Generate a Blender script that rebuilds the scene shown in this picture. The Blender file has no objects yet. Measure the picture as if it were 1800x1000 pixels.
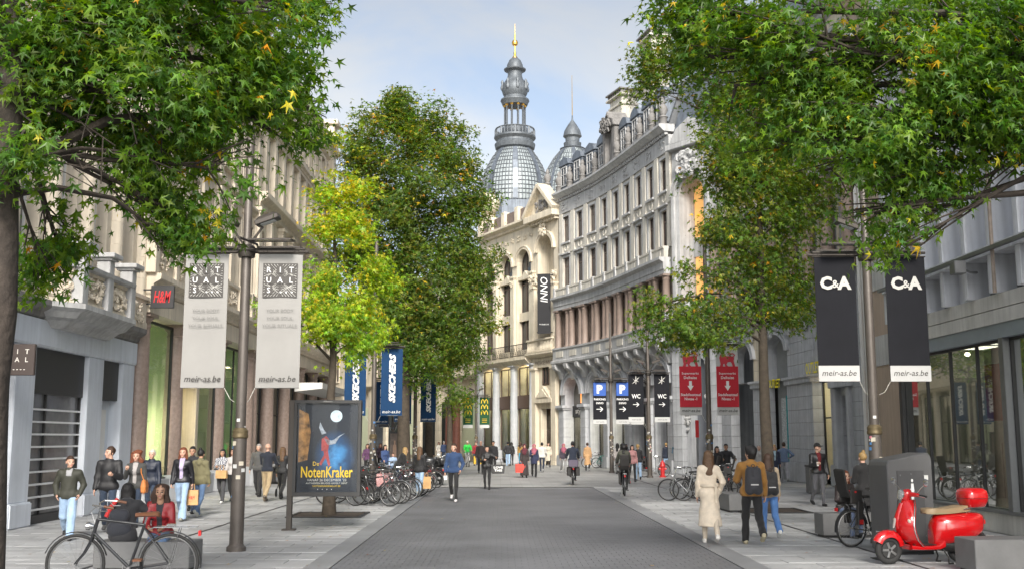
import bpy, bmesh, math, random
import numpy as np
from mathutils import Vector, Matrix

# ------------------------------------------------------------------ camera
SC = bpy.context.scene
COL = SC.collection
R = math.radians
FPX, PITCH, YAW, CAMH = 1870.0, R(8.2), R(0.61), 1.97
cam_data = bpy.data.cameras.new('camera')
cam_data.sensor_width = 36.0
cam_data.sensor_fit = 'HORIZONTAL'
cam_data.lens = 36.0 * FPX / 1800.0
cam_data.clip_start, cam_data.clip_end = 0.1, 3000.0
cam = bpy.data.objects.new('camera', cam_data)
COL.objects.link(cam)
cam.location = (0, 0, CAMH)
cam.rotation_euler = (R(90) + PITCH, 0, -YAW)
SC.camera = cam

# ------------------------------------------------------------------ sky, sun, exposure
SUN_EL, SUN_AZ = R(33), R(176)          # azimuth clockwise from +Y (down the street)
world = bpy.data.worlds.new('World')
SC.world = world
world.use_nodes = True
wn, wl = world.node_tree.nodes, world.node_tree.links
wn.clear()
w_out = wn.new('ShaderNodeOutputWorld')
w_bg = wn.new('ShaderNodeBackground')
w_bg.inputs['Strength'].default_value = 0.12
sky = wn.new('ShaderNodeTexSky')
sky.sky_type = 'NISHITA'
sky.sun_disc = False
sky.sun_elevation, sky.sun_rotation = SUN_EL, SUN_AZ
sky.air_density, sky.dust_density, sky.ozone_density = 1.0, 3.0, 1.0
w_tc = wn.new('ShaderNodeTexCoord')
w_map = wn.new('ShaderNodeMapping')
w_map.inputs['Scale'].default_value = (1.0, 1.0, 2.6)
w_map.inputs['Rotation'].default_value = (0.15, 0.25, 0.5)
w_noise = wn.new('ShaderNodeTexNoise')
w_noise.inputs['Scale'].default_value = 2.6
w_noise.inputs['Detail'].default_value = 7.0
w_noise.inputs['Roughness'].default_value = 0.55
w_noise.inputs['Distortion'].default_value = 0.5
w_ramp = wn.new('ShaderNodeValToRGB')
w_ramp.color_ramp.elements[0].position = 0.40
w_ramp.color_ramp.elements[0].color = (0.34, 0.34, 0.34, 1)
w_ramp.color_ramp.elements[1].position = 0.62
w_ramp.color_ramp.elements[1].color = (0.97, 0.97, 0.97, 1)
w_mix = wn.new('ShaderNodeMix')
w_mix.data_type = 'RGBA'
w_bw = wn.new('ShaderNodeRGBToBW')                        # thin veil of cloud: the same sky light without its blue
w_tint = wn.new('ShaderNodeVectorMath')
w_tint.operation = 'SCALE'
w_tint.inputs[0].default_value = (1.30, 1.34, 1.38)
wl.new(w_tc.outputs['Generated'], w_map.inputs['Vector'])
wl.new(w_map.outputs['Vector'], w_noise.inputs['Vector'])
wl.new(w_noise.outputs['Fac'], w_ramp.inputs['Fac'])
wl.new(w_ramp.outputs['Color'], w_mix.inputs['Factor'])
wl.new(sky.outputs['Color'], w_mix.inputs['A'])
wl.new(sky.outputs['Color'], w_bw.inputs['Color'])
wl.new(w_bw.outputs['Val'], w_tint.inputs['Scale'])
wl.new(w_tint.outputs['Vector'], w_mix.inputs['B'])
wl.new(w_mix.outputs['Result'], w_bg.inputs['Color'])
wl.new(w_bg.outputs['Background'], w_out.inputs['Surface'])

sun_data = bpy.data.lights.new('sun', 'SUN')
sun_data.energy, sun_data.angle = 2.5, R(14)
sun_data.color = (1.0, 0.94, 0.85)
sun = bpy.data.objects.new('sun', sun_data)
COL.objects.link(sun)
sun_dir = Vector((math.sin(SUN_AZ) * math.cos(SUN_EL), math.cos(SUN_AZ) * math.cos(SUN_EL), math.sin(SUN_EL)))
sun.rotation_euler = sun_dir.to_track_quat('Z', 'Y').to_euler()
sun.location = (0, 0, 60)

vs = SC.view_settings
vs.view_transform, vs.look, vs.exposure, vs.gamma = 'Standard', 'None', 0.88, 1.0
vs.use_curve_mapping = False
SC.cycles.max_bounces = 7
SC.cycles.diffuse_bounces = 4
SC.cycles.glossy_bounces = 3
SC.cycles.transmission_bounces = 5
SC.cycles.transparent_max_bounces = 8
SC.cycles.use_denoising = True
SC.cycles.sample_clamp_indirect = 6.0

rnd = random.Random(11)
rng = np.random.default_rng(11)

# ------------------------------------------------------------------ pixel helpers (a pixel of the 1800 x 1000 photograph gives a direction)
def ray(px, py):
    a, b = (px - 900.0) / FPX, (500.0 - py) / FPX
    x, y, z = a, math.cos(PITCH) - b * math.sin(PITCH), math.sin(PITCH) + b * math.cos(PITCH)
    c, s = math.cos(YAW), math.sin(YAW)
    return Vector((x * c + y * s, -x * s + y * c, z))
def ground(px, py, z=0.0):
    r = ray(px, py)
    return Vector((0, 0, CAMH)) + r * ((z - CAMH) / r.z)
def at_y(px, py, Y):
    r = ray(px, py)
    return Vector((0, 0, CAMH)) + r * (Y / r.y)
def at_x(px, py, X):
    r = ray(px, py)
    return Vector((0, 0, CAMH)) + r * (X / r.x)

# ------------------------------------------------------------------ materials
MATS = {}
def mat(name, c, r=0.6, metal=0.0, var=0.12, scale=2.0, bump=0.0, bscale=25.0, coat=0.0, streak=0.0, emit=0.0, spec=0.5, sheen=0.0):
    """procedural surface: base colour broken up by two noises, fine relief, optional vertical rain streaks"""
    if name in MATS: return MATS[name]
    m = bpy.data.materials.new(name); MATS[name] = m
    m.use_nodes = True
    nt = m.node_tree; n, l = nt.nodes, nt.links
    b = n['Principled BSDF']
    b.inputs['Roughness'].default_value = r
    b.inputs['Metallic'].default_value = metal
    b.inputs['Coat Weight'].default_value = coat
    b.inputs['Coat Roughness'].default_value = 0.08
    b.inputs['Specular IOR Level'].default_value = spec
    b.inputs['Sheen Weight'].default_value = sheen
    c4 = (c[0], c[1], c[2], 1)
    b.inputs['Base Color'].default_value = c4
    m.diffuse_color = c4
    tc = n.new('ShaderNodeTexCoord')
    if var > 0:
        nz = n.new('ShaderNodeTexNoise'); nz.inputs['Scale'].default_value = scale; nz.inputs['Detail'].default_value = 6
        nz.inputs['Roughness'].default_value = 0.62
        l.new(tc.outputs['Object'], nz.inputs['Vector'])
        rp = n.new('ShaderNodeMapRange'); rp.inputs['From Min'].default_value = 0.3; rp.inputs['From Max'].default_value = 0.7
        rp.inputs['To Min'].default_value = 1 - var; rp.inputs['To Max'].default_value = 1 + var
        l.new(nz.outputs['Fac'], rp.inputs['Value'])
        fac = rp.outputs['Result']
        if streak > 0:
            mp = n.new('ShaderNodeMapping'); mp.inputs['Scale'].default_value = (5, 5, 0.25)
            l.new(tc.outputs['Object'], mp.inputs['Vector'])
            n2 = n.new('ShaderNodeTexNoise'); n2.inputs['Scale'].default_value = 1.3; n2.inputs['Detail'].default_value = 5
            l.new(mp.outputs['Vector'], n2.inputs['Vector'])
            r2 = n.new('ShaderNodeMapRange'); r2.inputs['From Min'].default_value = 0.35; r2.inputs['From Max'].default_value = 0.62
            r2.inputs['To Min'].default_value = 1 - streak; r2.inputs['To Max'].default_value = 1.0
            l.new(n2.outputs['Fac'], r2.inputs['Value'])
            mu = n.new('ShaderNodeMath'); mu.operation = 'MULTIPLY'
            l.new(fac, mu.inputs[0]); l.new(r2.outputs['Result'], mu.inputs[1]); fac = mu.outputs[0]
        vm = n.new('ShaderNodeVectorMath'); vm.operation = 'SCALE'
        vm.inputs[0].default_value = c
        l.new(fac, vm.inputs['Scale'])
        l.new(vm.outputs['Vector'], b.inputs['Base Color'])
        rr = n.new('ShaderNodeMapRange'); rr.inputs['To Min'].default_value = max(0.02, r - 0.12 * min(1, r * 2)); rr.inputs['To Max'].default_value = min(1, r + 0.1)
        l.new(nz.outputs['Fac'], rr.inputs['Value']); l.new(rr.outputs['Result'], b.inputs['Roughness'])
    if bump > 0:
        nb = n.new('ShaderNodeTexNoise'); nb.inputs['Scale'].default_value = bscale; nb.inputs['Detail'].default_value = 4
        l.new(tc.outputs['Object'], nb.inputs['Vector'])
        bp = n.new('ShaderNodeBump'); bp.inputs['Strength'].default_value = bump; bp.inputs['Distance'].default_value = 0.02
        l.new(nb.outputs['Fac'], bp.inputs['Height']); l.new(bp.outputs['Normal'], b.inputs['Normal'])
    if emit > 0:
        b.inputs['Emission Color'].default_value = c4
        b.inputs['Emission Strength'].default_value = emit
    return m

def glass_mat(name, tint, fres=1.5, refl=0.0, rough=0.02):
    """thin window glass: fresnel mix of mirror and tinted see-through"""
    if name in MATS: return MATS[name]
    m = bpy.data.materials.new(name); MATS[name] = m
    m.use_nodes = True; nt = m.node_tree; n, l = nt.nodes, nt.links; n.clear()
    o = n.new('ShaderNodeOutputMaterial'); g = n.new('ShaderNodeBsdfGlossy'); t = n.new('ShaderNodeBsdfTransparent')
    g.inputs['Roughness'].default_value = rough; g.inputs['Color'].default_value = (0.95, 0.97, 0.97, 1)
    t.inputs['Color'].default_value = (*tint, 1)
    lw = n.new('ShaderNodeFresnel'); lw.inputs['IOR'].default_value = fres
    ad = n.new('ShaderNodeMath'); ad.operation = 'ADD'; ad.inputs[1].default_value = refl; ad.use_clamp = True
    l.new(lw.outputs[0], ad.inputs[0])
    mx = n.new('ShaderNodeMixShader'); l.new(ad.outputs[0], mx.inputs[0]); l.new(t.outputs[0], mx.inputs[1]); l.new(g.outputs[0], mx.inputs[2])
    l.new(mx.outputs[0], o.inputs['Surface'])
    return m

# ------------------------------------------------------------------ mesh builder
class MB:
    def __init__(s): s.v, s.f, s.m = [], [], []
    def add(s, vs, fs, m=0):
        o = len(s.v); s.v.extend([tuple(v) for v in vs])
        for f in fs: s.f.append(tuple(i + o for i in f)); s.m.append(m)
        return s
    def bx(s, x0, x1, y0, y1, z0, z1, m=0, M=None):
        v = [(x0,y0,z0),(x1,y0,z0),(x1,y1,z0),(x0,y1,z0),(x0,y0,z1),(x1,y0,z1),(x1,y1,z1),(x0,y1,z1)]
        if M is not None: v = [M @ Vector(p) for p in v]
        return s.add(v, [(0,3,2,1),(4,5,6,7),(0,1,5,4),(1,2,6,5),(2,3,7,6),(3,0,4,7)], m)
    def loft(s, rings, m=0, caps=True, closed=True):
        n = len(rings[0]); o = len(s.v)
        for r in rings: s.v.extend([tuple(p) for p in r])
        for i in range(len(rings) - 1):
            for j in range(n if closed else n - 1):
                a, b = o + i*n + j, o + i*n + (j+1) % n
                s.f.append((a, b, b+n, a+n)); s.m.append(m)
        if caps:
            s.f.append(tuple(o + j for j in reversed(range(n)))); s.m.append(m)
            q = o + (len(rings)-1)*n; s.f.append(tuple(q + j for j in range(n))); s.m.append(m)
        return s
    def path(s, pts, r, n=8, m=0, caps=True, closed=False):
        pts = [Vector(p) for p in pts]; k = len(pts)
        rs = r if isinstance(r, (list, tuple)) else [r]*k
        rings = []; up = None
        for i, p in enumerate(pts):
            if closed: t = pts[(i+1) % k] - pts[i-1]
            else: t = pts[min(i+1, k-1)] - pts[max(i-1, 0)]
            t.normalize()
            if up is None:
                up = Vector((0,0,1)) if abs(t.z) < 0.9 else Vector((1,0,0))
            a = t.cross(up)
            if a.length < 1e-4: a = t.cross(Vector((0,1,0)))
            a.normalize(); b = a.cross(t); up = b
            rings.append([p + (a*math.cos(2*math.pi*j/n) + b*math.sin(2*math.pi*j/n))*rs[i] for j in range(n)])
        if closed: rings.append(rings[0])
        return s.loft(rings, m, caps and not closed)
    def lathe(s, prof, n=16, c=(0,0,0), m=0, a0=0.0):
        rings = [[(c[0]+r*math.cos(a0+2*math.pi*j/n), c[1]+r*math.sin(a0+2*math.pi*j/n), c[2]+z) for j in range(n)] for r, z in prof]
        return s.loft(rings, m)
    def torus(s, c, axis, R_, r, n=24, k=8, m=0, arc=None):
        axis = Vector(axis).normalized(); u = axis.orthogonal().normalized(); w = axis.cross(u); c = Vector(c)
        return s.path([c + (u*math.cos(2*math.pi*i/n) + w*math.sin(2*math.pi*i/n))*R_ for i in range(n)], r, k, m, closed=True)
    def ell(s, c, r, nu=10, nv=7, m=0, M=None):
        prof = []
        rings = []
        for i in range(nv+1):
            t = math.pi*i/nv; rr = max(math.sin(t), 0.02)
            ring = [Vector((r[0]*rr*math.cos(2*math.pi*j/nu), r[1]*rr*math.sin(2*math.pi*j/nu), -r[2]*math.cos(t))) for j in range(nu)]
            if M is not None: ring = [M @ p for p in ring]
            rings.append([p + Vector(c) for p in ring])
        return s.loft(rings, m)
    def prism(s, poly, y0, y1, m=0):
        """polygon in x,z pushed from y0 to y1"""
        n = len(poly)
        v = [(x, y0, z) for x, z in poly] + [(x, y1, z) for x, z in poly]
        return s.add(v, [tuple(range(n)), tuple(reversed(range(n, 2*n)))] + [(i, n+i, n+(i+1) % n, (i+1) % n) for i in range(n)], m)
    def poly(s, pts, m=0): return s.add(pts, [tuple(range(len(pts)))], m)
    def mesh(s, name, mats=None, smooth=0, bevel=0.0, fix=True):
        me = bpy.data.meshes.new(name)
        me.from_pydata(s.v, [], s.f)
        if any(s.m): me.polygons.foreach_set('material_index', s.m)
        if fix or bevel:
            bm = bmesh.new(); bm.from_mesh(me)
            if bevel: 
                bmesh.ops.remove_doubles(bm, verts=bm.verts, dist=1e-5)
                bmesh.ops.bevel(bm, geom=[e for e in bm.edges if len(e.link_faces) == 2 and e.calc_face_angle(0) > 0.5], offset=bevel, segments=2 if bevel > 0.02 else 1, affect='EDGES', clamp_overlap=True)
            bmesh.ops.recalc_face_normals(bm, faces=bm.faces)
            bm.to_mesh(me); bm.free()
        for m in (mats if isinstance(mats, (list, tuple)) else [mats]):
            if m is not None: me.materials.append(m)
        if smooth:
            me.shade_smooth(); me.set_sharp_from_angle(angle=R(smooth))
        return me
    def build(s, name, mats, parent=None, M=None, smooth=0, bevel=0.0, fix=True):
        return link(name, s.mesh(name, mats, smooth, bevel, fix), parent, M)

def link(name, data, parent=None, M=None):
    o = bpy.data.objects.new(name, data); COL.objects.link(o)
    if parent is not None: o.parent = parent
    if M is not None:
        if isinstance(M, Matrix): o.matrix_local = M
        else: o.location = M
    return o
def tag(o, label, cat, group=None, kind=None):
    o['label'] = label; o['category'] = cat
    if group: o['group'] = group
    if kind: o['kind'] = kind
    return o
def thing(name, label, cat, loc=(0,0,0), rz=0.0, group=None):
    o = bpy.data.objects.new(name, None); COL.objects.link(o)
    o.empty_display_size = 0.2
    o.location = loc; o.rotation_euler = (0, 0, rz)
    return tag(o, label, cat, group)
def struct(o): o['kind'] = 'structure'; return o
def stuff(o): o['kind'] = 'stuff'; return o
def copy_tree(o, parent=None):
    c = o.copy(); COL.objects.link(c); c.parent = parent
    for ch in list(o.children): copy_tree(ch, c)
    return c
def T(x, y, z, rz=0.0, s=1.0): return Matrix.Translation((x, y, z)) @ Matrix.Rotation(rz, 4, 'Z') @ Matrix.Scale(s, 4)
def recolor(o, pairs):
    """give this copy its own materials: {old material name: new material}"""
    for ob in [o] + list(o.children_recursive):
        for sl in ob.material_slots:
            if sl.material and sl.material.name in pairs:
                new = pairs[sl.material.name]; sl.link = 'OBJECT'; sl.material = new

def text(s, w, h, m, parent, M, name='lettering', ext=0.003, shear=0.0, bold=0.0, spacing=1.0):
    """lettering fitted into a box w x h centred on M's origin, standing in the x,z plane and facing -y"""
    cu = bpy.data.curves.new('txt', 'FONT'); cu.body = s; cu.align_x = 'CENTER'; cu.align_y = 'CENTER'
    cu.extrude = 0.0; cu.shear = shear; cu.offset = bold; cu.space_character = spacing; cu.resolution_u = 2
    tmp = bpy.data.objects.new('txt', cu)
    me = bpy.data.meshes.new_from_object(tmp)
    bpy.data.objects.remove(tmp); bpy.data.curves.remove(cu)
    co = np.empty(len(me.vertices)*3, dtype=np.float32); me.vertices.foreach_get('co', co); co = co.reshape(-1, 3)
    lo, hi = co.min(0), co.max(0); sp = np.maximum(hi - lo, 1e-6)
    k = (w / sp[0] if w else h / sp[1], h / sp[1] if h else w / sp[0])
    x = (co[:, 0] - (lo[0]+hi[0])/2) * k[0]; z = (co[:, 1] - (lo[1]+hi[1])/2) * k[1]
    out = np.stack([x, np.full_like(x, -ext), z], 1)
    me.vertices.foreach_set('co', out.ravel().astype(np.float32)); me.update()
    me.materials.clear(); me.materials.append(m); me.name = name
    return link(name, me, parent, M)

# ------------------------------------------------------------------ building kit
STONE_CREAM = mat('cream_limestone', (0.66, 0.585, 0.455), 0.8, var=0.14, scale=0.9, bump=0.25, bscale=14, streak=0.22)
STONE_PALE = mat('pale_limestone', (0.60, 0.565, 0.49), 0.8, var=0.15, scale=0.9, bump=0.25, bscale=14, streak=0.25)
STONE_WARM = mat('warm_limestone', (0.68, 0.60, 0.48), 0.8, var=0.13, scale=0.8, bump=0.25, bscale=14, streak=0.2)
STONE_GREY = mat('grey_limestone', (0.45, 0.45, 0.445), 0.78, var=0.18, scale=1.1, bump=0.3, bscale=12, streak=0.25)
BLUESTONE = mat('bluestone', (0.43, 0.44, 0.455), 0.7, var=0.16, scale=1.4, bump=0.2, bscale=18, streak=0.2)
STONE_DARK = mat('weathered_stone', (0.22, 0.21, 0.20), 0.85, var=0.25, scale=1.5, bump=0.4, bscale=10, streak=0.3)
GRANITE_PINK = mat('pink_granite', (0.33, 0.25, 0.21), 0.42, var=0.2, scale=9, bump=0.05)
BROWN_COL = mat('brown_column_stone', (0.27, 0.205, 0.17), 0.6, var=0.18, scale=1.5, bump=0.1, streak=0.25)
PAINT_BLUE = mat('grey_blue_paint', (0.64, 0.68, 0.74), 0.55, var=0.09, scale=1.2, bump=0.06, streak=0.12)
DARK_BOARD = mat('charcoal_board', (0.035, 0.035, 0.037), 0.5, var=0.2)
DARK_METAL = mat('dark_metal', (0.05, 0.05, 0.05), 0.45, 0.6, var=0.15)
GREY_METAL = mat('grey_metal', (0.20, 0.205, 0.21), 0.42, 0.7, var=0.12)
WHITE_PAINT = mat('white_paint', (0.72, 0.71, 0.68), 0.5, var=0.06)
BROWN_FRAME = mat('brown_window_frame', (0.10, 0.065, 0.05), 0.5, var=0.1)
CONCRETE = mat('pale_concrete', (0.58, 0.57, 0.54), 0.8, var=0.12, scale=1.5, bump=0.2, streak=0.2)
CONC_GREY = mat('lilac_grey_panel', (0.62, 0.635, 0.67), 0.7, var=0.1, scale=1.5, bump=0.1, streak=0.2)
BEIGE = mat('beige_render', (0.50, 0.385, 0.29), 0.8, var=0.08, scale=1, bump=0.1, streak=0.1)
ZINC = mat('zinc_roof', (0.19, 0.215, 0.25), 0.5, 0.5, var=0.2, scale=1.2, streak=0.3)
LEAD = mat('grey_lead', (0.13, 0.145, 0.16), 0.55, 0.3, var=0.22, scale=1.5, streak=0.25)
SLATE = mat('slate', (0.09, 0.095, 0.10), 0.6, var=0.2, scale=6)
GOLD = mat('gilding', (0.75, 0.45, 0.10), 0.3, 1.0, var=0.1)
GLASS_DARK = mat('dark_window_glass', (0.028, 0.031, 0.035), 0.08, var=0.3, scale=0.6, spec=0.5)
GLASS_MID = mat('blind_window_glass', (0.16, 0.15, 0.13), 0.08, var=0.3, scale=0.7, spec=0.9)
def vary(m, c2, share):
    """some windows show drawn blinds: colour picked per window"""
    n, l = m.node_tree.nodes, m.node_tree.links; b = n['Principled BSDF']; src = b.inputs['Base Color'].links[0].from_socket
    oi = n.new('ShaderNodeObjectInfo'); lt = n.new('ShaderNodeMath'); lt.operation = 'LESS_THAN'; lt.inputs[1].default_value = share
    l.new(oi.outputs['Random'], lt.inputs[0]); mx = n.new('ShaderNodeMix'); mx.data_type = 'RGBA'; mx.inputs['B'].default_value = (*c2, 1)
    l.new(lt.outputs[0], mx.inputs['Factor']); l.new(src, mx.inputs['A']); l.new(mx.outputs['Result'], b.inputs['Base Color'])
vary(GLASS_DARK, (0.13, 0.12, 0.105), 0.16); vary(GLASS_MID, (0.03, 0.035, 0.04), 0.4)
GLASS_SHOP = glass_mat('shop_glass', (0.86, 0.93, 0.90), 1.45, 0.03)
GLASS_REFL = glass_mat('mirror_shop_glass', (0.70, 0.80, 0.80), 1.5, 0.46)
GLASS_GREEN = glass_mat('green_shop_glass', (0.72, 0.86, 0.76), 1.4, 0.04)
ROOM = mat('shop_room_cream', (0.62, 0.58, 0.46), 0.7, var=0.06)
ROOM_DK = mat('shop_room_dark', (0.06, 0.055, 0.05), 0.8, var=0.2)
LAMP_ON = mat('lit_shop_lamp', (1.0, 0.86, 0.62), 0.5, var=0, emit=14.0)
LAMP_SOFT = mat('lit_light_panel', (1.0, 0.90, 0.70), 0.5, var=0, emit=2.2)
ORANGE_LIT = mat('lit_orange_window', (1.0, 0.52, 0.16), 0.5, var=0, emit=0.25)

def panel_mesh(w, h, ow, z0, z1, arch, depth, m):
    b = MB(); hw = ow / 2; W = w / 2
    b.poly([(-W,0,0),(-hw,0,0),(-hw,0,h),(-W,0,h)]); b.poly([(hw,0,0),(W,0,0),(W,0,h),(hw,0,h)])
    if z0 > 0.001: b.poly([(-hw,0,0),(hw,0,0),(hw,0,z0),(-hw,0,z0)])
    out = outline(ow, z0, z1, arch)
    top = [p for p in out if p[1] > z0 + 1e-4]
    for a, c in zip(top, top[1:]):
        b.poly([(a[0],0,a[1]), (c[0],0,c[1]), (c[0],0,h), (a[0],0,h)])
    n = len(out)
    for i in range(n if z0 > 0.001 else n):
        a, c = out[i], out[(i+1) % n]
        b.poly([(a[0],0,a[1]), (c[0],0,c[1]), (c[0],depth,c[1]), (a[0],depth,a[1])])
    return b.mesh('wall_panel', m, fix=False)
def outline(ow, z0, z1, arch):
    hw = ow / 2
    if not arch: return [(-hw, z0), (-hw, z1), (hw, z1), (hw, z0)]
    n = 12; rise = hw * arch if arch is not True else hw
    return [(-hw, z0)] + [(-hw*math.cos(math.pi*i/n), z1 - rise + rise*math.sin(math.pi*i/n)) for i in range(n+1)] + [(hw, z0)]
def window_meshes(ow, z0, z1, arch, fr, mv, tr, fm, gm):
    """frame bars and the glass behind them; the glass plane at y = 0.05"""
    b = MB(); o = outline(ow, z0, z1, arch)
    for i in range(len(o)):
        a, c = Vector((o[i][0], 0, o[i][1])), Vector((o[(i+1) % len(o)][0], 0, o[(i+1) % len(o)][1]))
        d = (c - a)
        if d.length < 1e-4: continue
        ang = math.atan2(d.z, d.x)
        Mx = Matrix.Translation((a + c) / 2) @ Matrix.Rotation(-ang, 4, 'Y')
        b.bx(-d.length/2 - fr*0.3, d.length/2 + fr*0.3, 0, 0.08, -fr, fr, M=Mx)
    rise = 0 if not arch else (ow/2 * (1 if arch is True else arch))
    for k in range(1, mv + 1):
        x = -ow/2 + ow * k / (mv + 1)
        zt = z1 - rise + (rise * math.sqrt(max(0, 1 - (2*x/ow)**2)) if arch else 0)
        b.bx(x - fr*0.7, x + fr*0.7, 0.006, 0.07, z0, zt - 0.01)
    for t in tr:
        z = z0 + (z1 - z0) * t
        b.bx(-ow/2, ow/2, 0.012, 0.065, z - fr*0.7, z + fr*0.7)
    g = MB(); g.poly([(x, 0.05, z) for x, z in o])
    return b.mesh('window', fm, fix=False), g.mesh('pane', gm, fix=False)

class Facade:
    """a street front that follows a ground line from left to right as seen from the street; y is inward"""
    def __init__(s, name, label, pts, cat='building'):
        s.o = Vector((pts[0][0], pts[0][1], 0)); s.p = [Vector((x, y, 0)) for x, y in pts]
        s.root = thing(name, label, cat, s.o)
        s.cum = [0.0]
        for a, b in zip(s.p, s.p[1:]): s.cum.append(s.cum[-1] + (b - a).length)
        s.L = s.cum[-1]
    def loc(s, u):
        u = max(-5, min(u, s.L + 5)); i = 0
        while i < len(s.p) - 2 and u > s.cum[i+1]: i += 1
        t = (u - s.cum[i]) / (s.cum[i+1] - s.cum[i]); d = (s.p[i+1] - s.p[i])
        return s.p[i] + d * t, math.atan2(d.y, d.x)
    def tang(s, u):
        if len(s.p) == 2: return s.loc(u)[1]
        a, b = s.loc(u - 0.6)[0], s.loc(u + 0.6)[0]; return math.atan2(b.y - a.y, b.x - a.x)
    def at(s, u, out=0.0, z=0.0):
        P, _ = s.loc(u); a = s.tang(u)
        q = P + Vector((math.sin(a), -math.cos(a), 0)) * out - s.o
        return Matrix.Translation((q.x, q.y, z)) @ Matrix.Rotation(a, 4, 'Z')
    def u_at(s, px, py=780):
        best = (1e9, 0)
        for k in range(401):
            u = s.L * k / 400; P = s.loc(u)[0]; r = ray(px, py)
            e = abs(r.x * P.y - r.y * P.x) / max(P.length, 1)
            if r.x * P.x + r.y * P.y > 0 and e < best[0]: best = (e, u)
        return best[1]
    def z_at(s, px, py):
        P = s.loc(s.u_at(px, py))[0]; r = ray(px, py); return CAMH + r.z * (P.length / math.hypot(r.x, r.y))
    def us(s, u0, u1):
        if len(s.p) == 2: return [u0, u1]
        n = max(2, int((u1 - u0) / 0.9) + 1); return [u0 + (u1 - u0) * i / (n - 1) for i in range(n)]
    def band(s, name, u0, u1, prof, m, label=None):
        b = MB(); b.loft([[s.at(u, o, z).translation for o, z in prof] for u in s.us(u0, u1)])
        ob = b.build(name, m, s.root, fix=True)
        if label: ob['label'] = label
        return ob
    def cornice(s, u0, u1, z, h, d, m, name='cornice', base=0.0):
        return s.band(name, u0, u1, [(-0.25, z), (base, z), (base + d*0.35, z + h*0.15), (base + d*0.4, z + h*0.4), (base + d*0.9, z + h*0.62), (base + d, z + h*0.7), (base + d, z + h), (-0.25, z + h + 0.02)], m)
    def put(s, name, mesh, u, z, out=0.0, parent=None, rx=None):
        M = s.at(u, out, z)
        if rx is not None: M = M @ rx
        return link(name, mesh, s.root if parent is None else parent, M)
    def row(s, u0, u1, n, z0, z1, ow, oz0, oz1, wall, frame=BROWN_FRAME, glass=GLASS_DARK, arch=False, depth=0.32, mv=1, tr=(0.68,), fr=0.05, surround=None, sill=None, hood=None, skip=()):
        w = (u1 - u0) / n; h = z1 - z0
        pm = panel_mesh(w + 0.01, h, ow, oz0, oz1, arch, depth, wall)
        fm, gm = window_meshes(ow, oz0, oz1, arch, fr, mv, tr, frame, glass)
        sm = None
        if surround is not None:
            b = MB(); o = outline(ow, oz0, oz1, arch); t = 0.16
            big = outline(ow + 2*t, oz0 - 0.0, oz1 + t, arch)
            if arch and arch is not True: pass
            for i in range(len(o) - 1):
                a, c, A, C = o[i], o[i+1], big[i], big[i+1]
                b.add([(a[0],-0.06,a[1]),(c[0],-0.06,c[1]),(C[0],-0.06,C[1]),(A[0],-0.06,A[1]),(A[0],0.02,A[1]),(C[0],0.02,C[1]),(a[0],0.02,a[1]),(c[0],0.02,c[1])], [(0,1,2,3),(3,2,5,4),(0,6,7,1)])
            sm = b.mesh('window_surround', surround, fix=False)
        si = MB().bx(-ow/2 - 0.18, ow/2 + 0.18, -0.16, 0.1, oz0 - 0.14, oz0 - 0.003).mesh('window_sill', sill, bevel=0.012) if sill else None
        ho = None
        if hood:
            b = MB(); b.bx(-ow/2 - 0.26, ow/2 + 0.26, -0.24, 0.02, oz1 + 0.2, oz1 + 0.3); b.bx(-ow/2 - 0.2, ow/2 + 0.2, -0.15, 0.02, oz1 + 0.17, oz1 + 0.2); ho = b.mesh('window_hood', hood, bevel=0.01)
        for k in range(n):
            u = u0 + w * (k + 0.5)
            s.put('wall_panel', pm, u, z0)
            if k in skip: continue
            wi = s.put('window', fm, u, z0, -depth + 0.08)
            link('pane', gm, wi)
            if sm: s.put('window_surround', sm, u, z0)
            if si: s.put('window_sill', si, u, z0)
            if ho: s.put('window_hood', ho, u, z0)
    def body(s, z0, z1, D, m, inset=0.55, name='body', u0=None, u1=None):
        u0 = 0 if u0 is None else u0; u1 = s.L if u1 is None else u1
        us = s.us(u0, u1)
        fp = [s.at(u, -inset, 0).translation for u in us] + [s.at(u, -D, 0).translation for u in reversed(us)]
        b = MB(); b.loft([[(p.x, p.y, z0) for p in fp], [(p.x, p.y, z1) for p in fp]])
        return b.build(name, m, s.root)
    def shop(s, u0, u1, z0, z1, glass=GLASS_SHOP, frame=DARK_METAL, depth=0.35, D=4.0, room=ROOM, mv=2, transom=None, lamps=2, lamp=LAMP_ON):
        """glazed shop front with a room behind it"""
        w = u1 - u0; u = (u0 + u1) / 2; h = z1 - z0
        fm, gm = window_meshes(w, 0, h, False, 0.04, mv, (transom,) if transom else (), frame, glass)
        wi = s.put('shop_window', fm, u, z0, -depth); 
        for k in range(mv + 1):
            a, c = -w/2 + w*k/(mv+1) + 0.03, -w/2 + w*(k+1)/(mv+1) - 0.03
            link('pane', MB().poly([(a,0.04,0.02),(c,0.04,0.02),(c,0.04,h-0.02),(a,0.04,h-0.02)]).mesh('pane', glass, fix=False), wi)
        r = MB(); a, c = -w/2 - 0.25, w/2 + 0.25; y0, y1 = depth + 0.12, depth + D; zb, zt = -0.02, h + 0.35
        r.poly([(a,y1,zb),(c,y1,zb),(c,y1,zt),(a,y1,zt)]); r.poly([(a,y0,zb),(a,y1,zb),(a,y1,zt),(a,y0,zt)]); r.poly([(c,y0,zb),(c,y1,zb),(c,y1,zt),(c,y0,zt)])
        r.poly([(a,y0,zt),(c,y0,zt),(c,y1,zt),(a,y1,zt)]); r.poly([(a,y0,zb),(c,y0,zb),(c,y1,zb),(a,y1,zb)])
        s.put('shop_room', r.mesh('shop_room', room, fix=False), u, z0)
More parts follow.
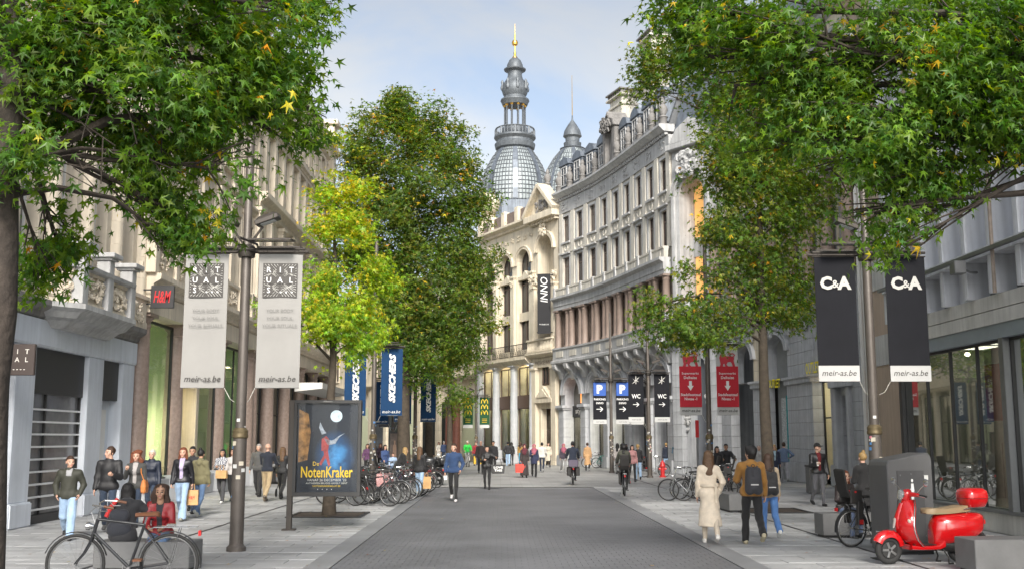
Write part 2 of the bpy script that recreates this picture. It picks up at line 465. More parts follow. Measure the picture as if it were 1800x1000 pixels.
        for k in range(lamps):
            x = a + (c - a) * (k + 0.5) / lamps
            l = MB().bx(x - 0.22, x + 0.22, depth + D*0.25, depth + D*0.8, h + 0.22, h + 0.27)
            s.put('ceiling_light', l.mesh('ceiling_light', lamp), u, z0)
        return wi

def pilaster_mesh(w, d, h, m, cap=True):
    b = MB(); b.bx(-w/2, w/2, -d, 0.05, 0.3, h - (0.28 if cap else 0)); b.bx(-w/2 - 0.05, w/2 + 0.05, -d - 0.05, 0.05, 0, 0.3)
    if cap:
        b.bx(-w/2 - 0.03, w/2 + 0.03, -d - 0.03, 0.05, h - 0.28, h - 0.2); b.bx(-w/2 - 0.09, w/2 + 0.09, -d - 0.09, 0.05, h - 0.17, h - 0.004); b.bx(-w/2 - 0.05, w/2 + 0.05, -d - 0.05, 0.05, h - 0.2, h - 0.17)
    return b.mesh('pilaster', m, bevel=0.012)
def column_mesh(r, h, m, n=20):
    b = MB(); b.lathe([(r*1.25, 0), (r*1.28, 0.1), (r*1.12, 0.16), (r*1.15, 0.22), (r*1.0, 0.27), (r*1.0, h*0.4), (r*0.88, h - 0.42), (r*0.95, h - 0.40), (r*0.95, h - 0.35), (r*0.88, h - 0.33), (r*0.9, h - 0.25), (r*1.2, h - 0.14), (r*1.2, h - 0.1)], n)
    b.bx(-r*1.3, r*1.3, -r*1.3, r*1.3, h - 0.1, h)
    return b.mesh('column', m, smooth=40)
def baluster_run(s, u0, u1, z, h, m, step=0.22, out=0.0, name='balustrade'):
    """stone balusters between rails, one part"""
    b = MB(); k = max(1, int((u1 - u0) / step))
    for i in range(k):
        M = s.at(u0 + (i + 0.5) * (u1 - u0) / k, out, z)
        c = M.translation
        b.lathe([(0.05, 0.1), (0.08, h*0.3), (0.035, h*0.6), (0.045, h*0.75), (0.06, h - 0.12)], 6, c)
    o = b.build(name, m, s.root, smooth=50, fix=False)
    for z0, z1, d in ((z, z + 0.1, 0.1), (z + h - 0.12, z + h, 0.12)):
        s.band('rail', u0, u1, [(out - d, z0), (out + d, z0), (out + d, z1), (out - d, z1)], m)
    return o
def scroll_mesh(w, h, d, m, seed=0, n=26):
    """carved relief: interlaced scrolls and leaves standing proud of a panel (facing -y)"""
    q = random.Random(seed); b = MB()
    for i in range(n):
        cx, cz = q.uniform(-w*0.42, w*0.42), q.uniform(h*0.1, h*0.9); r = q.uniform(0.06, 0.16) * min(w, h) * 1.4; a = q.uniform(0, 6.28)
        pts = [(cx + r*(1 - t*0.75)*math.cos(a + t*5), -d*(0.4 + 0.5*t), cz + r*(1 - t*0.75)*math.sin(a + t*5)) for t in (0, .17, .33, .5, .67, .83, 1)]
        pts = [(max(-w*0.48, min(w*0.48, x)), y, max(h*0.03, min(h*0.97, z))) for x, y, z in pts]
        b.path(pts, [d*0.5*(0.4 + t) for t in (0, .2, .4, .6, .6, .5, .6)], 5)
    return b.mesh('carved_relief', m, smooth=60, fix=False)
def console_mesh(w, h, d, m):
    b = MB(); pr = [(0.0, 0), (-d*0.25, 0.02*h), (-d*0.35, h*0.25), (-d*0.5, h*0.5), (-d*0.95, h*0.7), (-d, h*0.85), (-d, h), (0.02, h)]
    b.add([(-w/2, y, z) for y, z in pr] + [(w/2, y, z) for y, z in pr], [tuple(range(8)), tuple(reversed(range(8, 16)))] + [(i, 8+i, 8+(i+1) % 8, (i+1) % 8) for i in range(8)])
    return b.mesh('console', m, bevel=0.02)
def stone_pier(s, u0, u1, z0, z1, m, out=0.12, ch=0.55, name='stone_block', depth=0.4):
    """pier of dressed blocks with recessed joints"""
    k = max(1, round((z1 - z0) / ch)); h = (z1 - z0) / k; w = u1 - u0
    me = MB().bx(-w/2 + 0.004, w/2 - 0.004, -out, depth, 0.006, h - 0.006).mesh(name, m, bevel=0.014)
    for i in range(k): s.put(name, me, (u0 + u1)/2, z0 + i*h)
    s.put('pier_core', MB().bx(-w/2 + 0.03, w/2 - 0.03, -out + 0.025, depth - 0.02, 0, z1 - z0).mesh('pier_core', STONE_DARK), (u0 + u1)/2, z0)
def arch_ring(ow, spring, thick, d, m, blocks=11, name='arch_ring', rise=None):
    """stilted moulded archivolt standing proud (facing -y), springing at z=spring"""
    b = MB(); hw = ow/2; rise = hw if rise is None else rise
    for k, (t0, t1, dd) in enumerate(((0.0, 0.4, d), (0.4, 0.72, d*0.62), (0.72, 1.0, d*1.15))):
        rings = []
        for i in range(17):
            a = math.pi*i/16; c, sn = -math.cos(a), math.sin(a)
            r0, r1 = t0*thick, t1*thick
            rings.append([((hw + r0)*c, -dd, spring + (rise + r0)*sn), ((hw + r1)*c, -dd, spring + (rise + r1)*sn), ((hw + r1)*c, 0.02, spring + (rise + r1)*sn), ((hw + r0)*c, 0.02, spring + (rise + r0)*sn)])
        b.loft(rings)
    return b.mesh(name, m, smooth=35)

# ------------------------------------------------------------------ ground
def slab_mat(name, c, joint, sx, sz, var=0.2):
    """far paving: stone colour with thin joints, used where single slabs are too small to tell apart"""
    m = mat(name, c, 0.62, var=var, scale=0.35, bump=0.1, bscale=8)
    n, l = m.node_tree.nodes, m.node_tree.links; b = n['Principled BSDF']
    src = b.inputs['Base Color'].links[0].from_socket
    br = n.new('ShaderNodeTexBrick'); br.inputs['Scale'].default_value = 1.0
    br.inputs['Brick Width'].default_value = sx; br.inputs['Row Height'].default_value = sz
    br.inputs['Mortar Size'].default_value = 0.012
    br.inputs['Color1'].default_value = (0.9, 0.9, 0.9, 1); br.inputs['Color2'].default_value = (1.1, 1.1, 1.1, 1); br.inputs['Mortar'].default_value = (joint, joint, joint, 1)
    tc = [k for k in n if k.type == 'TEX_COORD'][0]; l.new(tc.outputs['Object'], br.inputs['Vector'])
    mx = n.new('ShaderNodeMix'); mx.data_type = 'RGBA'; mx.blend_type = 'MULTIPLY'; mx.inputs['Factor'].default_value = 1
    l.new(src, mx.inputs['A']); l.new(br.outputs['Color'], mx.inputs['B']); l.new(mx.outputs['Result'], b.inputs['Base Color'])
    return m
PAVE_FAR = slab_mat('far_paving', (0.34, 0.338, 0.33), 0.6, 0.9, 0.5)
ROAD_FAR = slab_mat('far_road_pavers', (0.125, 0.127, 0.135), 0.65, 0.24, 0.24, var=0.12)
JOINT = mat('joint_sand', (0.12, 0.12, 0.123), 0.9, var=0.2, scale=3)
SLABS = [mat('grey_slab_%s' % k, (c*0.98, c*0.99, c), 0.58, var=0.16, scale=0.8, bump=0.12, bscale=9) for k, c in (('pale', 0.41), ('mid', 0.375), ('dark', 0.335), ('warm', 0.39))]
PAVERS = [mat('dark_paver_%s' % k, (c, c*1.01, c*1.08), 0.6, var=0.1, scale=1.2, bump=0.1, bscale=22) for k, c in (('a', 0.136), ('b', 0.139), ('c', 0.143), ('d', 0.137))]
def spots(m, c=0.55):
    """old gum and grease spots"""
    n, l = m.node_tree.nodes, m.node_tree.links; b = n['Principled BSDF']; src = b.inputs['Base Color'].links[0].from_socket
    ge = n.new('ShaderNodeNewGeometry'); vo = n.new('ShaderNodeTexVoronoi'); vo.inputs['Scale'].default_value = 2.6; l.new(ge.outputs['Position'], vo.inputs['Vector'])
    nz = n.new('ShaderNodeTexNoise'); nz.inputs['Scale'].default_value = 0.45; nz.inputs['Detail'].default_value = 5; l.new(ge.outputs['Position'], nz.inputs['Vector'])
    mr = n.new('ShaderNodeMapRange'); mr.inputs['From Min'].default_value = 0.035; mr.inputs['From Max'].default_value = 0.06; mr.inputs['To Min'].default_value = c; mr.inputs['To Max'].default_value = 1.0; l.new(vo.outputs['Distance'], mr.inputs['Value'])
    m2 = n.new('ShaderNodeMapRange'); m2.inputs['From Min'].default_value = 0.35; m2.inputs['From Max'].default_value = 0.65; m2.inputs['To Min'].default_value = 0.82; m2.inputs['To Max'].default_value = 1.12; l.new(nz.outputs['Fac'], m2.inputs['Value'])
    mu = n.new('ShaderNodeMath'); mu.operation = 'MULTIPLY'; l.new(mr.outputs[0], mu.inputs[0]); l.new(m2.outputs[0], mu.inputs[1])
    vm = n.new('ShaderNodeVectorMath'); vm.operation = 'SCALE'; l.new(src, vm.inputs[0]); l.new(mu.outputs[0], vm.inputs['Scale']); l.new(vm.outputs['Vector'], b.inputs['Base Color'])
for m_ in SLABS + PAVERS + [PAVE_FAR]: spots(m_, 0.6 if m_ in PAVERS else 0.55)
RX0, RX1, RY1 = -2.6, 3.7, 43.0
g = struct(MB().poly([(-400,-60,-0.03),(400,-60,-0.03),(400,900,-0.03),(-400,900,-0.03)]).build('ground', PAVE_FAR))
pave = struct(MB().poly([(-14,44,0.0),(16,44,0.0),(16,130,0.0),(-40,130,0.0),(-16,44.001,0)]).build('pavement', PAVE_FAR))
b = MB(); b.poly([(-11.2,4,-0.02),(RX0,4,-0.02),(RX0,44,-0.02),(-11.2,44,-0.02)]); b.poly([(RX1,4,-0.02),(15,4,-0.02),(15,44,-0.02),(RX1,44,-0.02)]); b.poly([(RX0,RY1,-0.02),(RX1,RY1,-0.02),(RX1,44,-0.02),(RX0,44,-0.02)])
bed = struct(b.build('pavement', JOINT))
road = struct(MB().poly([(RX0,2,-0.016),(RX1,2,-0.016),(RX1,RY1,-0.016),(RX0,RY1,-0.016)]).build('road', JOINT))

def lay(x0, x1, y0, y1, lx, ly, mats, gap, parent, name, ysplit, chamfer=0.006, amp=0.003, row_along_y=True, jit=0.0):
    """lay stones: those nearer than ysplit are objects of their own, the rest one joined field"""
    meshes = []
    for m in mats:
        h = 0.03
        a, c = lx/2 - gap/2, ly/2 - gap/2
        meshes.append(MB().bx(-a, a, -c, c, -h, 0).mesh(name, m, bevel=chamfer))
    near, V, F, Mi = 0, [], [], []
    nx = max(1, round((x1 - x0) / lx)); k = 0; y = y0
    tops = []
    row = 0
    while y < y1 - ly*0.3:
        off = (row % 2) * lx * 0.5
        for i in range(nx + (1 if off else 0)):
            xa, xb = x0 + i*lx - off, x0 + (i+1)*lx - off
            xa, xb = max(xa, x0), min(xb, x1)
            if xb - xa < 0.08: continue
            cx, cy = (xa+xb)/2, y + ly/2
            full = abs((xb - xa) - lx) < 1e-3
            r = ray(0, 0)
            px = 880 + 1870 * cx / max(cy, 1)
            inview = -60 < px < 1860 and cy > 15.0
            dz = rnd.uniform(-amp, amp); mi = rnd.randrange(len(mats))
            if full and inview and cy < ysplit and near < 300:
                link(name, meshes[mi], parent, Matrix.Translation((cx, cy, dz))); near += 1
            elif inview or cy < 15:
                if cy < 12.5: continue
                tops.append((cx, cy, dz, (xb-xa)/2 - gap/2, ly/2 - gap/2, mi))
        y += ly; row += 1
    if tops:
        t = np.array(tops); n = len(t)
        cx, cy, dz, hx, hy = t[:,0], t[:,1], t[:,2], t[:,3], t[:,4]
        ch = chamfer
        ring = [(-1,-1),(1,-1),(1,1),(-1,1)]
        v = np.zeros((n, 8, 3))
        for q, (sx, sy) in enumerate(ring):
            v[:,q,0] = cx + sx*(hx-ch); v[:,q,1] = cy + sy*(hy-ch); v[:,q,2] = dz
            v[:,4+q,0] = cx + sx*hx; v[:,4+q,1] = cy + sy*hy; v[:,4+q,2] = dz - 0.028
        quad = np.array([(0,1,2,3),(4,5,1,0),(5,6,2,1),(6,7,3,2),(7,4,0,3)])
        f = (quad[None] + (np.arange(n)*8)[:,None,None]).reshape(-1, 4)
        o = big_mesh(name + '_field', v.reshape(-1,3), f, mats, np.repeat(t[:,5].astype(np.int32), 5), parent)
        stuff(o)
def big_mesh(name, v, f, mats, mi=None, parent=None, smooth=False):
    me = bpy.data.meshes.new(name); k = f.shape[1]; nf = len(f)
    me.vertices.add(len(v)); me.vertices.foreach_set('co', np.ascontiguousarray(v, dtype=np.float32).ravel())
    me.loops.add(nf*k); me.loops.foreach_set('vertex_index', np.ascontiguousarray(f, dtype=np.int32).ravel())
    me.polygons.add(nf); me.polygons.foreach_set('loop_start', np.arange(0, nf*k, k, dtype=np.int32))
    if mi is not None: me.polygons.foreach_set('material_index', np.ascontiguousarray(mi, dtype=np.int32))
    me.polygons.foreach_set('use_smooth', np.full(nf, smooth, dtype=bool))
    for m in mats: me.materials.append(m)
    me.update(calc_edges=True)
    return link(name, me, parent)
lay(RX0, RX1, 13.0, RY1, 0.21, 0.21, PAVERS, 0.004, road, 'paver', 16.6, 0.002, 0.0007)
lay(-11.1, RX0 - 0.05, 13.0, 44.0, 0.85, 0.55, SLABS, 0.011, bed, 'paving_slab', 24.0)
pave_r = struct(MB().poly([(RX1,4,-0.024),(15,4,-0.024),(15,4.1,-0.024),(RX1,4.1,-0.024)]).build('pavement', JOINT))
lay(RX1 + 0.05, 14.6, 13.0, 44.0, 0.85, 0.55, SLABS, 0.011, pave_r, 'paving_slab', 24.0)
for x in (RX0 - 0.22, RX1 + 0.22): struct(MB().bx(x - 0.2, x + 0.2, 12, RY1, -0.02, 0.0045).build('gutter_strip', mat('gutter_stone', (0.235, 0.24, 0.25), 0.5, var=0.2, scale=1.2, bump=0.1, bscale=10)))
struct(MB().bx(RX0, RX1, RY1 - 0.02, RY1 + 0.4, -0.02, 0.0045).build('gutter_strip', MATS['gutter_stone']))
spots(MATS['gutter_stone'])
for x, lab in ((-6.35, 'narrow dark slot drain along the left pavement'), (6.5, 'narrow dark slot drain along the right pavement')):
    d = MB(); d.bx(x - 0.028, x + 0.028, 12, 60, 0.002, 0.008)
    tag(d.build('drain_channel', DARK_BOARD), lab, 'drain')

# ------------------------------------------------------------------ left side: grey-blue shop with a stone bay above
F = Facade('stone_house', 'pale stone house with grey-blue shopfront, steel shutter and carved balcony', [(-10.7, 8), (-10.7, 31.2)])
Y = lambda y: y - 8.0
for y0, y1 in ((10.2, 11.2), (14.4, 15.4), (18.6, 19.5), (23.6, 24.6), (27.75, 28.8), (30.25, 31.2)):
    w = y1 - y0
    p = MB().bx(-w/2, w/2, -0.02, 0.6, 0.55, 4.07).mesh('pillar', PAINT_BLUE, bevel=0.02)
    F.put('pillar', p, Y((y0+y1)/2), 0)
    F.put('plinth', MB().bx(-w/2 - 0.05, w/2 + 0.05, -0.1, 0.6, 0, 0.55).mesh('plinth', PAINT_BLUE, bevel=0.03), Y((y0+y1)/2), 0)
F.band('fascia', 0, F.L, [(-0.5, 4.07), (0.04, 4.07), (0.07, 4.12), (0.07, 4.7), (-0.5, 4.7)], PAINT_BLUE)
for y0, y1 in ((11.2, 14.4), (15.4, 18.6), (19.5, 23.6), (24.6, 27.75), (28.8, 30.25)):
    w = y1 - y0; u = Y((y0+y1)/2)
    F.put('signboard', MB().bx(-w/2, w/2, 0.10, 0.2, 3.0, 4.07).mesh('signboard', DARK_BOARD, bevel=0.01), u, 0)
    if y0 > 28:
        F.put('door', MB().bx(-w/2, w/2, 0.32, 0.38, 0, 3.0).mesh('door', PAINT_BLUE, bevel=0.01), u, 0)
        F.put('notice_board', MB().bx(-0.35, 0.35, 0.26, 0.315, 0.5, 2.75).mesh('notice_board', WHITE_PAINT), u, 0)
        continue
    sh = F.put('roller_shutter', MB().bx(-w/2, w/2, 0.2, 0.22, 0, 3.0).mesh('roller_shutter', mat('shutter_glass', (0.17, 0.17, 0.175), 0.12, var=0.3, scale=1.5)), u, 0)
    sl = MB().bx(-w/2, w/2, -0.02, 0.03, -0.022, 0.022).mesh('slat', mat('white_slat', (0.78, 0.78, 0.78), 0.45, 0.0, var=0.08))
    for k in range(9): link('slat', sl, sh, (0, 0.15, 0.32 + k*0.29))
    for k in (1, 2): link('guide', MB().bx(-0.03, 0.03, 0, 0.05, 0, 3.0).mesh('guide', DARK_METAL), sh, (-w/2 + w*k/3 if k < 2 else w/2 - 0.04, 0.14, 0))
    link('threshold', MB().bx(-w/2, w/2, 0.1, 0.3, 0, 0.2).mesh('threshold', DARK_BOARD), sh, (0, 0, 0))
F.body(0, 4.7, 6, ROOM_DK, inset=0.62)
F.body(4.7, 19.6, 10, STONE_WARM, inset=0.45)
F.cornice(0, F.L, 4.7, 0.42, 0.32, STONE_DARK)
# upper storeys: tall windows between engaged columns
nb = 11; bw = F.L / nb
F.row(0, F.L, nb, 5.1, 10.6, 0.95, 0.9, 5.0, STONE_WARM, WHITE_PAINT, GLASS_MID, depth=0.4, mv=1, tr=(0.7,), fr=0.045)
F.row(0, F.L, nb, 10.6, 15.2, 0.95, 0.7, 4.0, STONE_WARM, WHITE_PAINT, GLASS_MID, depth=0.4, surround=STONE_WARM, sill=STONE_WARM)
F.row(0, F.L, nb, 15.2, 19.2, 0.95, 0.7, 3.3, STONE_WARM, WHITE_PAINT, GLASS_MID, depth=0.4, surround=STONE_WARM, sill=STONE_WARM)
drum = MB()
half = MB().lathe([(0.34, 0), (0.34, 0.2), (0.29, 0.3), (0.29, 0.88)], 14).mesh('column_base', STONE_WARM, smooth=40)
dr = MB().lathe([(0.272, 0.0), (0.28, 0.006), (0.28, 0.624), (0.272, 0.63)], 18).mesh('column_drum', STONE_WARM, smooth=28)
for k in range(nb + 1):
    if bw*k < 11: continue
    F.put('column_base', half, bw*k, 5.1, -0.05)
    for j in range(7): F.put('column_drum', dr, bw*k, 5.98 + j*0.63, -0.05)
for z in (10.4, 15.0): F.cornice(0, F.L, z, 0.3, 0.25, STONE_WARM)
F.cornice(0, F.L, 19.2, 0.7, 0.6, STONE_WARM)
# canted balcony
bp = [(24.4, 0.0), (25.2, 0.72), (28.6, 0.72), (29.4, 0.0)]
def bal_ring(off, z): return [F.at(Y(bp[0][0]) - off, -0.3, z).translation] + [F.at(Y(y) + (-off if i < 2 else off)*(0.4), o + off, z).translation for i, (y, o) in enumerate(bp)] + [F.at(Y(bp[3][0]) + off, -0.3, z).translation]
bal = MB(); bal.loft([bal_ring(o, z) for o, z in ((-0.45, 4.55), (-0.25, 4.72), (-0.1, 4.78), (0.02, 4.92), (0.14, 5.0), (0.14, 5.12), (-0.05, 5.14))])
balc = bal.build('balcony', STONE_GREY, F.root)
rail = MB(); rail.loft([bal_ring(o, z) for o, z in ((-0.02, 5.95), (0.1, 5.98), (0.12, 6.07), (-0.04, 6.1))]); rail.build('rail', STONE_GREY, balc)
for i in range(3):
    a, c = F.at(Y(bp[i][0]), bp[i][1] - 0.08, 0).translation, F.at(Y(bp[i+1][0]), bp[i+1][1] - 0.08, 0).translation
    d = c - a; ang = math.atan2(d.y, d.x); n = 2 if i == 1 else 1
    for q in range(n):
        w = d.length / n; p = a + d * ((q + 0.5) / n)
        M = Matrix.Translation((p.x, p.y, 5.13)) @ Matrix.Rotation(ang, 4, 'Z')
        pa = link('parapet_panel', MB().bx(-w/2, w/2, 0, 0.1, 0, 0.83).bx(-w/2 + 0.02, w/2 - 0.02, -0.05, 0, 0, 0.1).bx(-w/2 + 0.02, w/2 - 0.02, -0.05, 0, 0.74, 0.83).mesh('parapet_panel', STONE_WARM), balc, M)
        link('carved_relief', scroll_mesh(w*0.78, 0.6, 0.08, STONE_WARM, 3 + i*2 + q, 34), balc, M @ Matrix.Translation((0, 0, 0.12)))
post = MB().bx(-0.17, 0.17, -0.17, 0.17, 5.12, 6.42).bx(-0.24, 0.24, -0.24, 0.24, 6.42, 6.48).bx(-0.32, 0.32, -0.32, 0.32, 6.48, 6.6).mesh('post', STONE_GREY, bevel=0.015)
for y, o in ((25.25, 0.63), (26.9, 0.63), (28.55, 0.63)): F.put('post', post, Y(y), 0, o)
for k, y in enumerate((30.35,)):
    F.put('parapet_panel', MB().bx(-0.8, 0.8, -0.3, 0.0, 5.12, 5.95).bx(-0.85, 0.85, -0.36, 0, 5.95, 6.07).mesh('parapet_panel', STONE_WARM, bevel=0.01), Y(y), 0)
    F.put('carved_relief', scroll_mesh(1.1, 0.6, 0.07, STONE_WARM, 9, 30), Y(y), 5.25, 0.3)

# ------------------------------------------------------------------ left side: clothes shop with granite columns
F = Facade('column_shop', 'cream stone store with pink granite columns and tall green-lit windows', [(-10.7, 31.25), (-10.7, 45.6)])
Y = lambda y: y - 31.25
colm = column_mesh(0.31, 4.85, GRANITE_PINK)
for y in (31.75, 35.2, 40.6, 45.3):
    F.put('column', colm, Y(y), 0.8, -0.05)
    F.put('column_plinth', MB().bx(-0.52, 0.52, -0.52, 0.5, 0, 0.8).mesh('column_plinth', BLUESTONE, bevel=0.03), Y(y), 0)
F.shop(Y(32.1), Y(34.8), 0.7, 5.5, GLASS_GREEN, DARK_METAL, 0.02, 4.0, mat('green_cream_room', (0.56, 0.60, 0.42), 0.6, var=0.05), mv=0, lamps=3)
F.shop(Y(37.9), Y(40.2), 0.7, 5.5, GLASS_GREEN, DARK_METAL, 0.02, 4.0, ROOM, mv=0, lamps=2)
F.shop(Y(41.1), Y(44.8), 0.7, 5.5, GLASS_GREEN, DARK_METAL, 0.02, 4.0, MATS['green_cream_room'], mv=1, lamps=3)
F.shop(Y(35.7), Y(37.3), 0.02, 3.7, GLASS_SHOP, DARK_METAL, 0.5, 4.0, ROOM, mv=1, lamps=2)
F.put('display_backdrop', MB().bx(-0.3, 0.3, 0, 0.05, 0, 3.4).mesh('display_backdrop', LAMP_SOFT), Y(36.4), 0.05, -2.2)
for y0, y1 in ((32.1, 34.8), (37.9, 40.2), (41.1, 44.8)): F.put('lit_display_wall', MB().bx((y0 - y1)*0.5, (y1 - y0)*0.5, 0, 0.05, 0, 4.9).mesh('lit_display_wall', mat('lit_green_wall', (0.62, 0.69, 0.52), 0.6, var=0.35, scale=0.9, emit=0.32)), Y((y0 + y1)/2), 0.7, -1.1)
F.put('light_strip', MB().bx(-0.05, 0.05, 0, 0.05, 0, 2.2).mesh('light_strip', LAMP_ON), Y(34.55), 0.75, -0.8)
for y0, y1, z in ((32.1, 34.8, 0.7), (37.9, 40.2, 0.7), (41.1, 44.8, 0.7)):
    w = y1 - y0; F.put('window_plinth', MB().bx(-w/2 - 0.2, w/2 + 0.2, -0.1, 0.5, 0, z).mesh('window_plinth', BLUESTONE, bevel=0.02), Y((y0+y1)/2), 0)
F.put('door_case', MB().bx(-1.15, -0.85, -0.12, 0.5, 0, 3.9).bx(0.85, 1.15, -0.12, 0.5, 0, 3.9).bx(-1.15, 1.15, -0.14, 0.5, 3.9, 4.35).bx(-1.35, 1.35, -0.32, 0.5, 4.35, 4.55).bx(-1.0, 1.0, 0.0, 0.5, 4.55, 5.6).mesh('door_case', STONE_CREAM, bevel=0.02), Y(36.5), 0)
for y0, y1 in ((37.45, 37.85),): F.put('pier', MB().bx(-0.22, 0.22, -0.05, 0.5, 0, 5.6).mesh('pier', STONE_CREAM), Y(37.65), 0)
F.band('lintel', 0, F.L, [(-0.5, 5.65), (0.36, 5.65), (0.36, 6.25), (0.3, 6.3), (-0.5, 6.3)], STONE_WARM)
F.cornice(0, F.L, 6.3, 0.5, 0.35, STONE_WARM, base=0.3)
F.body(5.6, 19.8, 10, STONE_WARM, inset=0.5)
F.band('parapet', 0, F.L, [(0.3, 6.8), (0.42, 6.8), (0.42, 7.65), (0.5, 7.68), (0.5, 7.8), (0.26, 7.8), (0.26, 7.7)], STONE_WARM)
for k in range(7):
    F.put('carved_relief', scroll_mesh(1.5, 0.6, 0.06, STONE_WARM, 30 + k, 22), 1.0 + k*2.05, 6.95, 0.42)
    F.put('post', MB().bx(-0.16, 0.16, -0.1, 0.2, 6.8, 7.86).mesh('post', STONE_WARM, bevel=0.015), k*2.05, 0, 0.42)
nb = 7
for z0, z1, a in ((6.8, 11.6, False), (11.6, 15.6, False), (15.6, 19.4, False)):
    F.row(0, F.L, nb, z0, z1, 1.05, 0.95 if z0 < 7 else 0.8, z1 - z0 - 0.7, STONE_WARM, WHITE_PAINT, GLASS_MID, depth=0.4, surround=STONE_WARM, sill=STONE_WARM, hood=STONE_WARM if z0 > 7 else None)
    F.cornice(0, F.L, z1 - 0.2, 0.3, 0.22, STONE_WARM)
    pm = pilaster_mesh(0.5, 0.14, z1 - z0 - 0.25, STONE_WARM)
    for k in range(nb + 1): F.put('pilaster', pm, F.L*k/nb, z0)
F.cornice(0, F.L, 19.4, 0.7, 0.6, STONE_WARM)
# flat red-on-charcoal shop sign, square to the wall
sg = thing('shop_sign', 'square charcoal hanging sign with red H&M lettering above granite column', 'sign', (-9.93, 31.1, 5.74))
MB().bx(-0.34, 0.34, -0.05, 0.05, 0, 0.66).build('board', DARK_BOARD, sg, bevel=0.012)
for z in (0.12, 0.54): MB().bx(-0.75, -0.34, -0.02, 0.02, z - 0.02, z + 0.02).build('bracket', DARK_METAL, sg)
RED_SIGN = mat('red_sign', (0.62, 0.02, 0.025), 0.5, var=0.05)
text('H&M', 0.5, 0.36, RED_SIGN, sg, T(0, -0.052, 0.33), shear=0.25, bold=0.01)
sg = thing('shop_sign', 'small brown square sign with pale RITUALS letters beside left tree trunk', 'sign', (-10.2, 22.6, 3.28))
MB().bx(-0.36, 0.36, -0.05, 0.05, 0, 0.66).build('board', mat('brown_sign', (0.06, 0.045, 0.04), 0.5, var=0.1), sg, bevel=0.012)
MB().bx(-0.5, -0.36, -0.02, 0.02, 0.3, 0.36).build('bracket', DARK_METAL, sg)
PALE_SIGN = mat('pale_letter', (0.66, 0.63, 0.58), 0.5, var=0.04)
for r_, row in enumerate(('RIT', 'UAL')):
    for c_, ch in enumerate(row): text(ch, None, 0.1, PALE_SIGN, sg, T(-0.2 + c_*0.2, -0.052, 0.5 - r_*0.17), 'letter', bold=0.01)
text('S', None, 0.1, PALE_SIGN, sg, T(-0.2, -0.052, 0.16), 'letter', bold=0.01); text('....', 0.26, 0.02, PALE_SIGN, sg, T(0.05, -0.052, 0.12), 'letter')

# ------------------------------------------------------------------ left side: stone house with glazed upper storeys
F = Facade('glazed_stone_house', 'tall cream stone corner house with glazed upper storeys behind banner pole', [(-10.7, 45.65), (-10.7, 65.2)])
Y = lambda y: y - 45.65
for y in (46.0, 49.3, 53.2, 57.0, 61.0, 64.9):
    F.put('column', colm, Y(y), 0.8, -0.05); F.put('column_plinth', MB().bx(-0.5, 0.5, -0.52, 0.5, 0, 0.8).mesh('column_plinth', BLUESTONE, bevel=0.03), Y(y), 0)
for a, c in ((46.4, 48.9), (49.7, 52.8), (53.6, 56.6), (57.4, 60.6), (61.4, 64.5)):
    F.shop(Y(a), Y(c), 0.1, 5.5, GLASS_GREEN, DARK_METAL, 0.25, 4.0, ROOM, mv=1, transom=0.55, lamps=2)
F.band('lintel', 0, F.L, [(-0.5, 5.65), (0.3, 5.65), (0.3, 6.25), (0.24, 6.3), (-0.5, 6.3)], STONE_WARM)
F.cornice(0, F.L, 6.3, 0.5, 0.5, STONE_WARM, base=0.2)
F.band('canopy', Y(54), Y(63), [(0.3, 4.3), (1.7, 4.45), (1.7, 4.75), (0.3, 4.75)], WHITE_PAINT)
F.body(5.6, 19.6, 10, STONE_WARM, inset=0.6)
F.row(0, F.L, 8, 6.8, 11.9, 1.1, 0.9, 4.3, STONE_WARM, WHITE_PAINT, GLASS_MID, arch=True, depth=0.45, surround=STONE_WARM, sill=STONE_WARM)
pm = pilaster_mesh(0.5, 0.25, 5.1, STONE_WARM)
for k in range(9): F.put('pilaster', pm, F.L*k/8, 6.8)
F.cornice(0, F.L, 11.9, 0.75, 0.5, STONE_WARM)
F.row(0, F.L, 10, 12.65, 16.1, 1.55, 0.15, 3.3, STONE_WARM, STONE_WARM, mat('bright_window_glass', (0.20, 0.21, 0.20), 0.1, var=0.4, scale=0.5, spec=0.9), depth=0.3, mv=2, tr=(), fr=0.07)
F.cornice(0, F.L, 16.1, 0.25, 0.2, STONE_WARM)
F.row(0, F.L, 10, 16.3, 18.9, 1.2, 0.5, 2.3, STONE_WARM, STONE_WARM, GLASS_MID, depth=0.35, mv=1, tr=(), surround=STONE_WARM)
F.cornice(0, F.L, 18.9, 0.8, 0.6, STONE_WARM)
F.put('gable_post', MB().bx(-0.5, 0.5, -0.35, 0.5, 16.3, 21.2).bx(-0.62, 0.62, -0.5, 0.6, 20.2, 20.5).bx(-0.7, 0.7, -0.6, 0.7, 21.2, 21.5).mesh('gable_post', STONE_WARM, bevel=0.03), Y(64.6), 0)
F.put('carved_relief', scroll_mesh(0.9, 0.7, 0.1, STONE_WARM, 77, 20), Y(64.6), 19.4, 0.36)
F.put('antenna_mast', MB().path([(0, 0, 19), (0, 0, 29.5)], 0.035, 6).path([(0, 0, 27.8), (0, 0, 28.4)], 0.07, 6).mesh('antenna_mast', DARK_METAL), Y(63.5), 0, -1.5)
F.put('downpipe', MB().path([(0, 0, 0.8), (0, 0, 17.5)], 0.1, 8).mesh('downpipe', ZINC, smooth=40), F.L + 0.12, 0, 0.05)
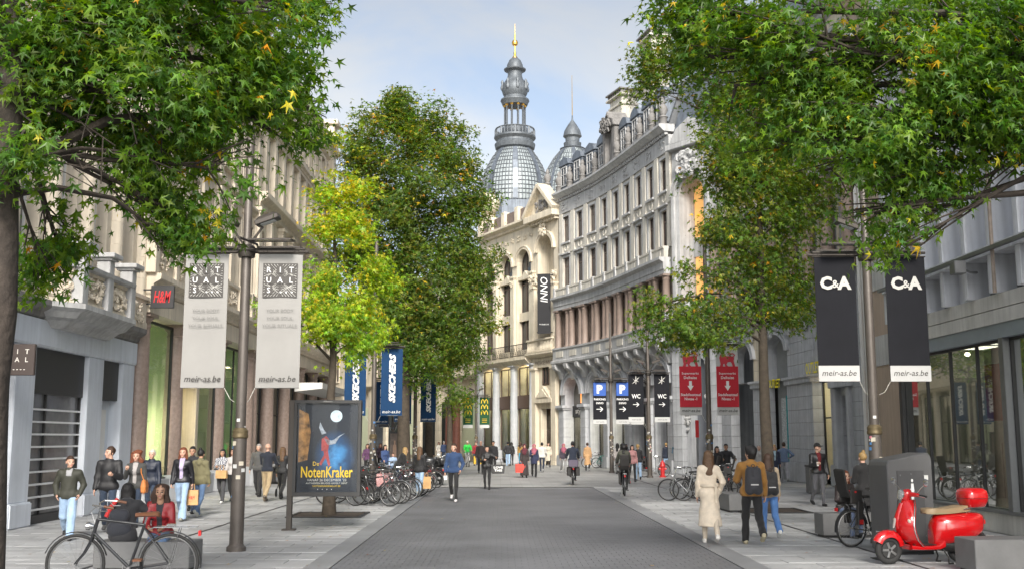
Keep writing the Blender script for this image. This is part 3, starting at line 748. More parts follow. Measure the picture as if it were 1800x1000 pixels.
for z in (9.0, 13.0, 16.5):
    curve_bal = MB()
    curve_bal.path([(-1.2, -0.05, z), (-1.1, -0.75, z), (-0.6, -1.0, z), (0.6, -1.0, z), (1.1, -0.75, z), (1.2, -0.05, z)], 0.05, 6)
    F.put('balcony_rail', curve_bal.mesh('balcony_rail', GREY_METAL, smooth=40), Y(63.2), 0)

# left side further down the street, behind the trees
F = Facade('far_shop_row', 'pale far shop building half hidden by the left trees', [(-12.4, 66), (-15.5, 92), (-24, 122)])
F.row(0, F.L, 16, 6.2, 10.5, 1.3, 0.8, 3.4, STONE_CREAM, WHITE_PAINT, GLASS_DARK, surround=STONE_WARM)
F.row(0, F.L, 16, 10.5, 14.5, 1.3, 0.8, 3.2, STONE_CREAM, WHITE_PAINT, GLASS_DARK, surround=STONE_WARM)
F.cornice(0, F.L, 14.5, 0.7, 0.6, STONE_CREAM); F.cornice(0, F.L, 5.8, 0.4, 0.4, STONE_CREAM)
F.body(5.6, 15.4, 9, STONE_CREAM, inset=0.6)
k = 0
while k*4.6 + 4.4 < F.L:
    stone_pier(F, k*4.6 - 0.35, k*4.6 + 0.35, 0, 5.8, STONE_CREAM, ch=0.8)
    F.shop(k*4.6 + 0.4, k*4.6 + 4.2, 0.1, 5.4, GLASS_GREEN, DARK_METAL, 0.2, 3.0, MATS['green_cream_room'] if k % 2 else ROOM, mv=1, transom=0.6, lamps=2); k += 1

# ------------------------------------------------------------------ right side: modern store with big shop windows
F = Facade('modern_store', 'modern concrete store with vertical fins above wide reflecting shop windows', [(10.5, 27.9), (10.5, 6.0)])
Y = lambda y: 27.9 - y
F.put('plinth', MB().bx(-F.L/2, F.L/2, -0.08, 0.5, 0, 0.43).mesh('plinth', CONCRETE, bevel=0.02), F.L/2, 0)
wi = F.shop(Y(27.75), Y(22.1), 0.45, 4.02, GLASS_REFL, DARK_METAL, 0.05, 5.5, mat('store_room', (0.20, 0.205, 0.19), 0.7, var=0.15, scale=1), mv=3, lamps=4, lamp=LAMP_SOFT)
wi = F.shop(Y(21.9), Y(8), 0.45, 4.02, GLASS_REFL, DARK_METAL, 0.05, 5.5, MATS['store_room'], mv=3, lamps=6, lamp=LAMP_SOFT)
F.put('mullion', MB().bx(-0.1, 0.1, -0.1, 0.25, 0.43, 4.04).mesh('mullion', GREY_METAL, bevel=0.01), Y(22.0), 0)
F.put('mullion', MB().bx(-0.1, 0.06, -0.06, 0.25, 0.43, 4.04).mesh('mullion', DARK_METAL, bevel=0.01), Y(27.8), 0)
F.band('sill', 0, F.L, [(0.0, 0.43), (0.16, 0.43), (0.16, 0.49), (0.0, 0.5)], GREY_METAL)
F.band('steel_fascia', -0.05, F.L, [(-0.4, 4.04), (0.1, 4.04), (0.1, 4.34), (-0.4, 4.34)], mat('blue_grey_steel', (0.27, 0.31, 0.35), 0.45, 0.3, var=0.1))
F.band('concrete_fascia', -0.05, F.L, [(-0.4, 4.345), (0.14, 4.345), (0.14, 4.63), (-0.4, 4.63)], CONCRETE)
F.band('concrete_fascia', -0.05, F.L, [(-0.4, 4.65), (0.14, 4.65), (0.14, 4.95), (-0.4, 4.95)], CONCRETE)
F.body(4.3, 18.4, 14, CONC_GREY, inset=0.62)
F.put('poster_or_reflection_panel', MB().bx(-0.42, 0.42, 0, 0.04, 0, 2.3).mesh('poster_or_reflection_panel', mat('blue_poster', (0.06, 0.36, 0.66), 0.5, var=0.1)), Y(22.9), 0.55, -0.9)
F.put('poster_or_reflection_panel', MB().bx(-0.3, 0.3, 0, 0.04, 0, 1.7).mesh('poster_or_reflection_panel', mat('mint_poster', (0.35, 0.52, 0.50), 0.5, var=0.1)), Y(23.5), 0.65, -0.7)
F.put('poster_or_reflection_panel', MB().bx(-0.4, 0.4, 0, 0.03, 0, 1.25).mesh('poster_or_reflection_panel', mat('red_banner_reflection', (0.42, 0.05, 0.06), 0.6)), Y(23.6), 2.35, -0.45)  # red panel added to imitate the lion banners' reflection in the glass
F.put('poster_or_reflection_panel', MB().bx(-0.4, 0.4, 0, 0.03, 0, 0.35).mesh('poster_or_reflection_panel', WHITE_PAINT), Y(23.6), 3.61, -0.45)  # white top of the same imitated banner reflection, no real poster
q = random.Random(4)
for k in range(9):     # clothes rails and spot lamps inside
    y = 27 - k*1.6
    r_ = MB(); r_.path([(-0.6, 0, 0), (-0.6, 0, 1.4), (0.6, 0, 1.4), (0.6, 0, 0)], 0.02, 6)
    F.put('clothes_rail', r_.mesh('clothes_rail', DARK_METAL), Y(y), 0.45, -2.2 - q.random())
    cl = MB()
    for i in range(9):
        x = -0.5 + i*0.125; cl.loft([[(x - 0.03, -0.2, z), (x + 0.03, -0.2, z), (x + 0.03, 0.2, z), (x - 0.03, 0.2, z)] if z < 1.2 else [(x - 0.02, -0.08, z), (x + 0.02, -0.08, z), (x + 0.02, 0.08, z), (x - 0.02, 0.08, z)] for z in (0.35, 0.9, 1.18, 1.36)])
    F.put('clothes', cl.mesh('clothes', mat('clothes_%d' % (k % 4), [(0.4, 0.28, 0.06), (0.1, 0.1, 0.16), (0.4, 0.06, 0.05), (0.5, 0.48, 0.42)][k % 4], 0.9)), Y(y), 0.45, -2.6 - q.random()*0.5)
for k in range(12): F.put('spot_lamp', MB().ell((0, 0, 0), (0.07, 0.07, 0.05), 8, 5).mesh('spot_lamp', mat('lit_spot', (1, 0.85, 0.6), var=0, emit=14)), Y(27.2 - k*1.1), 4.1, -1.5 - (k % 3))
for z0, z1, zw in ((4.95, 5.75, 0), (5.95, 9.3, 1), (9.5, 12.9, 1), (13.1, 16.5, 1)):
    n = 18; w = F.L / n
    fin = MB().bx(-0.1, 0.1, -0.3, 0.6, 0, z1 - z0).mesh('fin', CONC_GREY, bevel=0.01)
    if zw: back = MB().bx(-w/2 + 0.1, w/2 - 0.1, 0.2, 0.6, 0, (z1 - z0)*0.38).mesh('spandrel', CONC_GREY)
    for k in range(n + 1): F.put('fin', fin, w*k, z0)
    fm, gm = window_meshes(w - 0.2, 0, (z1 - z0)*(0.6 if zw else 0.95), False, 0.04, 0, (), GREY_METAL, GLASS_MID)
    fl, gl = window_meshes(w - 0.2, 0, 0.75, False, 0.04, 0, (), GREY_METAL, GLASS_DARK)
    for k in range(n):
        if zw:
            F.put('spandrel', back, w*(k + 0.5), z0)
            wi = F.put('window', fm, w*(k + 0.5), z0 + (z1 - z0)*0.39, -0.35); link('pane', gm, wi)
        elif k % 3:
            wi = F.put('window', fl, w*(k + 0.5), z0, -0.2); link('pane', gl, wi)
        else: F.put('spandrel', MB().bx(-w/2 + 0.1, w/2 - 0.1, 0.05, 0.6, 0, z1 - z0).mesh('spandrel', CONC_GREY), w*(k + 0.5), z0)
    F.band('floor_band', -0.1, F.L, [(-0.6, z1), (0.3 if zw else 0.34, z1), (0.3 if zw else 0.34, z1 + 0.2), (-0.6, z1 + 0.2)], CONC_GREY)
F.cornice(0, F.L, 16.7, 0.9, 0.3, CONC_GREY)
F.band('handrail', 0, F.L, [(0.42, 5.78), (0.5, 5.78), (0.5, 5.86), (0.42, 5.86)], GREY_METAL)
for y in (25.6, 21.4): F.put('downpipe', MB().path([(0, -0.42, 4.9), (0, -0.42, 16.5)], 0.04, 8).mesh('downpipe', mat('rusty_pipe', (0.22, 0.18, 0.15), 0.7, var=0.3, scale=4), smooth=40), Y(y), 0)
for k, y in enumerate((22.6, 17)):
    fl = MB(); fl.bx(-0.14, 0.14, -0.2, 0.05, -0.14, 0.14); fl.path([(0, 0, 0), (0, 0.2, -0.1), (0, 0.35, -0.1)], 0.03, 6)
    F.put('floodlight', fl.mesh('floodlight', GREY_METAL, bevel=0.02), Y(y), 5.6, 0.55)

# right side: narrow beige house between the modern store and the stone arcade
F = Facade('beige_house', 'narrow beige rendered house between stone arcade and modern store', [(14.0, 41.0), (14.0, 29.0)])
F.put('wall_panel', panel_mesh(F.L, 19, 1.4, 0, 3.4, False, 0.6, BEIGE), F.L/2, 0)
F.put('door_recess', MB().bx(-0.7, 0.7, 0.55, 0.6, 0, 3.4).mesh('door_recess', mat('ochre_recess', (0.36, 0.24, 0.15), 0.8)), F.L/2, 0)
for z in (4.6, 7.4): F.band('stone_band', 0, F.L, [(-0.1, z), (0.05, z), (0.05, z + 1.1), (-0.1, z + 1.1)], CONCRETE)
F.put('downpipe', MB().path([(0, -0.15, 0), (0, -0.15, 18)], 0.09, 8).mesh('downpipe', WHITE_PAINT, smooth=40), 0.5, 0)
F.put('downpipe', MB().path([(0, -0.15, 0), (0, -0.15, 18)], 0.07, 8).mesh('downpipe', WHITE_PAINT, smooth=40), 0.95, 0)
F.cornice(0, F.L, 19, 0.6, 0.5, BEIGE); F.body(0, 19.5, 9, BEIGE, inset=0.65)

# ------------------------------------------------------------------ right side: stone arcade behind the trees
F = Facade('stone_arcade', 'grey stone festival hall front with tall dark archways behind right tree', [(11.95, 57.3), (13.55, 49.8), (14.0, 41.05)])
U = F.u_at
ua, ub, uc, ud = U(1275), U(1335), U(1357), U(1397)
OP = [  # left u, right u, top z, arched
    (U(1290), U(1330), 6.9, 0.75, 'dark'), (U(1352), U(1390), 6.9, 0.75, 'teal'), (U(1436), U(1468), 5.3, 0, 'shop'), (U(1480), U(1499), 3.7, 0, 'door')]
prev = 0.0
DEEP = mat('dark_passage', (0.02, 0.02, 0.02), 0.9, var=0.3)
for (a, c, zt, ar, kind) in OP:
    w = c - a; u = (a + c)/2
    stone_pier(F, prev, a, 0.9, 4.4, BLUESTONE, out=0.12)
    pw = a - prev
    F.put('plinth', MB().bx(-pw/2 - 0.04, pw/2 + 0.04, -0.24, 0.4, 0, 0.9).mesh('plinth', BLUESTONE, bevel=0.04), (prev + a)/2, 0)
    F.put('impost', MB().bx(-pw/2 - 0.06, pw/2 + 0.06, -0.26, 0.4, 4.4, 4.75).bx(-pw/2 - 0.12, pw/2 + 0.12, -0.36, 0.4, 4.62, 4.76).mesh('impost', BLUESTONE, bevel=0.03), (prev + a)/2, 0)
    stone_pier(F, prev, a, 4.76, 7.9, STONE_CREAM if pw < 1.6 else BLUESTONE, out=0.05)
    if ar:
        F.put('wall_panel', panel_mesh(w, 3.14, w, 0, zt - 4.76, ar, 0.7, BLUESTONE), u, 4.76)
        F.put('arch_ring', arch_ring(w*0.98, 0, 0.35, 0.2, BLUESTONE, rise=w/2*ar), u, zt - w/2*ar)
    else: F.put('wall_panel', MB().bx(-w/2, w/2, 0.05, 0.5, zt, 7.9).mesh('wall_panel', BLUESTONE), u, 0)
    if kind == 'dark':
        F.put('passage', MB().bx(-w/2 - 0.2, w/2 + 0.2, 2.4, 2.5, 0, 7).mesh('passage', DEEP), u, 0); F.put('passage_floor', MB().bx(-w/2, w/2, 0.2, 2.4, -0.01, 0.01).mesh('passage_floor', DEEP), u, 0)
        F.put('gate', MB().bx(-w/2, -w/2 + 0.5, 1.2, 1.26, 0, 4.6).mesh('gate', mat('amber_door', (0.10, 0.07, 0.04), 0.5)), u, 0)
    elif kind == 'teal':
        F.put('shop_front', MB().bx(-w/2, w/2, 0.55, 0.6, 0, 7).mesh('shop_front', mat('stone_infill', (0.24, 0.25, 0.25), 0.7)), u, 0)
        F.put('door_panel', MB().bx(-w*0.02, w/2, 0.42, 0.54, 0, 4.0).mesh('door_panel', mat('teal_panel', (0.01, 0.26, 0.27), 0.5, var=0.1)), u, 0)
        F.put('lattice', MB().bx(-w*0.3, -w*0.05, 0.48, 0.54, 0.5, 3.9).mesh('lattice', mat('pale_lattice', (0.42, 0.44, 0.44), 0.6, var=0.5, scale=14)), u, 0)
        text('OUTLET', 1.3, 0.42, mat('yellow_sign', (0.85, 0.72, 0.0), 0.5, var=0.03), F.root, F.at(u + 0.2, 0.3, 4.55), 'lettering', bold=0.02)
    elif kind == 'shop':
        F.shop(a, c, 0.3, 4.4, GLASS_SHOP, DARK_METAL, 0.35, 3.0, ROOM, mv=1, transom=0.62, lamps=1)
        F.put('poster_or_reflection_panel', MB().bx(-0.5, 0.5, 0, 0.03, 0, 1.8).mesh('poster_or_reflection_panel', mat('coral_poster', (0.62, 0.33, 0.27), 0.6)), u, 0.5, -0.8)
        text('OUTLET', 1.7, 0.5, MATS['yellow_sign'], F.root, F.at(u - 0.1, 0.42, 4.95), 'lettering', bold=0.02)
    else:
        F.put('door', MB().bx(-w/2, w/2, 0.3, 0.4, 0, zt).mesh('door', mat('grey_door', (0.16, 0.17, 0.19), 0.5)), u, 0)
        F.put('door_case', MB().bx(-w/2 - 0.3, -w/2, -0.22, 0.1, 0, zt + 0.3).bx(w/2, w/2 + 0.3, -0.22, 0.1, 0, zt + 0.3).bx(-w/2 - 0.45, w/2 + 0.45, -0.35, 0.1, zt + 0.3, zt + 0.55).prism([(-w/2 - 0.3, zt + 0.55), (w/2 + 0.3, zt + 0.55), (0, zt + 1.5)], -0.25, 0.1).mesh('door_case', BLUESTONE, bevel=0.02), u, 0)
        F.put('carved_relief', scroll_mesh(0.9, 0.9, 0.1, BLUESTONE, 60, 18), u, zt + 0.5, 0.26)
    prev = c
stone_pier(F, prev, F.L - 0.02, 0, 7.9, BLUESTONE, out=0.06)
F.cornice(0, F.L, 7.9, 0.7, 0.75, BLUESTONE)
for k in range(8):
    F.put('console', console_mesh(0.35, 0.7, 0.6, BLUESTONE), 0.6 + k*(F.L - 1.2)/7, 7.2)
    F.put('carved_relief', scroll_mesh(0.8, 1.0, 0.14, STONE_GREY, 90 + k, 18), 0.6 + (k + 0.5)*(F.L - 1.2)/7 if k < 7 else 0.6, 6.7, 0.08)
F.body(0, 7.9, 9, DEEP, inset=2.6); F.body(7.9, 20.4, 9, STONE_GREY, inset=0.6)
F.row(0, F.L, 7, 8.6, 12.9, 1.2, 0.8, 3.4, STONE_GREY, BROWN_FRAME, GLASS_DARK, surround=STONE_CREAM, sill=STONE_GREY)
F.row(0, F.L, 7, 12.9, 16.6, 1.2, 0.6, 2.9, STONE_CREAM, BROWN_FRAME, GLASS_DARK, surround=STONE_GREY, sill=STONE_GREY)
F.row(0, F.L, 7, 16.6, 19.6, 1.2, 0.5, 2.3, STONE_CREAM, BROWN_FRAME, GLASS_DARK, surround=STONE_GREY)
pm = column_mesh(0.3, 4.0, BROWN_COL)
for k in range(8): F.put('column', pm, F.L*k/7, 8.7, 0.3)
for z in (12.7, 16.4): F.cornice(0, F.L, z, 0.35, 0.45, STONE_GREY)
F.cornice(0, F.L, 19.6, 0.8, 0.7, STONE_GREY)
F.band('mansard_roof', 0, F.L, [(-0.3, 20.4), (0.1, 20.4), (-1.3, 24.2), (-5, 25)], ZINC)

# pavilion with the tall arch
F = Facade('arched_pavilion', 'grey stone pavilion with tall deep arch glowing orange beside curved building', [(9.95, 60.2), (11.9, 57.35)])
w = F.L
stone_pier(F, 0, 0.75, 0, 8.2, BLUESTONE, out=0.35, ch=0.7); stone_pier(F, w - 0.75, w, 0, 8.2, BLUESTONE, out=0.35, ch=0.7)
F.put('wall_panel', panel_mesh(w - 1.5, 8.2, 1.3, 0.0, 6.4, True, 0.6, BLUESTONE), w/2, 0)
F.put('door', MB().bx(-0.65, 0.65, 0.5, 0.56, 0, 6.4).mesh('door', MATS['grey_door']), w/2, 0)
for k in range(5): F.put('carved_relief', scroll_mesh(0.6, 1.2, 0.16, STONE_GREY, 120 + k, 18), w/2 + (-0.9 if k % 2 else 0.9), 1.2 + k*1.15, 0.02)
F.cornice(0, w, 8.2, 0.8, 0.6, BLUESTONE, base=0.3)
F.put('carved_relief', scroll_mesh(3.0, 2.0, 0.35, STONE_GREY, 140, 60), w/2, 7.4, 0.7)
F.put('wall_panel', panel_mesh(w, 9.4, 1.9, 0.3, 7.6, True, 1.1, STONE_GREY), w/2, 9.0)
for k, (t, d) in enumerate(((0.0, 0.25), (0.25, 0.5))):
    F.put('arch_ring', arch_ring(1.9 + t*2, 0, 0.3, d*0.6 + 0.1, STONE_GREY), w/2, 9.0 + 7.6 - 0.95)
    for sx in (-1, 1): F.put('jamb', MB().bx(-0.14, 0.14, -d*0.6 - 0.1, 0.05, 0, 6.35).mesh('jamb', STONE_GREY, bevel=0.02), w/2 + sx*(0.95 + 0.15 + t), 9.3)
F.put('lit_window', MB().bx(-0.93, 0.93, 0.95, 1.0, 0.3, 7.5).mesh('lit_window', ORANGE_LIT), w/2, 9.0)
F.put('window', MB().bx(-0.95, 0.95, 0.85, 0.95, 3.2, 4.3).bx(-0.04, 0.04, 0.86, 0.93, 0.3, 3.2).mesh('window', STONE_GREY), w/2, 9.0)
gb = MB(); gb.bx(-w/2 - 0.1, w/2 + 0.1, -0.45, 0.4, 0, 0.35); gb.prism([(-w/2, 0.35), (w/2, 0.35), (w*0.3, 1.2), (0, 1.7), (-w*0.3, 1.2)], -0.35, 0.3)
F.put('gable', gb.mesh('gable', STONE_GREY, bevel=0.04), w/2, 18.4)
F.put('carved_relief', scroll_mesh(1.6, 1.6, 0.3, STONE_GREY, 150, 40), w/2, 16.5, 0.3)
F.body(0.1, 23, 8, STONE_GREY, inset=1.15)
F.put('roof', MB().loft([[(-w/2, -0.1, 18.75), (w/2, -0.1, 18.75), (w/2, 6, 18.75), (-w/2, 6, 18.75)], [(-w/2 + 0.5, 0.9, 23), (w/2 - 0.5, 0.9, 23), (w/2 - 0.5, 5, 23), (-w/2 + 0.5, 5, 23)]]).mesh('roof', ZINC), w/2, 0)

# ------------------------------------------------------------------ curved building
F = Facade('curved_building', 'concave curved stone building with brown columns, arcade and zinc mansard roof', [(4.45, 78.8), (5.6, 76.2), (6.75, 73.2), (7.75, 69.6), (8.6, 66.0), (9.35, 62.6), (9.9, 60.3)])
L = F.L; nW = 9; bw = L / nW; nA = 5; aw = L / nA
for k in range(nA):                                     # arcade
    u = aw*(k + 0.5); ow = aw - 1.35
    F.put('wall_panel', panel_mesh(aw + 0.02, 6.9, ow, 0.0, 6.35, True, 0.75, BLUESTONE), u, 0)
    F.put('arch_ring', arch_ring(ow*0.99, 6.35 - ow/2, 0.42, 0.22, BLUESTONE), u, 0)
    F.put('keystone', console_mesh(0.34, 0.75, 0.4, STONE_PALE), u, 6.15)
    if k in (0, 1, 2):
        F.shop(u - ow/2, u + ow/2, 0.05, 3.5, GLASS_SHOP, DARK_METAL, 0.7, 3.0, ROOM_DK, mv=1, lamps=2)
        F.put('shop_fascia', MB().bx(-ow/2, ow/2, 0.6, 0.7, 3.5, 4.3).mesh('shop_fascia', DARK_BOARD), u, 0)
        F.put('arch_window', MB().prism([(x, z - 0.02) for x, z in outline(ow - 0.02, 4.3, 6.33, True)], 0.72, 0.74).mesh('arch_window', GLASS_MID), u, 0)
        if k == 0: F.put('light_strip', MB().bx(-0.1, 0.1, 0.66, 0.7, 4.5, 6.0).bx(0.22, 0.3, 0.66, 0.7, 4.5, 5.7).mesh('light_strip', mat('lit_orange_strip', (1.0, 0.3, 0.06), var=0, emit=1.6)), u, 0)
        text('styles' if k == 0 else 'styles', 1.5, 0.5, PALE_SIGN, F.root, F.at(u, -0.58, 3.88), 'lettering', bold=0.02)
        for j in range(3): F.put('light_strip', MB().bx(-0.7, 0.7, 0.0, 0.05, 0, 0.05).mesh('light_strip', LAMP_ON), u, 2.4 + j*0.35, -1.8)
        F.put('screen', MB().bx(-0.35, 0.35, 0, 0.05, 0, 1.9).mesh('screen', mat('lit_lilac_screen', (0.55, 0.55, 0.85), var=0.2, emit=0.5) if k else DARK_BOARD), u + 0.5, 0.3, -0.9)
        if k == 0: text('eating', 1.5, 0.35, PALE_SIGN, F.root, F.at(u + 0.5, -0.88, 1.25) @ Matrix.Rotation(R(-90), 4, 'Y'), 'lettering', bold=0.02)
    else:
        F.put('shop_front', MB().bx(-ow/2, ow/2, 0.7, 0.75, 0, 6.4).mesh('shop_front', GLASS_DARK), u, 0)
        F.put('door_frame', MB().bx(-ow/2, ow/2, 0.62, 0.7, 3.3, 3.6).bx(-0.05, 0.05, 0.62, 0.7, 0, 3.3).mesh('door_frame', DARK_METAL), u, 0)
for k in range(nA + 1):
    u = min(max(aw*k, 0.42), L - 0.42)
    stone_pier(F, u - 0.4, u + 0.4, 0.75, 4.0, BLUESTONE, out=0.22, ch=0.65)
    F.put('plinth', MB().bx(-0.5, 0.5, -0.36, 0.3, 0, 0.75).mesh('plinth', BLUESTONE, bevel=0.03), u, 0)
    F.put('impost', MB().bx(-0.5, 0.5, -0.32, 0.3, 4.0, 4.12).bx(-0.58, 0.58, -0.42, 0.3, 4.12, 4.34).mesh('impost', BLUESTONE, bevel=0.03), u, 0)
cm = console_mesh(0.5, 1.1, 0.85, STONE_GREY)
for k in range(11): F.put('console', cm, L*(k + 0.25)/10.6, 6.2)
F.band('frieze', 0, L, [(-0.3, 6.88), (0.05, 6.88), (0.05, 7.3), (-0.3, 7.3)], STONE_GREY)
F.band('cornice', 0, L, [(-0.2, 7.3), (0.7, 7.3), (0.85, 7.38), (0.85, 7.55), (0.75, 7.6), (-0.2, 7.6)], STONE_GREY)
F.band('parapet', 0, L, [(0.45, 7.6), (0.65, 7.6), (0.65, 8.35), (0.72, 8.38), (0.72, 8.5), (-0.2, 8.5), (-0.2, 7.6)], STONE_GREY)
ppan = MB().bx(-0.55, 0.55, -0.02, 0.05, 0, 0.42).mesh('parapet_panel', STONE_PALE)
for k in range(nW): F.put('parapet_panel', ppan, bw*(k + 0.5), 7.8, 0.66)
# brown columns in pairs
F.row(0, L, nW, 8.5, 11.3, bw*0.62, 0.0, 2.7, BROWN_COL, BROWN_FRAME, mat('brown_glass', (0.16, 0.125, 0.10), 0.25, var=0.3), depth=0.3, mv=1, tr=())
bc = MB().lathe([(0.3, 0), (0.3, 0.12), (0.25, 0.2), (0.25, 0.9), (0.21, 2.45), (0.25, 2.5), (0.21, 2.55), (0.28, 2.68)], 14).bx(-0.3, 0.3, -0.3, 0.3, 2.68, 2.79).mesh('column', BROWN_COL, smooth=40)
for k in range(nW + 1):
    for d in (-0.3, 0.3):
        if 0 <= bw*k + d <= L: F.put('column', bc, bw*k + d, 8.5, 0.32)
F.band('entablature', 0, L, [(-0.3, 11.3), (0.55, 11.3), (0.55, 11.55), (0.6, 11.57), (0.6, 11.95), (0.85, 12.1), (0.85, 12.25), (-0.3, 12.25)], STONE_GREY)
F.band('parapet', 0, L, [(0.3, 12.25), (0.55, 12.25), (0.55, 12.75), (0.6, 12.78), (0.6, 12.9), (0.25, 12.9)], STONE_PALE)
for k in range(nW):
    F.put('parapet_panel', MB().bx(-0.6, 0.6, -0.03, 0.05, 0, 0.3).mesh('parapet_panel', STONE_PALE), bw*(k + 0.5), 12.35, 0.55)
    F.put('post', MB().bx(-0.13, 0.13, -0.08, 0.1, 0, 0.7).mesh('post', STONE_GREY), bw*k + 0.2, 12.26, 0.57)
F.row(0, L, nW, 12.25, 15.6, 1.0, 0.7, 2.95, STONE_PALE, BROWN_FRAME, GLASS_DARK, depth=0.2, surround=STONE_GREY, sill=STONE_GREY, hood=STONE_GREY, tr=(0.72,))
F.row(0, L, nW, 15.6, 18.6, 0.95, 0.75, 2.7, STONE_PALE, BROWN_FRAME, GLASS_DARK, depth=0.2, surround=STONE_GREY, sill=STONE_GREY, tr=(0.7,))
wr = MB(); wr.torus((0, 0, 0), (0, 1, 0), 0.26, 0.045, 14, 6); wr = wr.mesh('carved_relief', STONE_PALE, smooth=50)
pmh = MB().bx(-0.28, 0.28, -0.09, 0.1, 12.9, 18.6).bx(-0.34, 0.34, -0.14, 0.1, 15.5, 15.65).mesh('pilaster', STONE_PALE, bevel=0.012)
for k in range(nW + 1): F.put('pilaster', pmh, min(max(bw*k, 0.3), L - 0.3), 0)
for k in range(nW): F.put('carved_relief', wr, bw*(k + 0.5), 15.95, 0.02)
F.band('frieze', 0, L, [(-0.3, 18.6), (0.1, 18.6), (0.12, 19.55), (-0.3, 19.55)], STONE_GREY)
for k in range(nW): F.put('carved_relief', scroll_mesh(1.2, 0.7, 0.05, STONE_GREY, 200 + k, 10), bw*(k + 0.5), 18.75, 0.12)
dent = MB().bx(-0.08, 0.08, -0.16, 0.05, 0, 0.17).mesh('dentil', STONE_GREY)
nd = int(L / 0.36)
for k in range(nd): F.put('dentil', dent, (k + 0.5)*L/nd, 19.56, 0.14)
F.band('cornice', 0, L, [(-0.3, 19.73), (0.38, 19.73), (0.62, 19.95), (0.7, 20.0), (0.7, 20.15), (-0.3, 20.2)], STONE_GREY)
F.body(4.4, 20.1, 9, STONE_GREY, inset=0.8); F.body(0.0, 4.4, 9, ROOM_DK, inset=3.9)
F.band('mansard_roof', 0, L, [(-0.2, 20.15), (0.05, 20.15), (-0.9, 22.8), (-1.1, 22.9), (-6, 23.4), (-6, 20.15)], SLATE)
F.band('roof_edge', 0, L, [(-0.75, 22.75), (-0.62, 22.75), (-0.6, 22.95), (-0.95, 23.0)], STONE_GREY)
dm = MB(); dm.bx(-0.75, 0.75, -0.25, 1.4, 0, 1.75); dm.prism([(-0.85, 1.75), (0.85, 1.75), (0.62, 2.2), (0, 2.42), (-0.62, 2.2)], -0.35, 1.6)
dorm = dm.mesh('dormer', ZINC, bevel=0.03)
fm, gm = window_meshes(0.85, 0.2, 1.6, False, 0.045, 1, (0.6,), STONE_GREY, GLASS_DARK)
stat = MB().lathe([(0.24, 0), (0.24, 0.45), (0.3, 0.5), (0.16, 0.62), (0.3, 0.95), (0.22, 1.2), (0.12, 1.3), (0.17, 1.45), (0.05, 1.7)], 9).mesh('roof_urn', STONE_DARK, smooth=50)
big = MB(); big.bx(-1.15, -0.6, -0.4, 0.8, 0, 2.4); big.bx(0.6, 1.15, -0.4, 0.8, 0, 2.4); big.prism([(-1.3, 2.4), (1.3, 2.4), (1.0, 2.9), (0.45, 3.1), (0, 3.7), (-0.45, 3.1), (-1.0, 2.9)], -0.5, 0.9); big.bx(-0.62, 0.62, -0.1, 0.8, 0, 2.4)
big = big.mesh('stone_dormer', STONE_DARK, bevel=0.04)
for k in range(nW):
    u = bw*(k + 0.5)
    if k in (4,):
        d = F.put('stone_dormer', big, u, 20.15, 0.1); link('carved_relief', scroll_mesh(1.9, 1.2, 0.2, STONE_DARK, 230 + k, 26), d, (0, -0.5, 2.1)); continue
    d = F.put('dormer', dorm, u, 20.4, -0.1)
    w_ = link('window', fm, d, (0, -0.33, 0)); link('pane', gm, w_)
for k in range(nW + 1): F.put('roof_urn', stat, min(max(bw*k, 0.4), L - 0.4), 20.15, 0.25)
for u, zt in ((L*0.31, 26.4), (L*0.6, 28.6)):
    ch = MB(); ch.bx(-1.0, 1.0, -0.6, 0.6, 21, zt - 1.0); ch.bx(-1.1, 1.1, -0.7, 0.7, zt - 1.0, zt - 0.8); ch.bx(-1.0, 1.0, -0.6, 0.6, zt - 0.8, zt - 0.35); ch.bx(-1.25, 1.25, -0.85, 0.85, zt - 0.35, zt - 0.2)
    c_ = F.put('chimney', ch.mesh('chimney', STONE_PALE, bevel=0.03), u, 0, -2.2)
    for q in range(7): link('chimney_pot', MB().bx(-0.09, 0.09, -0.7, 0.7, 0, 0.28).mesh('chimney_pot', STONE_DARK), c_, (-1.05 + q*0.35, 0, zt - 0.2))
    link('chimney_slab', MB().bx(-1.25, 1.25, -0.85, 0.85, 0, 0.1).mesh('chimney_slab', STONE_DARK), c_, (0, 0, zt + 0.08))

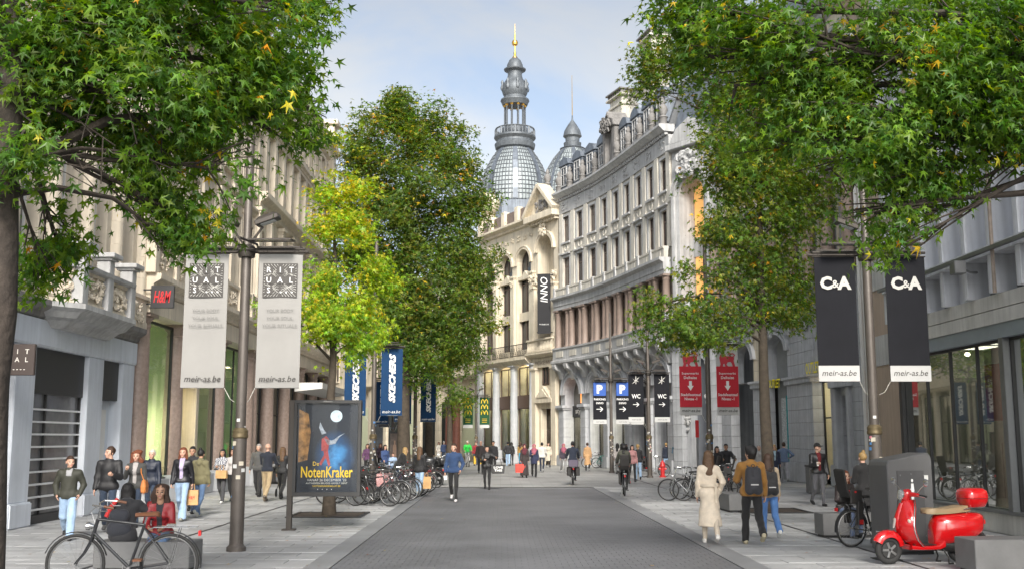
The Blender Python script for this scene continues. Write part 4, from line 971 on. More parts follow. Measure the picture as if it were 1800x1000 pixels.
# ------------------------------------------------------------------ department store with arches
F = Facade('arched_store', 'cream stone department store with three arched bays, pediment and black banner', [(-1.75, 91.2), (4.35, 79.0)])
L = F.L
b3 = (L - 4.0) / 3
BAYS = [(k*b3 + 0.0, b3) for k in range(3)]
for k, (u0, w) in enumerate(BAYS):
    u = u0 + w/2; ow = w - 0.85
    F.shop(u - ow/2 - 0.1, u + ow/2 + 0.1, 0.3, 4.3, GLASS_GREEN, BROWN_FRAME, 0.25, 3.5, ROOM, mv=0 if k else 1, lamps=2)
    F.put('spandrel', MB().bx(-w/2 + 0.3, w/2 - 0.3, 0.1, 0.5, 4.3, 5.3).mesh('spandrel', BROWN_FRAME), u, 0)
    F.shop(u - ow/2 - 0.1, u + ow/2 + 0.1, 5.3, 7.5, GLASS_SHOP, BROWN_FRAME, 0.25, 2.5, ROOM, mv=1, lamps=2)
    F.put('wall_panel', panel_mesh(w, 10.6, ow, 0.9, 8.9, True, 0.55, STONE_CREAM), u, 8.0)
    F.put('arch_ring', arch_ring(ow, 0, 0.28, 0.14, STONE_CREAM), u, 16.9 - ow/2)
    fm, gm = window_meshes(ow, 0.9, 8.9, True, 0.06, 2, (0.3, 0.34, 0.66, 0.72), BROWN_FRAME, GLASS_DARK)
    wi = F.put('window', fm, u, 8.0, -0.45); link('pane', gm, wi)
    F.put('spandrel', MB().bx(-ow/2, ow/2, 0.2, 0.42, 11.2, 11.9).mesh('spandrel', STONE_CREAM), u, 0)
    F.put('transom', MB().bx(-ow/2, ow/2, 0.05, 0.4, 14.5, 14.8).prism([(-0.5, 14.8), (0.5, 14.8), (0, 15.2)], 0.05, 0.4).mesh('transom', STONE_CREAM), u, 0)
    rl = MB()
    for j in range(15):
        x = -ow/2 - 0.25 + (ow + 0.5)*j/14; rl.path([(x, 0, 0), (x, 0, 0.95)], 0.018, 4)
        if j < 14: rl.torus((x + 0.09, 0, 0.3 + 0.3*(j % 2)), (0, 1, 0), 0.09, 0.014, 10, 4)
    rl.bx(-ow/2 - 0.3, ow/2 + 0.3, -0.03, 0.03, 0.95, 1.0); rl.bx(-ow/2 - 0.3, ow/2 + 0.3, -0.02, 0.02, 0.08, 0.12)
    F.put('balcony_rail', rl.mesh('balcony_rail', DARK_METAL), u, 8.3, 0.5)
bcol = column_mesh(0.33, 6.7, BLUESTONE)
for k in range(4):
    u = min(max(k*b3, 0.2), L)
    F.put('column', bcol, u, 1.0, 0.05); F.put('column_plinth', MB().bx(-0.45, 0.45, -0.5, 0.4, 0, 1.0).mesh('column_plinth', BLUESTONE, bevel=0.03), u, 0)
    F.put('pilaster', pilaster_mesh(0.6, 0.25, 6.6, STONE_CREAM), u, 8.3)
    F.put('carved_relief', scroll_mesh(0.5, 0.6, 0.12, STONE_CREAM, 260 + k, 14), u, 14.0, 0.25)
F.band('balcony', 0, L - 4.2, [(-0.3, 7.7), (0.3, 7.7), (0.65, 8.05), (0.65, 8.28), (-0.3, 8.28)], STONE_CREAM)
# end bay
u0, w = L - 4.0, 4.0; u = u0 + w/2
F.put('wall_panel', panel_mesh(w, 8.0, 1.7, 0.0, 4.2, False, 0.6, STONE_CREAM), u, 0)
F.shop(u - 0.85, u + 0.85, 0.05, 4.2, GLASS_SHOP, BROWN_FRAME, 0.5, 3.0, mat('red_room', (0.28, 0.08, 0.06), 0.7), mv=1, transom=0.6, lamps=2)
F.put('pediment', MB().bx(-1.35, 1.35, -0.35, 0.05, 4.6, 4.85).prism([(-1.35, 4.85), (1.35, 4.85), (0, 5.9)], -0.35, 0.05).prism([(-0.9, 5.0), (0.9, 5.0), (0, 5.65)], -0.42, -0.3).mesh('pediment', STONE_CREAM, bevel=0.02), u, 0)
fm, gm = window_meshes(0.9, 0, 1.7, False, 0.05, 1, (), BROWN_FRAME, GLASS_DARK); wi = F.put('window', fm, u, 6.0, 0.06); link('pane', gm, wi)
for sx in (-1, 1): F.put('pilaster', pilaster_mesh(0.7, 0.3, 7.3, STONE_CREAM), u + sx*1.55, 0)
F.put('lettering_band', MB().bx(-1.9, 1.9, -0.2, 0, 7.3, 8.0).mesh('lettering_band', STONE_CREAM), u, 0)
text('PASSAGE INNO', 2.6, 0.3, BROWN_FRAME, F.root, F.at(u, 0.22, 7.65), 'lettering')
F.cornice(L - 4.2, L, 8.0, 0.4, 0.7, STONE_CREAM)
baluster_run(F, L - 4.1, L - 0.1, 8.45, 1.0, STONE_CREAM, out=0.5)
F.put('wall_panel', panel_mesh(w, 10.6, 2.5, 0.5, 9.5, True, 1.2, STONE_CREAM), u, 8.0)
F.put('arch_ring', arch_ring(2.5, 0, 0.32, 0.2, STONE_CREAM), u, 17.5 - 1.25)
F.put('arch_wall', MB().bx(-1.3, 1.3, 1.1, 1.2, 8.4, 17.6).mesh('arch_wall', STONE_CREAM), u, 0)
fm, gm = window_meshes(1.0, 0, 2.4, False, 0.06, 1, (0.65,), BROWN_FRAME, GLASS_DARK)
for z in (9.0, 14.2): wi = F.put('window', fm, u, z, -1.0); link('pane', gm, wi)
F.put('transom', MB().bx(-1.25, 1.25, -0.1, 1.1, 13.2, 13.6).mesh('transom', STONE_CREAM), u, 0)
for sx in (-1, 1):
    F.put('pilaster', pilaster_mesh(0.55, 0.35, 5.2, STONE_CREAM), u + sx*1.6, 8.4)
    F.put('carved_relief', scroll_mesh(0.9, 0.9, 0.2, STONE_CREAM, 280 + sx, 20), u + sx*1.5, 13.6, 0.1)
F.put('carved_relief', scroll_mesh(1.2, 1.0, 0.2, STONE_CREAM, 285, 26), u, 17.3, 0.2)
F.cornice(0, L - 4.0, 18.6, 0.55, 0.7, STONE_CREAM)
dent = MB().bx(-0.1, 0.1, -0.4, 0.05, 0, 0.22).mesh('dentil', STONE_CREAM)
for k in range(9): F.put('carved_relief', scroll_mesh(0.6, 0.5, 0.08, STONE_CREAM, 290 + k, 8), 0.6 + k*1.1, 17.6, 0.02)
pd = MB(); pd.bx(-2.3, 2.3, -0.75, 0.3, 18.6, 19.1); pd.prism([(-2.3, 19.1), (2.3, 19.1), (0, 21.2)], -0.3, 0.3)
for sx in (-1, 1):
    n_ = Vector((sx*2.3, 0, -2.1)).normalized(); M_ = Matrix.Translation((sx*1.2, 0, 20.22)) @ Matrix.Rotation(sx*math.atan2(2.1, 2.3), 4, 'Y'); pd.bx(-1.65, 1.6, -0.8, 0.3, -0.12, 0.18, M=M_)
F.put('pediment', pd.mesh('pediment', STONE_CREAM, bevel=0.02), u, 0)
F.put('carved_relief', scroll_mesh(2.2, 1.1, 0.14, STONE_DARK, 300, 30), u, 19.15, 0.3)
for k in range(11): F.put('dentil', dent, u - 2.0 + k*0.4, 18.38, 0.0)
for k in range(5):
    uu = k*(L - 4.0)/4; F.put('post', MB().bx(-0.3, 0.3, -0.3, 0.2, 19.15, 20.5).mesh('post', STONE_CREAM, bevel=0.02), max(uu, 0.3), 0)
F.band('roof_screen', 0, L - 4.3, [(-0.05, 19.15), (0.05, 19.15), (0.05, 20.3), (-0.05, 20.3)], mat('brown_screen', (0.17, 0.13, 0.11), 0.6, var=0.3, scale=6))
F.put('roof_urn', stat, u, 21.0, -0.2); F.put('globe_finial', MB().ell((0, 0, 22.2), (1.0, 1.0, 1.0), 14, 9).bx(-0.6, 0.6, -0.6, 0.6, 19.1, 20.9).lathe([(0.8, 20.9), (0.5, 21.1), (0.7, 21.3)], 12).mesh('globe_finial', STONE_CREAM, smooth=45), 0.3, 0, -0.6)
F.put('carved_relief', scroll_mesh(1.3, 1.5, 0.2, STONE_CREAM, 310, 24), 0.3, 21.4, 0.5)
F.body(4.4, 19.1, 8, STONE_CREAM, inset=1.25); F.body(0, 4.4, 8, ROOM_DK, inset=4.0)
# vertical black banner
bn = thing('store_banner', 'tall black vertical banner with white INNO letters on department store', 'banner', F.root.matrix_basis @ F.at(L - 0.75, 0.85, 9.7).translation, R(-10))
MB().bx(-0.5, 0.5, -0.03, 0.03, 0, 4.5).build('cloth', mat('black_cloth', (0.008, 0.008, 0.01), 0.7, var=0.2), bn)
WHITE_INK = mat('white_print', (0.75, 0.75, 0.74), 0.6, var=0.03)
text('INNO', 1.9, 0.55, WHITE_INK, bn, T(0, -0.033, 3.3) @ Matrix.Rotation(R(-90), 4, 'Y'), shear=0.2)
text('MULTIBRAND STORE', 0.7, 0.09, WHITE_INK, bn, T(0, -0.033, 0.7))
for z in (0.1, 4.4): MB().path([(-0.55, 0, z), (0.7, 0, z)], 0.04, 6).build('bracket', DARK_METAL, bn)

# far right front where the street bends left
F = Facade('far_stone_front', 'pale stone front with red-brown doorway where the street bends left', [(-24, 133), (-1.8, 91.7)])
F.row(0, F.L, 11, 7.5, 12.0, 1.5, 0.9, 3.8, STONE_CREAM, BROWN_FRAME, GLASS_DARK, surround=STONE_WARM, sill=STONE_WARM)
F.row(0, F.L, 11, 12.0, 16.5, 1.5, 0.9, 3.6, STONE_CREAM, BROWN_FRAME, GLASS_DARK, surround=STONE_WARM, sill=STONE_WARM)
F.cornice(0, F.L, 16.5, 0.7, 0.7, STONE_CREAM); F.cornice(0, F.L, 7.1, 0.4, 0.4, STONE_CREAM)
F.body(6.9, 17.5, 8, STONE_CREAM, inset=0.6); F.band('wall', 0, F.L, [(-0.8, 0), (-0.3, 0), (-0.3, 7.1), (-0.8, 7.1)], STONE_WARM)
for k in range(12):
    stone_pier(F, F.L*k/11 - 0.4, F.L*k/11 + 0.4, 0, 7.1, STONE_CREAM, out=0.05, ch=0.9)
for k in range(11):
    m_ = [GLASS_MID, MATS['green_cream_room'], GLASS_DARK][k % 3]
    F.put('shop_front', MB().bx(-1.4, 1.4, 0.1, 0.28, 0.4, 5.2).mesh('shop_front', m_), F.L*(k + 0.5)/11, 0)
for d in (-0.75, 0.75): F.put('column', column_mesh(0.36, 5.2, mat('red_granite', (0.20, 0.08, 0.06), 0.4, var=0.2, scale=6)), F.u_at(805) + d, 0.0, 0.5)

# ------------------------------------------------------------------ dome tower far behind
def dome(name, label, c, s, rib, big=True):
    t = thing(name, label, 'tower', c)
    n = 16
    b = MB(); b.lathe([(3.9*s, 0), (3.9*s, 19.5), (4.2*s, 19.7), (4.2*s, 20.3), (3.75*s, 20.4)], n); b.build('tower_body', STONE_CREAM, t, smooth=20)
    b = MB(); b.lathe([(4.1*s, 20.3), (4.1*s, 24.6), (4.25*s, 24.8), (4.25*s, 25.6), (4.05*s, 25.7), (4.05*s, 27.3), (4.15*s, 27.4)], n); b.build('drum', ZINC, t, smooth=20)
    prof = [(4.1, 27.3), (4.12, 28.4), (4.0, 29.6), (3.72, 30.7), (3.3, 31.7), (2.75, 32.6), (2.1, 33.5)]
    gl = mat('dome_glass', (0.31, 0.345, 0.35), 0.12, var=0.3, scale=2.2, spec=0.8)
    b = MB(); b.lathe([(r*s, z) for r, z in prof], 32); b.build('glass_dome', gl, t, smooth=30)
    for j in range(64):
        a = 2*math.pi*j/64; wide = j % 8 == 0
        b = MB()
        rr = 0.26 if wide else 0.055
        pts = []
        for r, z in prof: pts.append([( (r*s+o)*math.cos(a) - d*math.sin(a), (r*s+o)*math.sin(a) + d*math.cos(a), z) for o, d in ((-0.03, -rr), (0.09 if wide else 0.03, -rr), (0.09 if wide else 0.03, rr), (-0.03, rr))])
        b.loft(pts); b.build('rib' if wide else 'glazing_bar', ZINC if wide else LEAD, t)
    zz = 27.9
    while zz < 33.4:
        r = np.interp(zz, [p[1] for p in prof], [p[0] for p in prof]) * s
        MB().torus((0, 0, zz), (0, 0, 1), r + 0.02, 0.055, 32, 4).build('glazing_ring', LEAD, t); zz += 0.48
    b = MB(); b.lathe([(2.0*s, 33.5), (2.35*s, 33.7), (2.45*s, 34.2), (2.2*s, 34.4), (2.2*s, 34.6), (2.5*s, 34.9), (2.5*s, 35.1), (2.0*s, 35.15)], 24); b.build('gallery', LEAD, t, smooth=30)
    b = MB()
    for j in range(32):
        a = 2*math.pi*j/32; b.path([(2.3*s*math.cos(a), 2.3*s*math.sin(a), 35.0), (2.3*s*math.cos(a), 2.3*s*math.sin(a), 35.85)], 0.05 if j % 4 else 0.14, 5)
    b.torus((0, 0, 35.9), (0, 0, 1), 2.3*s, 0.09, 32, 6); b.build('gallery_rail', LEAD, t, smooth=40)
    b = MB(); b.lathe([(1.5*s, 35.1), (1.5*s, 36.1), (1.35*s, 36.2)], 16); b.build('lantern_base', LEAD, t, smooth=30)
    for j in range(10):
        a = 2*math.pi*j/10; x, y = 1.2*s*math.cos(a), 1.2*s*math.sin(a)
        MB().lathe([(0.13, 36.1), (0.11, 36.3), (0.1, 38.4), (0.16, 38.5)], 8, (x, y, 0)).build('lantern_column', LEAD, t, smooth=40)
        MB().lathe([(0.13, 38.45), (0.2, 38.7)], 8, (x, y, 0)).build('gilt_capital', GOLD, t)
    b = MB(); b.lathe([(1.5*s, 38.7), (1.6*s, 39.0), (1.75*s, 39.3), (1.7*s, 39.5), (1.35*s, 39.7), (1.3*s, 39.9), (1.45*s, 40.2), (1.62*s, 40.8), (1.55*s, 41.4), (1.2*s, 42.0), (0.95*s, 42.4), (0.85*s, 42.9), (0.9*s, 43.3), (1.3*s, 43.5), (1.35*s, 43.65), (1.0*s, 43.8), (0.95*s, 44.3), (0.7*s, 44.9), (0.3*s, 45.3)], 20); b.v = [(x, y, 38.7 + (z - 38.7)*0.85) for x, y, z in b.v]; b.build('lantern_roof', LEAD, t, smooth=40)
    for j in range(8):
        b = MB(); a = 2*math.pi*j/8 + 0.2; x, y = 1.55*s*math.cos(a), 1.55*s*math.sin(a)
        b.lathe([(0.16, 40.7), (0.22, 41.0), (0.1, 41.5), (0.17, 41.8), (0.04, 42.1)], 6, (x, y, 0))
        b.v = [(x, y, 38.7 + (z - 38.7)*0.85) for x, y, z in b.v]; b.build('lantern_ornament', LEAD, t, smooth=50)
    b = MB(); b.lathe([(0.28, 44.0), (0.33, 44.3), (0.12, 44.6), (0.16, 44.9), (0.07, 45.1), (0.09, 45.7), (0.3, 45.8), (0.36, 46.05), (0.28, 46.3), (0.07, 46.4), (0.09, 47.0), (0.03, 47.3), (0.02, 48.3)], 10); b.build('gilt_spire', GOLD, t, smooth=45)
    return t
t = dome('dome_tower', 'tall glass dome tower with lead lantern and gilded spire', (1.55, 115, 0), 0.93, True)
t.scale = (1, 1, 1)

t = thing('small_dome', 'smaller glass dome with lead finial behind curved building', 'dome', (7.2, 104, 0))
prof = [(3.4, 24.0), (3.35, 25.5), (3.1, 27.0), (2.6, 28.5), (1.9, 29.7), (1.15, 30.6)]
MB().lathe([(3.5, 0), (3.5, 23.5), (3.7, 23.7), (3.4, 24)], 16).build('tower_body', STONE_CREAM, t, smooth=20)
MB().lathe(prof, 32).build('glass_dome', MATS['dome_glass'], t, smooth=30)
for j in range(48):
    a = 2*math.pi*j/48; wide = j % 6 == 0; rr = 0.16 if wide else 0.03
    MB().loft([[((r+o)*math.cos(a) - d*math.sin(a), (r+o)*math.sin(a) + d*math.cos(a), z) for o, d in ((-0.03, -rr), (0.07, -rr), (0.07, rr), (-0.03, rr))] for r, z in prof]).build('rib' if wide else 'glazing_bar', ZINC if wide else LEAD, t)
for zz in np.arange(24.4, 30.3, 0.5): MB().torus((0, 0, zz), (0, 0, 1), float(np.interp(zz, [p[1] for p in prof], [p[0] for p in prof])) + 0.02, 0.035, 32, 4).build('glazing_ring', LEAD, t)
MB().lathe([(1.1, 30.5), (1.3, 30.7), (0.85, 30.9), (0.9, 31.3), (0.7, 31.4), (0.72, 31.8), (0.95, 32.0), (0.8, 32.6), (0.45, 33.2), (0.1, 33.7), (0.05, 34.2)], 16).build('finial', LEAD, t, smooth=40)
MB().path([(0, 0, 34), (0, 0, 38.4)], [0.05, 0.02], 6).build('rod', GOLD, t)
tag(MB().bx(-4, 30, 106.5, 124, 0, 19).bx(9, 30, 84, 104, 0, 18.5).build('rear_block', STONE_CREAM), 'stone city block behind the department store carrying the domes', 'building')

# ------------------------------------------------------------------ trees (sweetgum: star-shaped leaves, some already yellow)
BARK = mat('bark', (0.06, 0.047, 0.034), 0.9, var=0.35, scale=7, bump=0.9, bscale=16)
BARK2 = mat('dark_bark', (0.06, 0.047, 0.038), 0.9, var=0.4, scale=6, bump=1.0, bscale=14, streak=0.4)
def leaf_mat():
    m = bpy.data.materials.new('leaf'); m.use_nodes = True; n, l = m.node_tree.nodes, m.node_tree.links
    b = n['Principled BSDF']; b.inputs['Roughness'].default_value = 0.42; b.inputs['Specular IOR Level'].default_value = 0.45
    at = n.new('ShaderNodeAttribute'); at.attribute_name = 'tint'
    l.new(at.outputs['Color'], b.inputs['Base Color'])
    tr = n.new('ShaderNodeBsdfTranslucent')
    hs = n.new('ShaderNodeHueSaturation'); hs.inputs['Saturation'].default_value = 1.15; hs.inputs['Value'].default_value = 1.75; hs.inputs['Hue'].default_value = 0.485
    l.new(at.outputs['Color'], hs.inputs['Color']); l.new(hs.outputs['Color'], tr.inputs['Color'])
    mx = n.new('ShaderNodeMixShader'); mx.inputs[0].default_value = 0.5
    l.new(b.outputs[0], mx.inputs[1]); l.new(tr.outputs[0], mx.inputs[2])
    l.new(mx.outputs[0], n['Material Output'].inputs['Surface'])
    return m
LEAF = leaf_mat()
def star(n_l=5):
    pts = [(0, -0.14)]
    ang = [-140, -57, 0, 57, 140]; rad = [0.62, 0.92, 1.0, 0.92, 0.62]
    if n_l == 3: ang, rad = [-80, 0, 80], [0.95, 1.0, 0.95]
    for i, (a, r) in enumerate(zip(ang, rad)):
        t = R(a); pts.append((math.sin(t)*r, math.cos(t)*r))
        if i < len(ang) - 1:
            t = R((a + ang[i+1]) / 2); pts.append((math.sin(t)*0.29, math.cos(t)*0.29))
    P = [(0, 0.02, 0.06)] + [(x*0.55, y*0.55, -0.16*math.hypot(x, y)**2) for x, y in pts]
    n = len(pts)
    return np.array(P), np.array([(0, 1 + i, 1 + (i + 1) % n) for i in range(n)])
def tint_mesh(me, rgb):
    a = me.attributes.new('tint', 'FLOAT_COLOR', 'POINT')
    c = np.ones((len(rgb), 4), dtype=np.float32); c[:, :3] = rgb; a.data.foreach_set('color', c.ravel())

def tree(name, label, base, r0, top, blobs, n_leaves, size, palette, yellow, bark=BARK, lobes=5, singles=0, seed=1, fork=None, height_yellow=None, group='trees along the street', gap=-0.28):
    """blobs: (px, py, depth, radius) clumps of the crown, limbs reach out to each of them"""
    q = np.random.default_rng(seed); pr = random.Random(seed)
    t = thing(name, label, 'tree', (base[0], base[1], 0), group=group)
    B = Vector((base[0], base[1], 0)); cl = []
    for px, py, d, r in blobs: cl.append((at_y(px, py, d) - B, r))
    tk = MB(); pts, rs = [], []; nseg = 14
    wob = [(pr.uniform(-1, 1), pr.uniform(-1, 1)) for _ in range(nseg + 1)]
    for i in range(nseg + 1):
        f = i / nseg; z = top * f
        pts.append((wob[i][0]*0.022*min(1, z/2)*(1 + f), wob[i][1]*0.022*min(1, z/2)*(1 + f), z if i else -0.05)); rs.append(max(0.02, r0*(1.25 if i == 0 else 1) * (1 - f*0.88)))
    tk.path(pts, rs, 12)
    tk.build('trunk', bark, t, smooth=60)
    lb = MB(); ends = []
    zmin = min((c.z - r) for c, r in cl)
    for c, r in cl:
        hd = math.hypot(c.x, c.y)
        zs = max(min(top*0.93, max((fork or 2.6) + pr.uniform(0, 1.3), c.z - 0.4*hd - 0.1)), 0.5)
        f = zs/top; P0 = Vector((0, 0, zs)); br = max(0.012, min(r0*(1 - f*0.88)*0.5, 0.015 + 0.013*hd))
        mid = P0.lerp(c, 0.5) + Vector((pr.uniform(-.2, .2), pr.uniform(-.2, .2), 0.12*hd*0.5 + pr.uniform(-.1, .15)))
        pl = [P0, P0.lerp(mid, 0.5) + Vector((0, 0, 0.05*hd)), mid, mid.lerp(c, 0.5) + Vector((0, 0, 0.03)), c]
        lb.path(pl, [br, br*0.8, br*0.6, br*0.42, br*0.25], 6)
        for k in range(7):
            v = Vector(q.normal(size=3)); v.normalize(); e = c + v*r*0.85
            s0 = pl[2].lerp(c, pr.uniform(0.2, 1.0))
            lb.path([s0, s0.lerp(e, 0.5) + Vector((0, 0, 0.08*r)), e], [br*0.28, br*0.2, 0.006], 5)
            ends.append((s0, e))
    stuff(lb.build('branches', bark, t, smooth=60, fix=False)) if False else lb.build('limbs', bark, t, smooth=60, fix=False)
    # leaves
    wts = np.array([r**1.7 for _, r in cl]); wts /= wts.sum()
    C = np.array([list(c) for c, _ in cl]); RR = np.array([r for _, r in cl])
    ncl = n_leaves // 9
    idx = q.choice(len(cl), ncl, p=wts)
    v = q.normal(size=(ncl, 3)); v /= np.linalg.norm(v, axis=1)[:, None]
    rad = RR[idx] * q.random(ncl)**0.5 * (1 + 0.15*q.normal(size=ncl))
    SP = q.normal(size=(len(cl), 7, 3)); SP /= np.linalg.norm(SP, axis=2)[:, :, None]; pick = SP[idx, q.integers(0, 7, ncl)]; uu = q.random(ncl); spray = q.random(ncl) < 0.42
    vs_ = pick + q.normal(size=(ncl, 3))*(0.34*(1.1 - uu))[:, None]; v = np.where(spray[:, None], vs_, v); rad = np.where(spray, RR[idx]*(0.55 + 0.75*uu), np.minimum(rad*0.94, RR[idx]*1.1))
    cc = C[idx] + v*rad[:, None]*np.array([1, 1, 0.92])
    # gaps: drop clusters by a coarse 3-D noise
    ph = q.random(6)*6.28
    nz = np.sin(cc[:,0]*2.1/size*0.16 + ph[0])*np.sin(cc[:,1]*1.9/size*0.16 + ph[1])*np.sin(cc[:,2]*2.3/size*0.16 + ph[2]) + 0.5*np.sin(cc[:,0]*4.7/size*0.16 + ph[3])*np.sin(cc[:,2]*4.1/size*0.16 + ph[4])
    cc = cc[nz > gap]; ncl = len(cc)
    cpos = np.repeat(cc, 9, 0); n = len(cpos)
    cdir = q.normal(size=(ncl, 3)); cdir = np.repeat(cdir, 9, 0)
    pos = cpos + q.normal(size=(n, 3))*np.array([1.25, 1.25, 0.8])*size*0.85
    ctr = C.mean(0); outv = pos - ctr; outv[:, 2] *= 0.5; outv /= np.linalg.norm(outv, axis=1)[:, None] + 1e-6
    tip = outv*0.6 + q.normal(size=(n, 3))*0.55 + np.array([0, 0, -0.55]); tip /= np.linalg.norm(tip, axis=1)[:, None]
    nor = np.array([0, 0, 1.0]) + outv*0.35 + q.normal(size=(n, 3))*0.45
    nor -= tip*(nor*tip).sum(1)[:, None]; nor /= np.linalg.norm(nor, axis=1)[:, None]
    sx = np.cross(tip, nor)
    sc = size*np.clip(1 + 0.3*q.normal(size=n), 0.45, 1.7)
    # tint: green families by cluster, yellow in patches
    pal = np.array(palette); pi = q.choice(len(pal), ncl); base_c = np.repeat(pal[pi], 9, 0)*np.exp(0.2*q.normal(size=(n, 1)))
    base_c = base_c * (1 + 0.07*q.normal(size=(n, 3)))
    yp = yellow + 0.0*pos[:, 2]
    if height_yellow is not None: yp = yellow * np.clip((pos[:, 2] - height_yellow[0])/(height_yellow[1] - height_yellow[0]), 0.05, 1)
    cy = np.repeat(q.random(ncl), 9)
    isy = (cy < yp*0.9) & (q.random(n) < 0.75) | (q.random(n) < yp*0.12)
    ycol = np.array([[0.62, 0.44, 0.03], [0.56, 0.50, 0.04], [0.60, 0.30, 0.025], [0.50, 0.48, 0.05]])[q.integers(0, 4, n)]
    ycol = ycol if yellow < 0.2 else ycol*0 + np.array([[0.60, 0.50, 0.03], [0.56, 0.52, 0.04], [0.62, 0.44, 0.03], [0.50, 0.50, 0.05]])[q.integers(0, 4, n)]
    base_c = np.where(isy[:, None], ycol*np.exp(0.15*q.normal(size=(n, 1))), base_c).clip(0.004, 0.7)
    S, Fc = star(lobes)
    order = None
    if singles:
        w = pos + np.array(list(B)); px = 880 + 1870*w[:, 0]/w[:, 1]; zz = (w[:, 2] - CAMH)/w[:, 1]
        vis = (px > 5) & (px < 1795) & (zz < 0.40) & (w[:, 1] > 3)
        key = np.where(vis, -sc/np.maximum(w[:, 1], 1), 1e3); sel = np.argsort(key)[:singles]
        keep = np.ones(n, bool); keep[sel] = False
        cols = np.array(palette + [(0.44, 0.31, 0.025)])
        lms = []
        for c in cols:
            me = bpy.data.meshes.new('leaf'); me.from_pydata([tuple(p) for p in S], [], [tuple(f) for f in Fc]); me.materials.append(LEAF); tint_mesh(me, np.repeat(c[None], len(S), 0)); lms.append(me)
        for i in sel:
            k = len(cols) - 1 if isy[i] else int(np.argmin(((cols[:-1] - base_c[i])**2).sum(1)))
            M = Matrix(((sx[i][0], tip[i][0], nor[i][0], pos[i][0]), (sx[i][1], tip[i][1], nor[i][1], pos[i][1]), (sx[i][2], tip[i][2], nor[i][2], pos[i][2]), (0, 0, 0, 1))) @ Matrix.Scale(float(sc[i]), 4)
            link('leaf', lms[k], t, M)
        pos, tip, nor, sx, sc, base_c = pos[keep], tip[keep], nor[keep], sx[keep], sc[keep], base_c[keep]; n = len(pos)
    curl = 1 + 0.8*q.normal(size=n)
    v = pos[:, None, :] + sc[:, None, None]*(S[None, :, 0:1]*sx[:, None, :] + S[None, :, 1:2]*tip[:, None, :] + (S[None, :, 2:3]*curl[:, None, None])*nor[:, None, :])
    f = (Fc[None] + (np.arange(n)*len(S))[:, None, None]).reshape(-1, 3)
    o = big_mesh('crown', v.reshape(-1, 3), f, [LEAF], parent=t)
    tint_mesh(o.data, np.repeat(base_c, len(S), 0))
    stuff(o)
    return t

G1 = [(0.088, 0.185, 0.018), (0.125, 0.22, 0.02), (0.058, 0.135, 0.02), (0.155, 0.255, 0.028), (0.078, 0.155, 0.03)]
G2 = [(0.115, 0.195, 0.024), (0.08, 0.155, 0.024), (0.145, 0.215, 0.024), (0.065, 0.12, 0.024), (0.175, 0.19, 0.028)]
GY = [(0.24, 0.38, 0.03), (0.31, 0.43, 0.03), (0.17, 0.32, 0.035), (0.36, 0.43, 0.035)]
tree('street_tree', 'big sweetgum with dark scarred trunk at the left picture edge', (-4.5, 9.35), 0.29, 8.6,
     [(40, 60, 9.4, 1.0), (150, 60, 10.2, 1.05), (270, 70, 10.6, 1.0), (390, 70, 11, 0.9), (470, 60, 11.4, 0.62), (110, 190, 10, 0.75), (220, 180, 10, 0.85), (330, 190, 10.8, 0.8), (430, 190, 11.3, 0.75), (60, 225, 10.4, 0.5), (200, 255, 10, 0.5), (300, 285, 10.6, 0.55), (390, 300, 11, 0.52), (340, 400, 11, 0.3), (290, 425, 10.8, 0.22), (270, 375, 10.8, 0.28), (510, 140, 12, 0.36), (520, 240, 12, 0.34), (560, 190, 12.3, 0.2), (520, 20, 12, 0.34), (570, 8, 12.4, 0.14), (85, 390, 11, 0.3), (75, 480, 10.8, 0.28), (100, 430, 11.2, 0.24), (20, 270, 9.0, 0.3), (160, 300, 9.8, 0.22), (60, -130, 9.5, 0.7), (300, -110, 10, 0.7), (-160, 0, 9, 0.8)],
     40000, 0.132, G1, 0.03, BARK2, 5, 300, 3, fork=4.1, gap=-0.12)
tree('street_tree', 'large sweetgum reaching in from the right above C&A banners', (7.5, 11.0), 0.34, 9.0,
     [(1230, 25, 12.6, 0.5), (1330, 60, 12.4, 0.8), (1450, 70, 12.2, 1.0), (1580, 80, 12, 1.0), (1700, 70, 11.6, 1.0), (1790, 80, 11.4, 1.0), (1290, 150, 12.8, 0.6), (1390, 190, 12.6, 0.75), (1500, 200, 12.3, 0.85), (1610, 210, 12, 0.8), (1720, 210, 11.8, 0.75), (1450, 300, 12.6, 0.5), (1540, 310, 12.4, 0.6), (1630, 310, 12.2, 0.5), (1570, 400, 12.4, 0.33), (1600, 430, 12.3, 0.2), (1500, 370, 12.6, 0.3), (1700, 330, 12, 0.3), (1780, 260, 11.6, 0.5), (1190, 30, 12.8, 0.28), (1220, 100, 12.9, 0.3), (1340, 250, 12.8, 0.4), (1840, 150, 11.2, 1.0), (1500, -100, 12, 0.7), (1750, -110, 11.5, 0.8), (1980, 30, 11, 1.0)],
     40000, 0.132, G1, 0.03, BARK2, 5, 300, 5, fork=4.3, gap=-0.18)
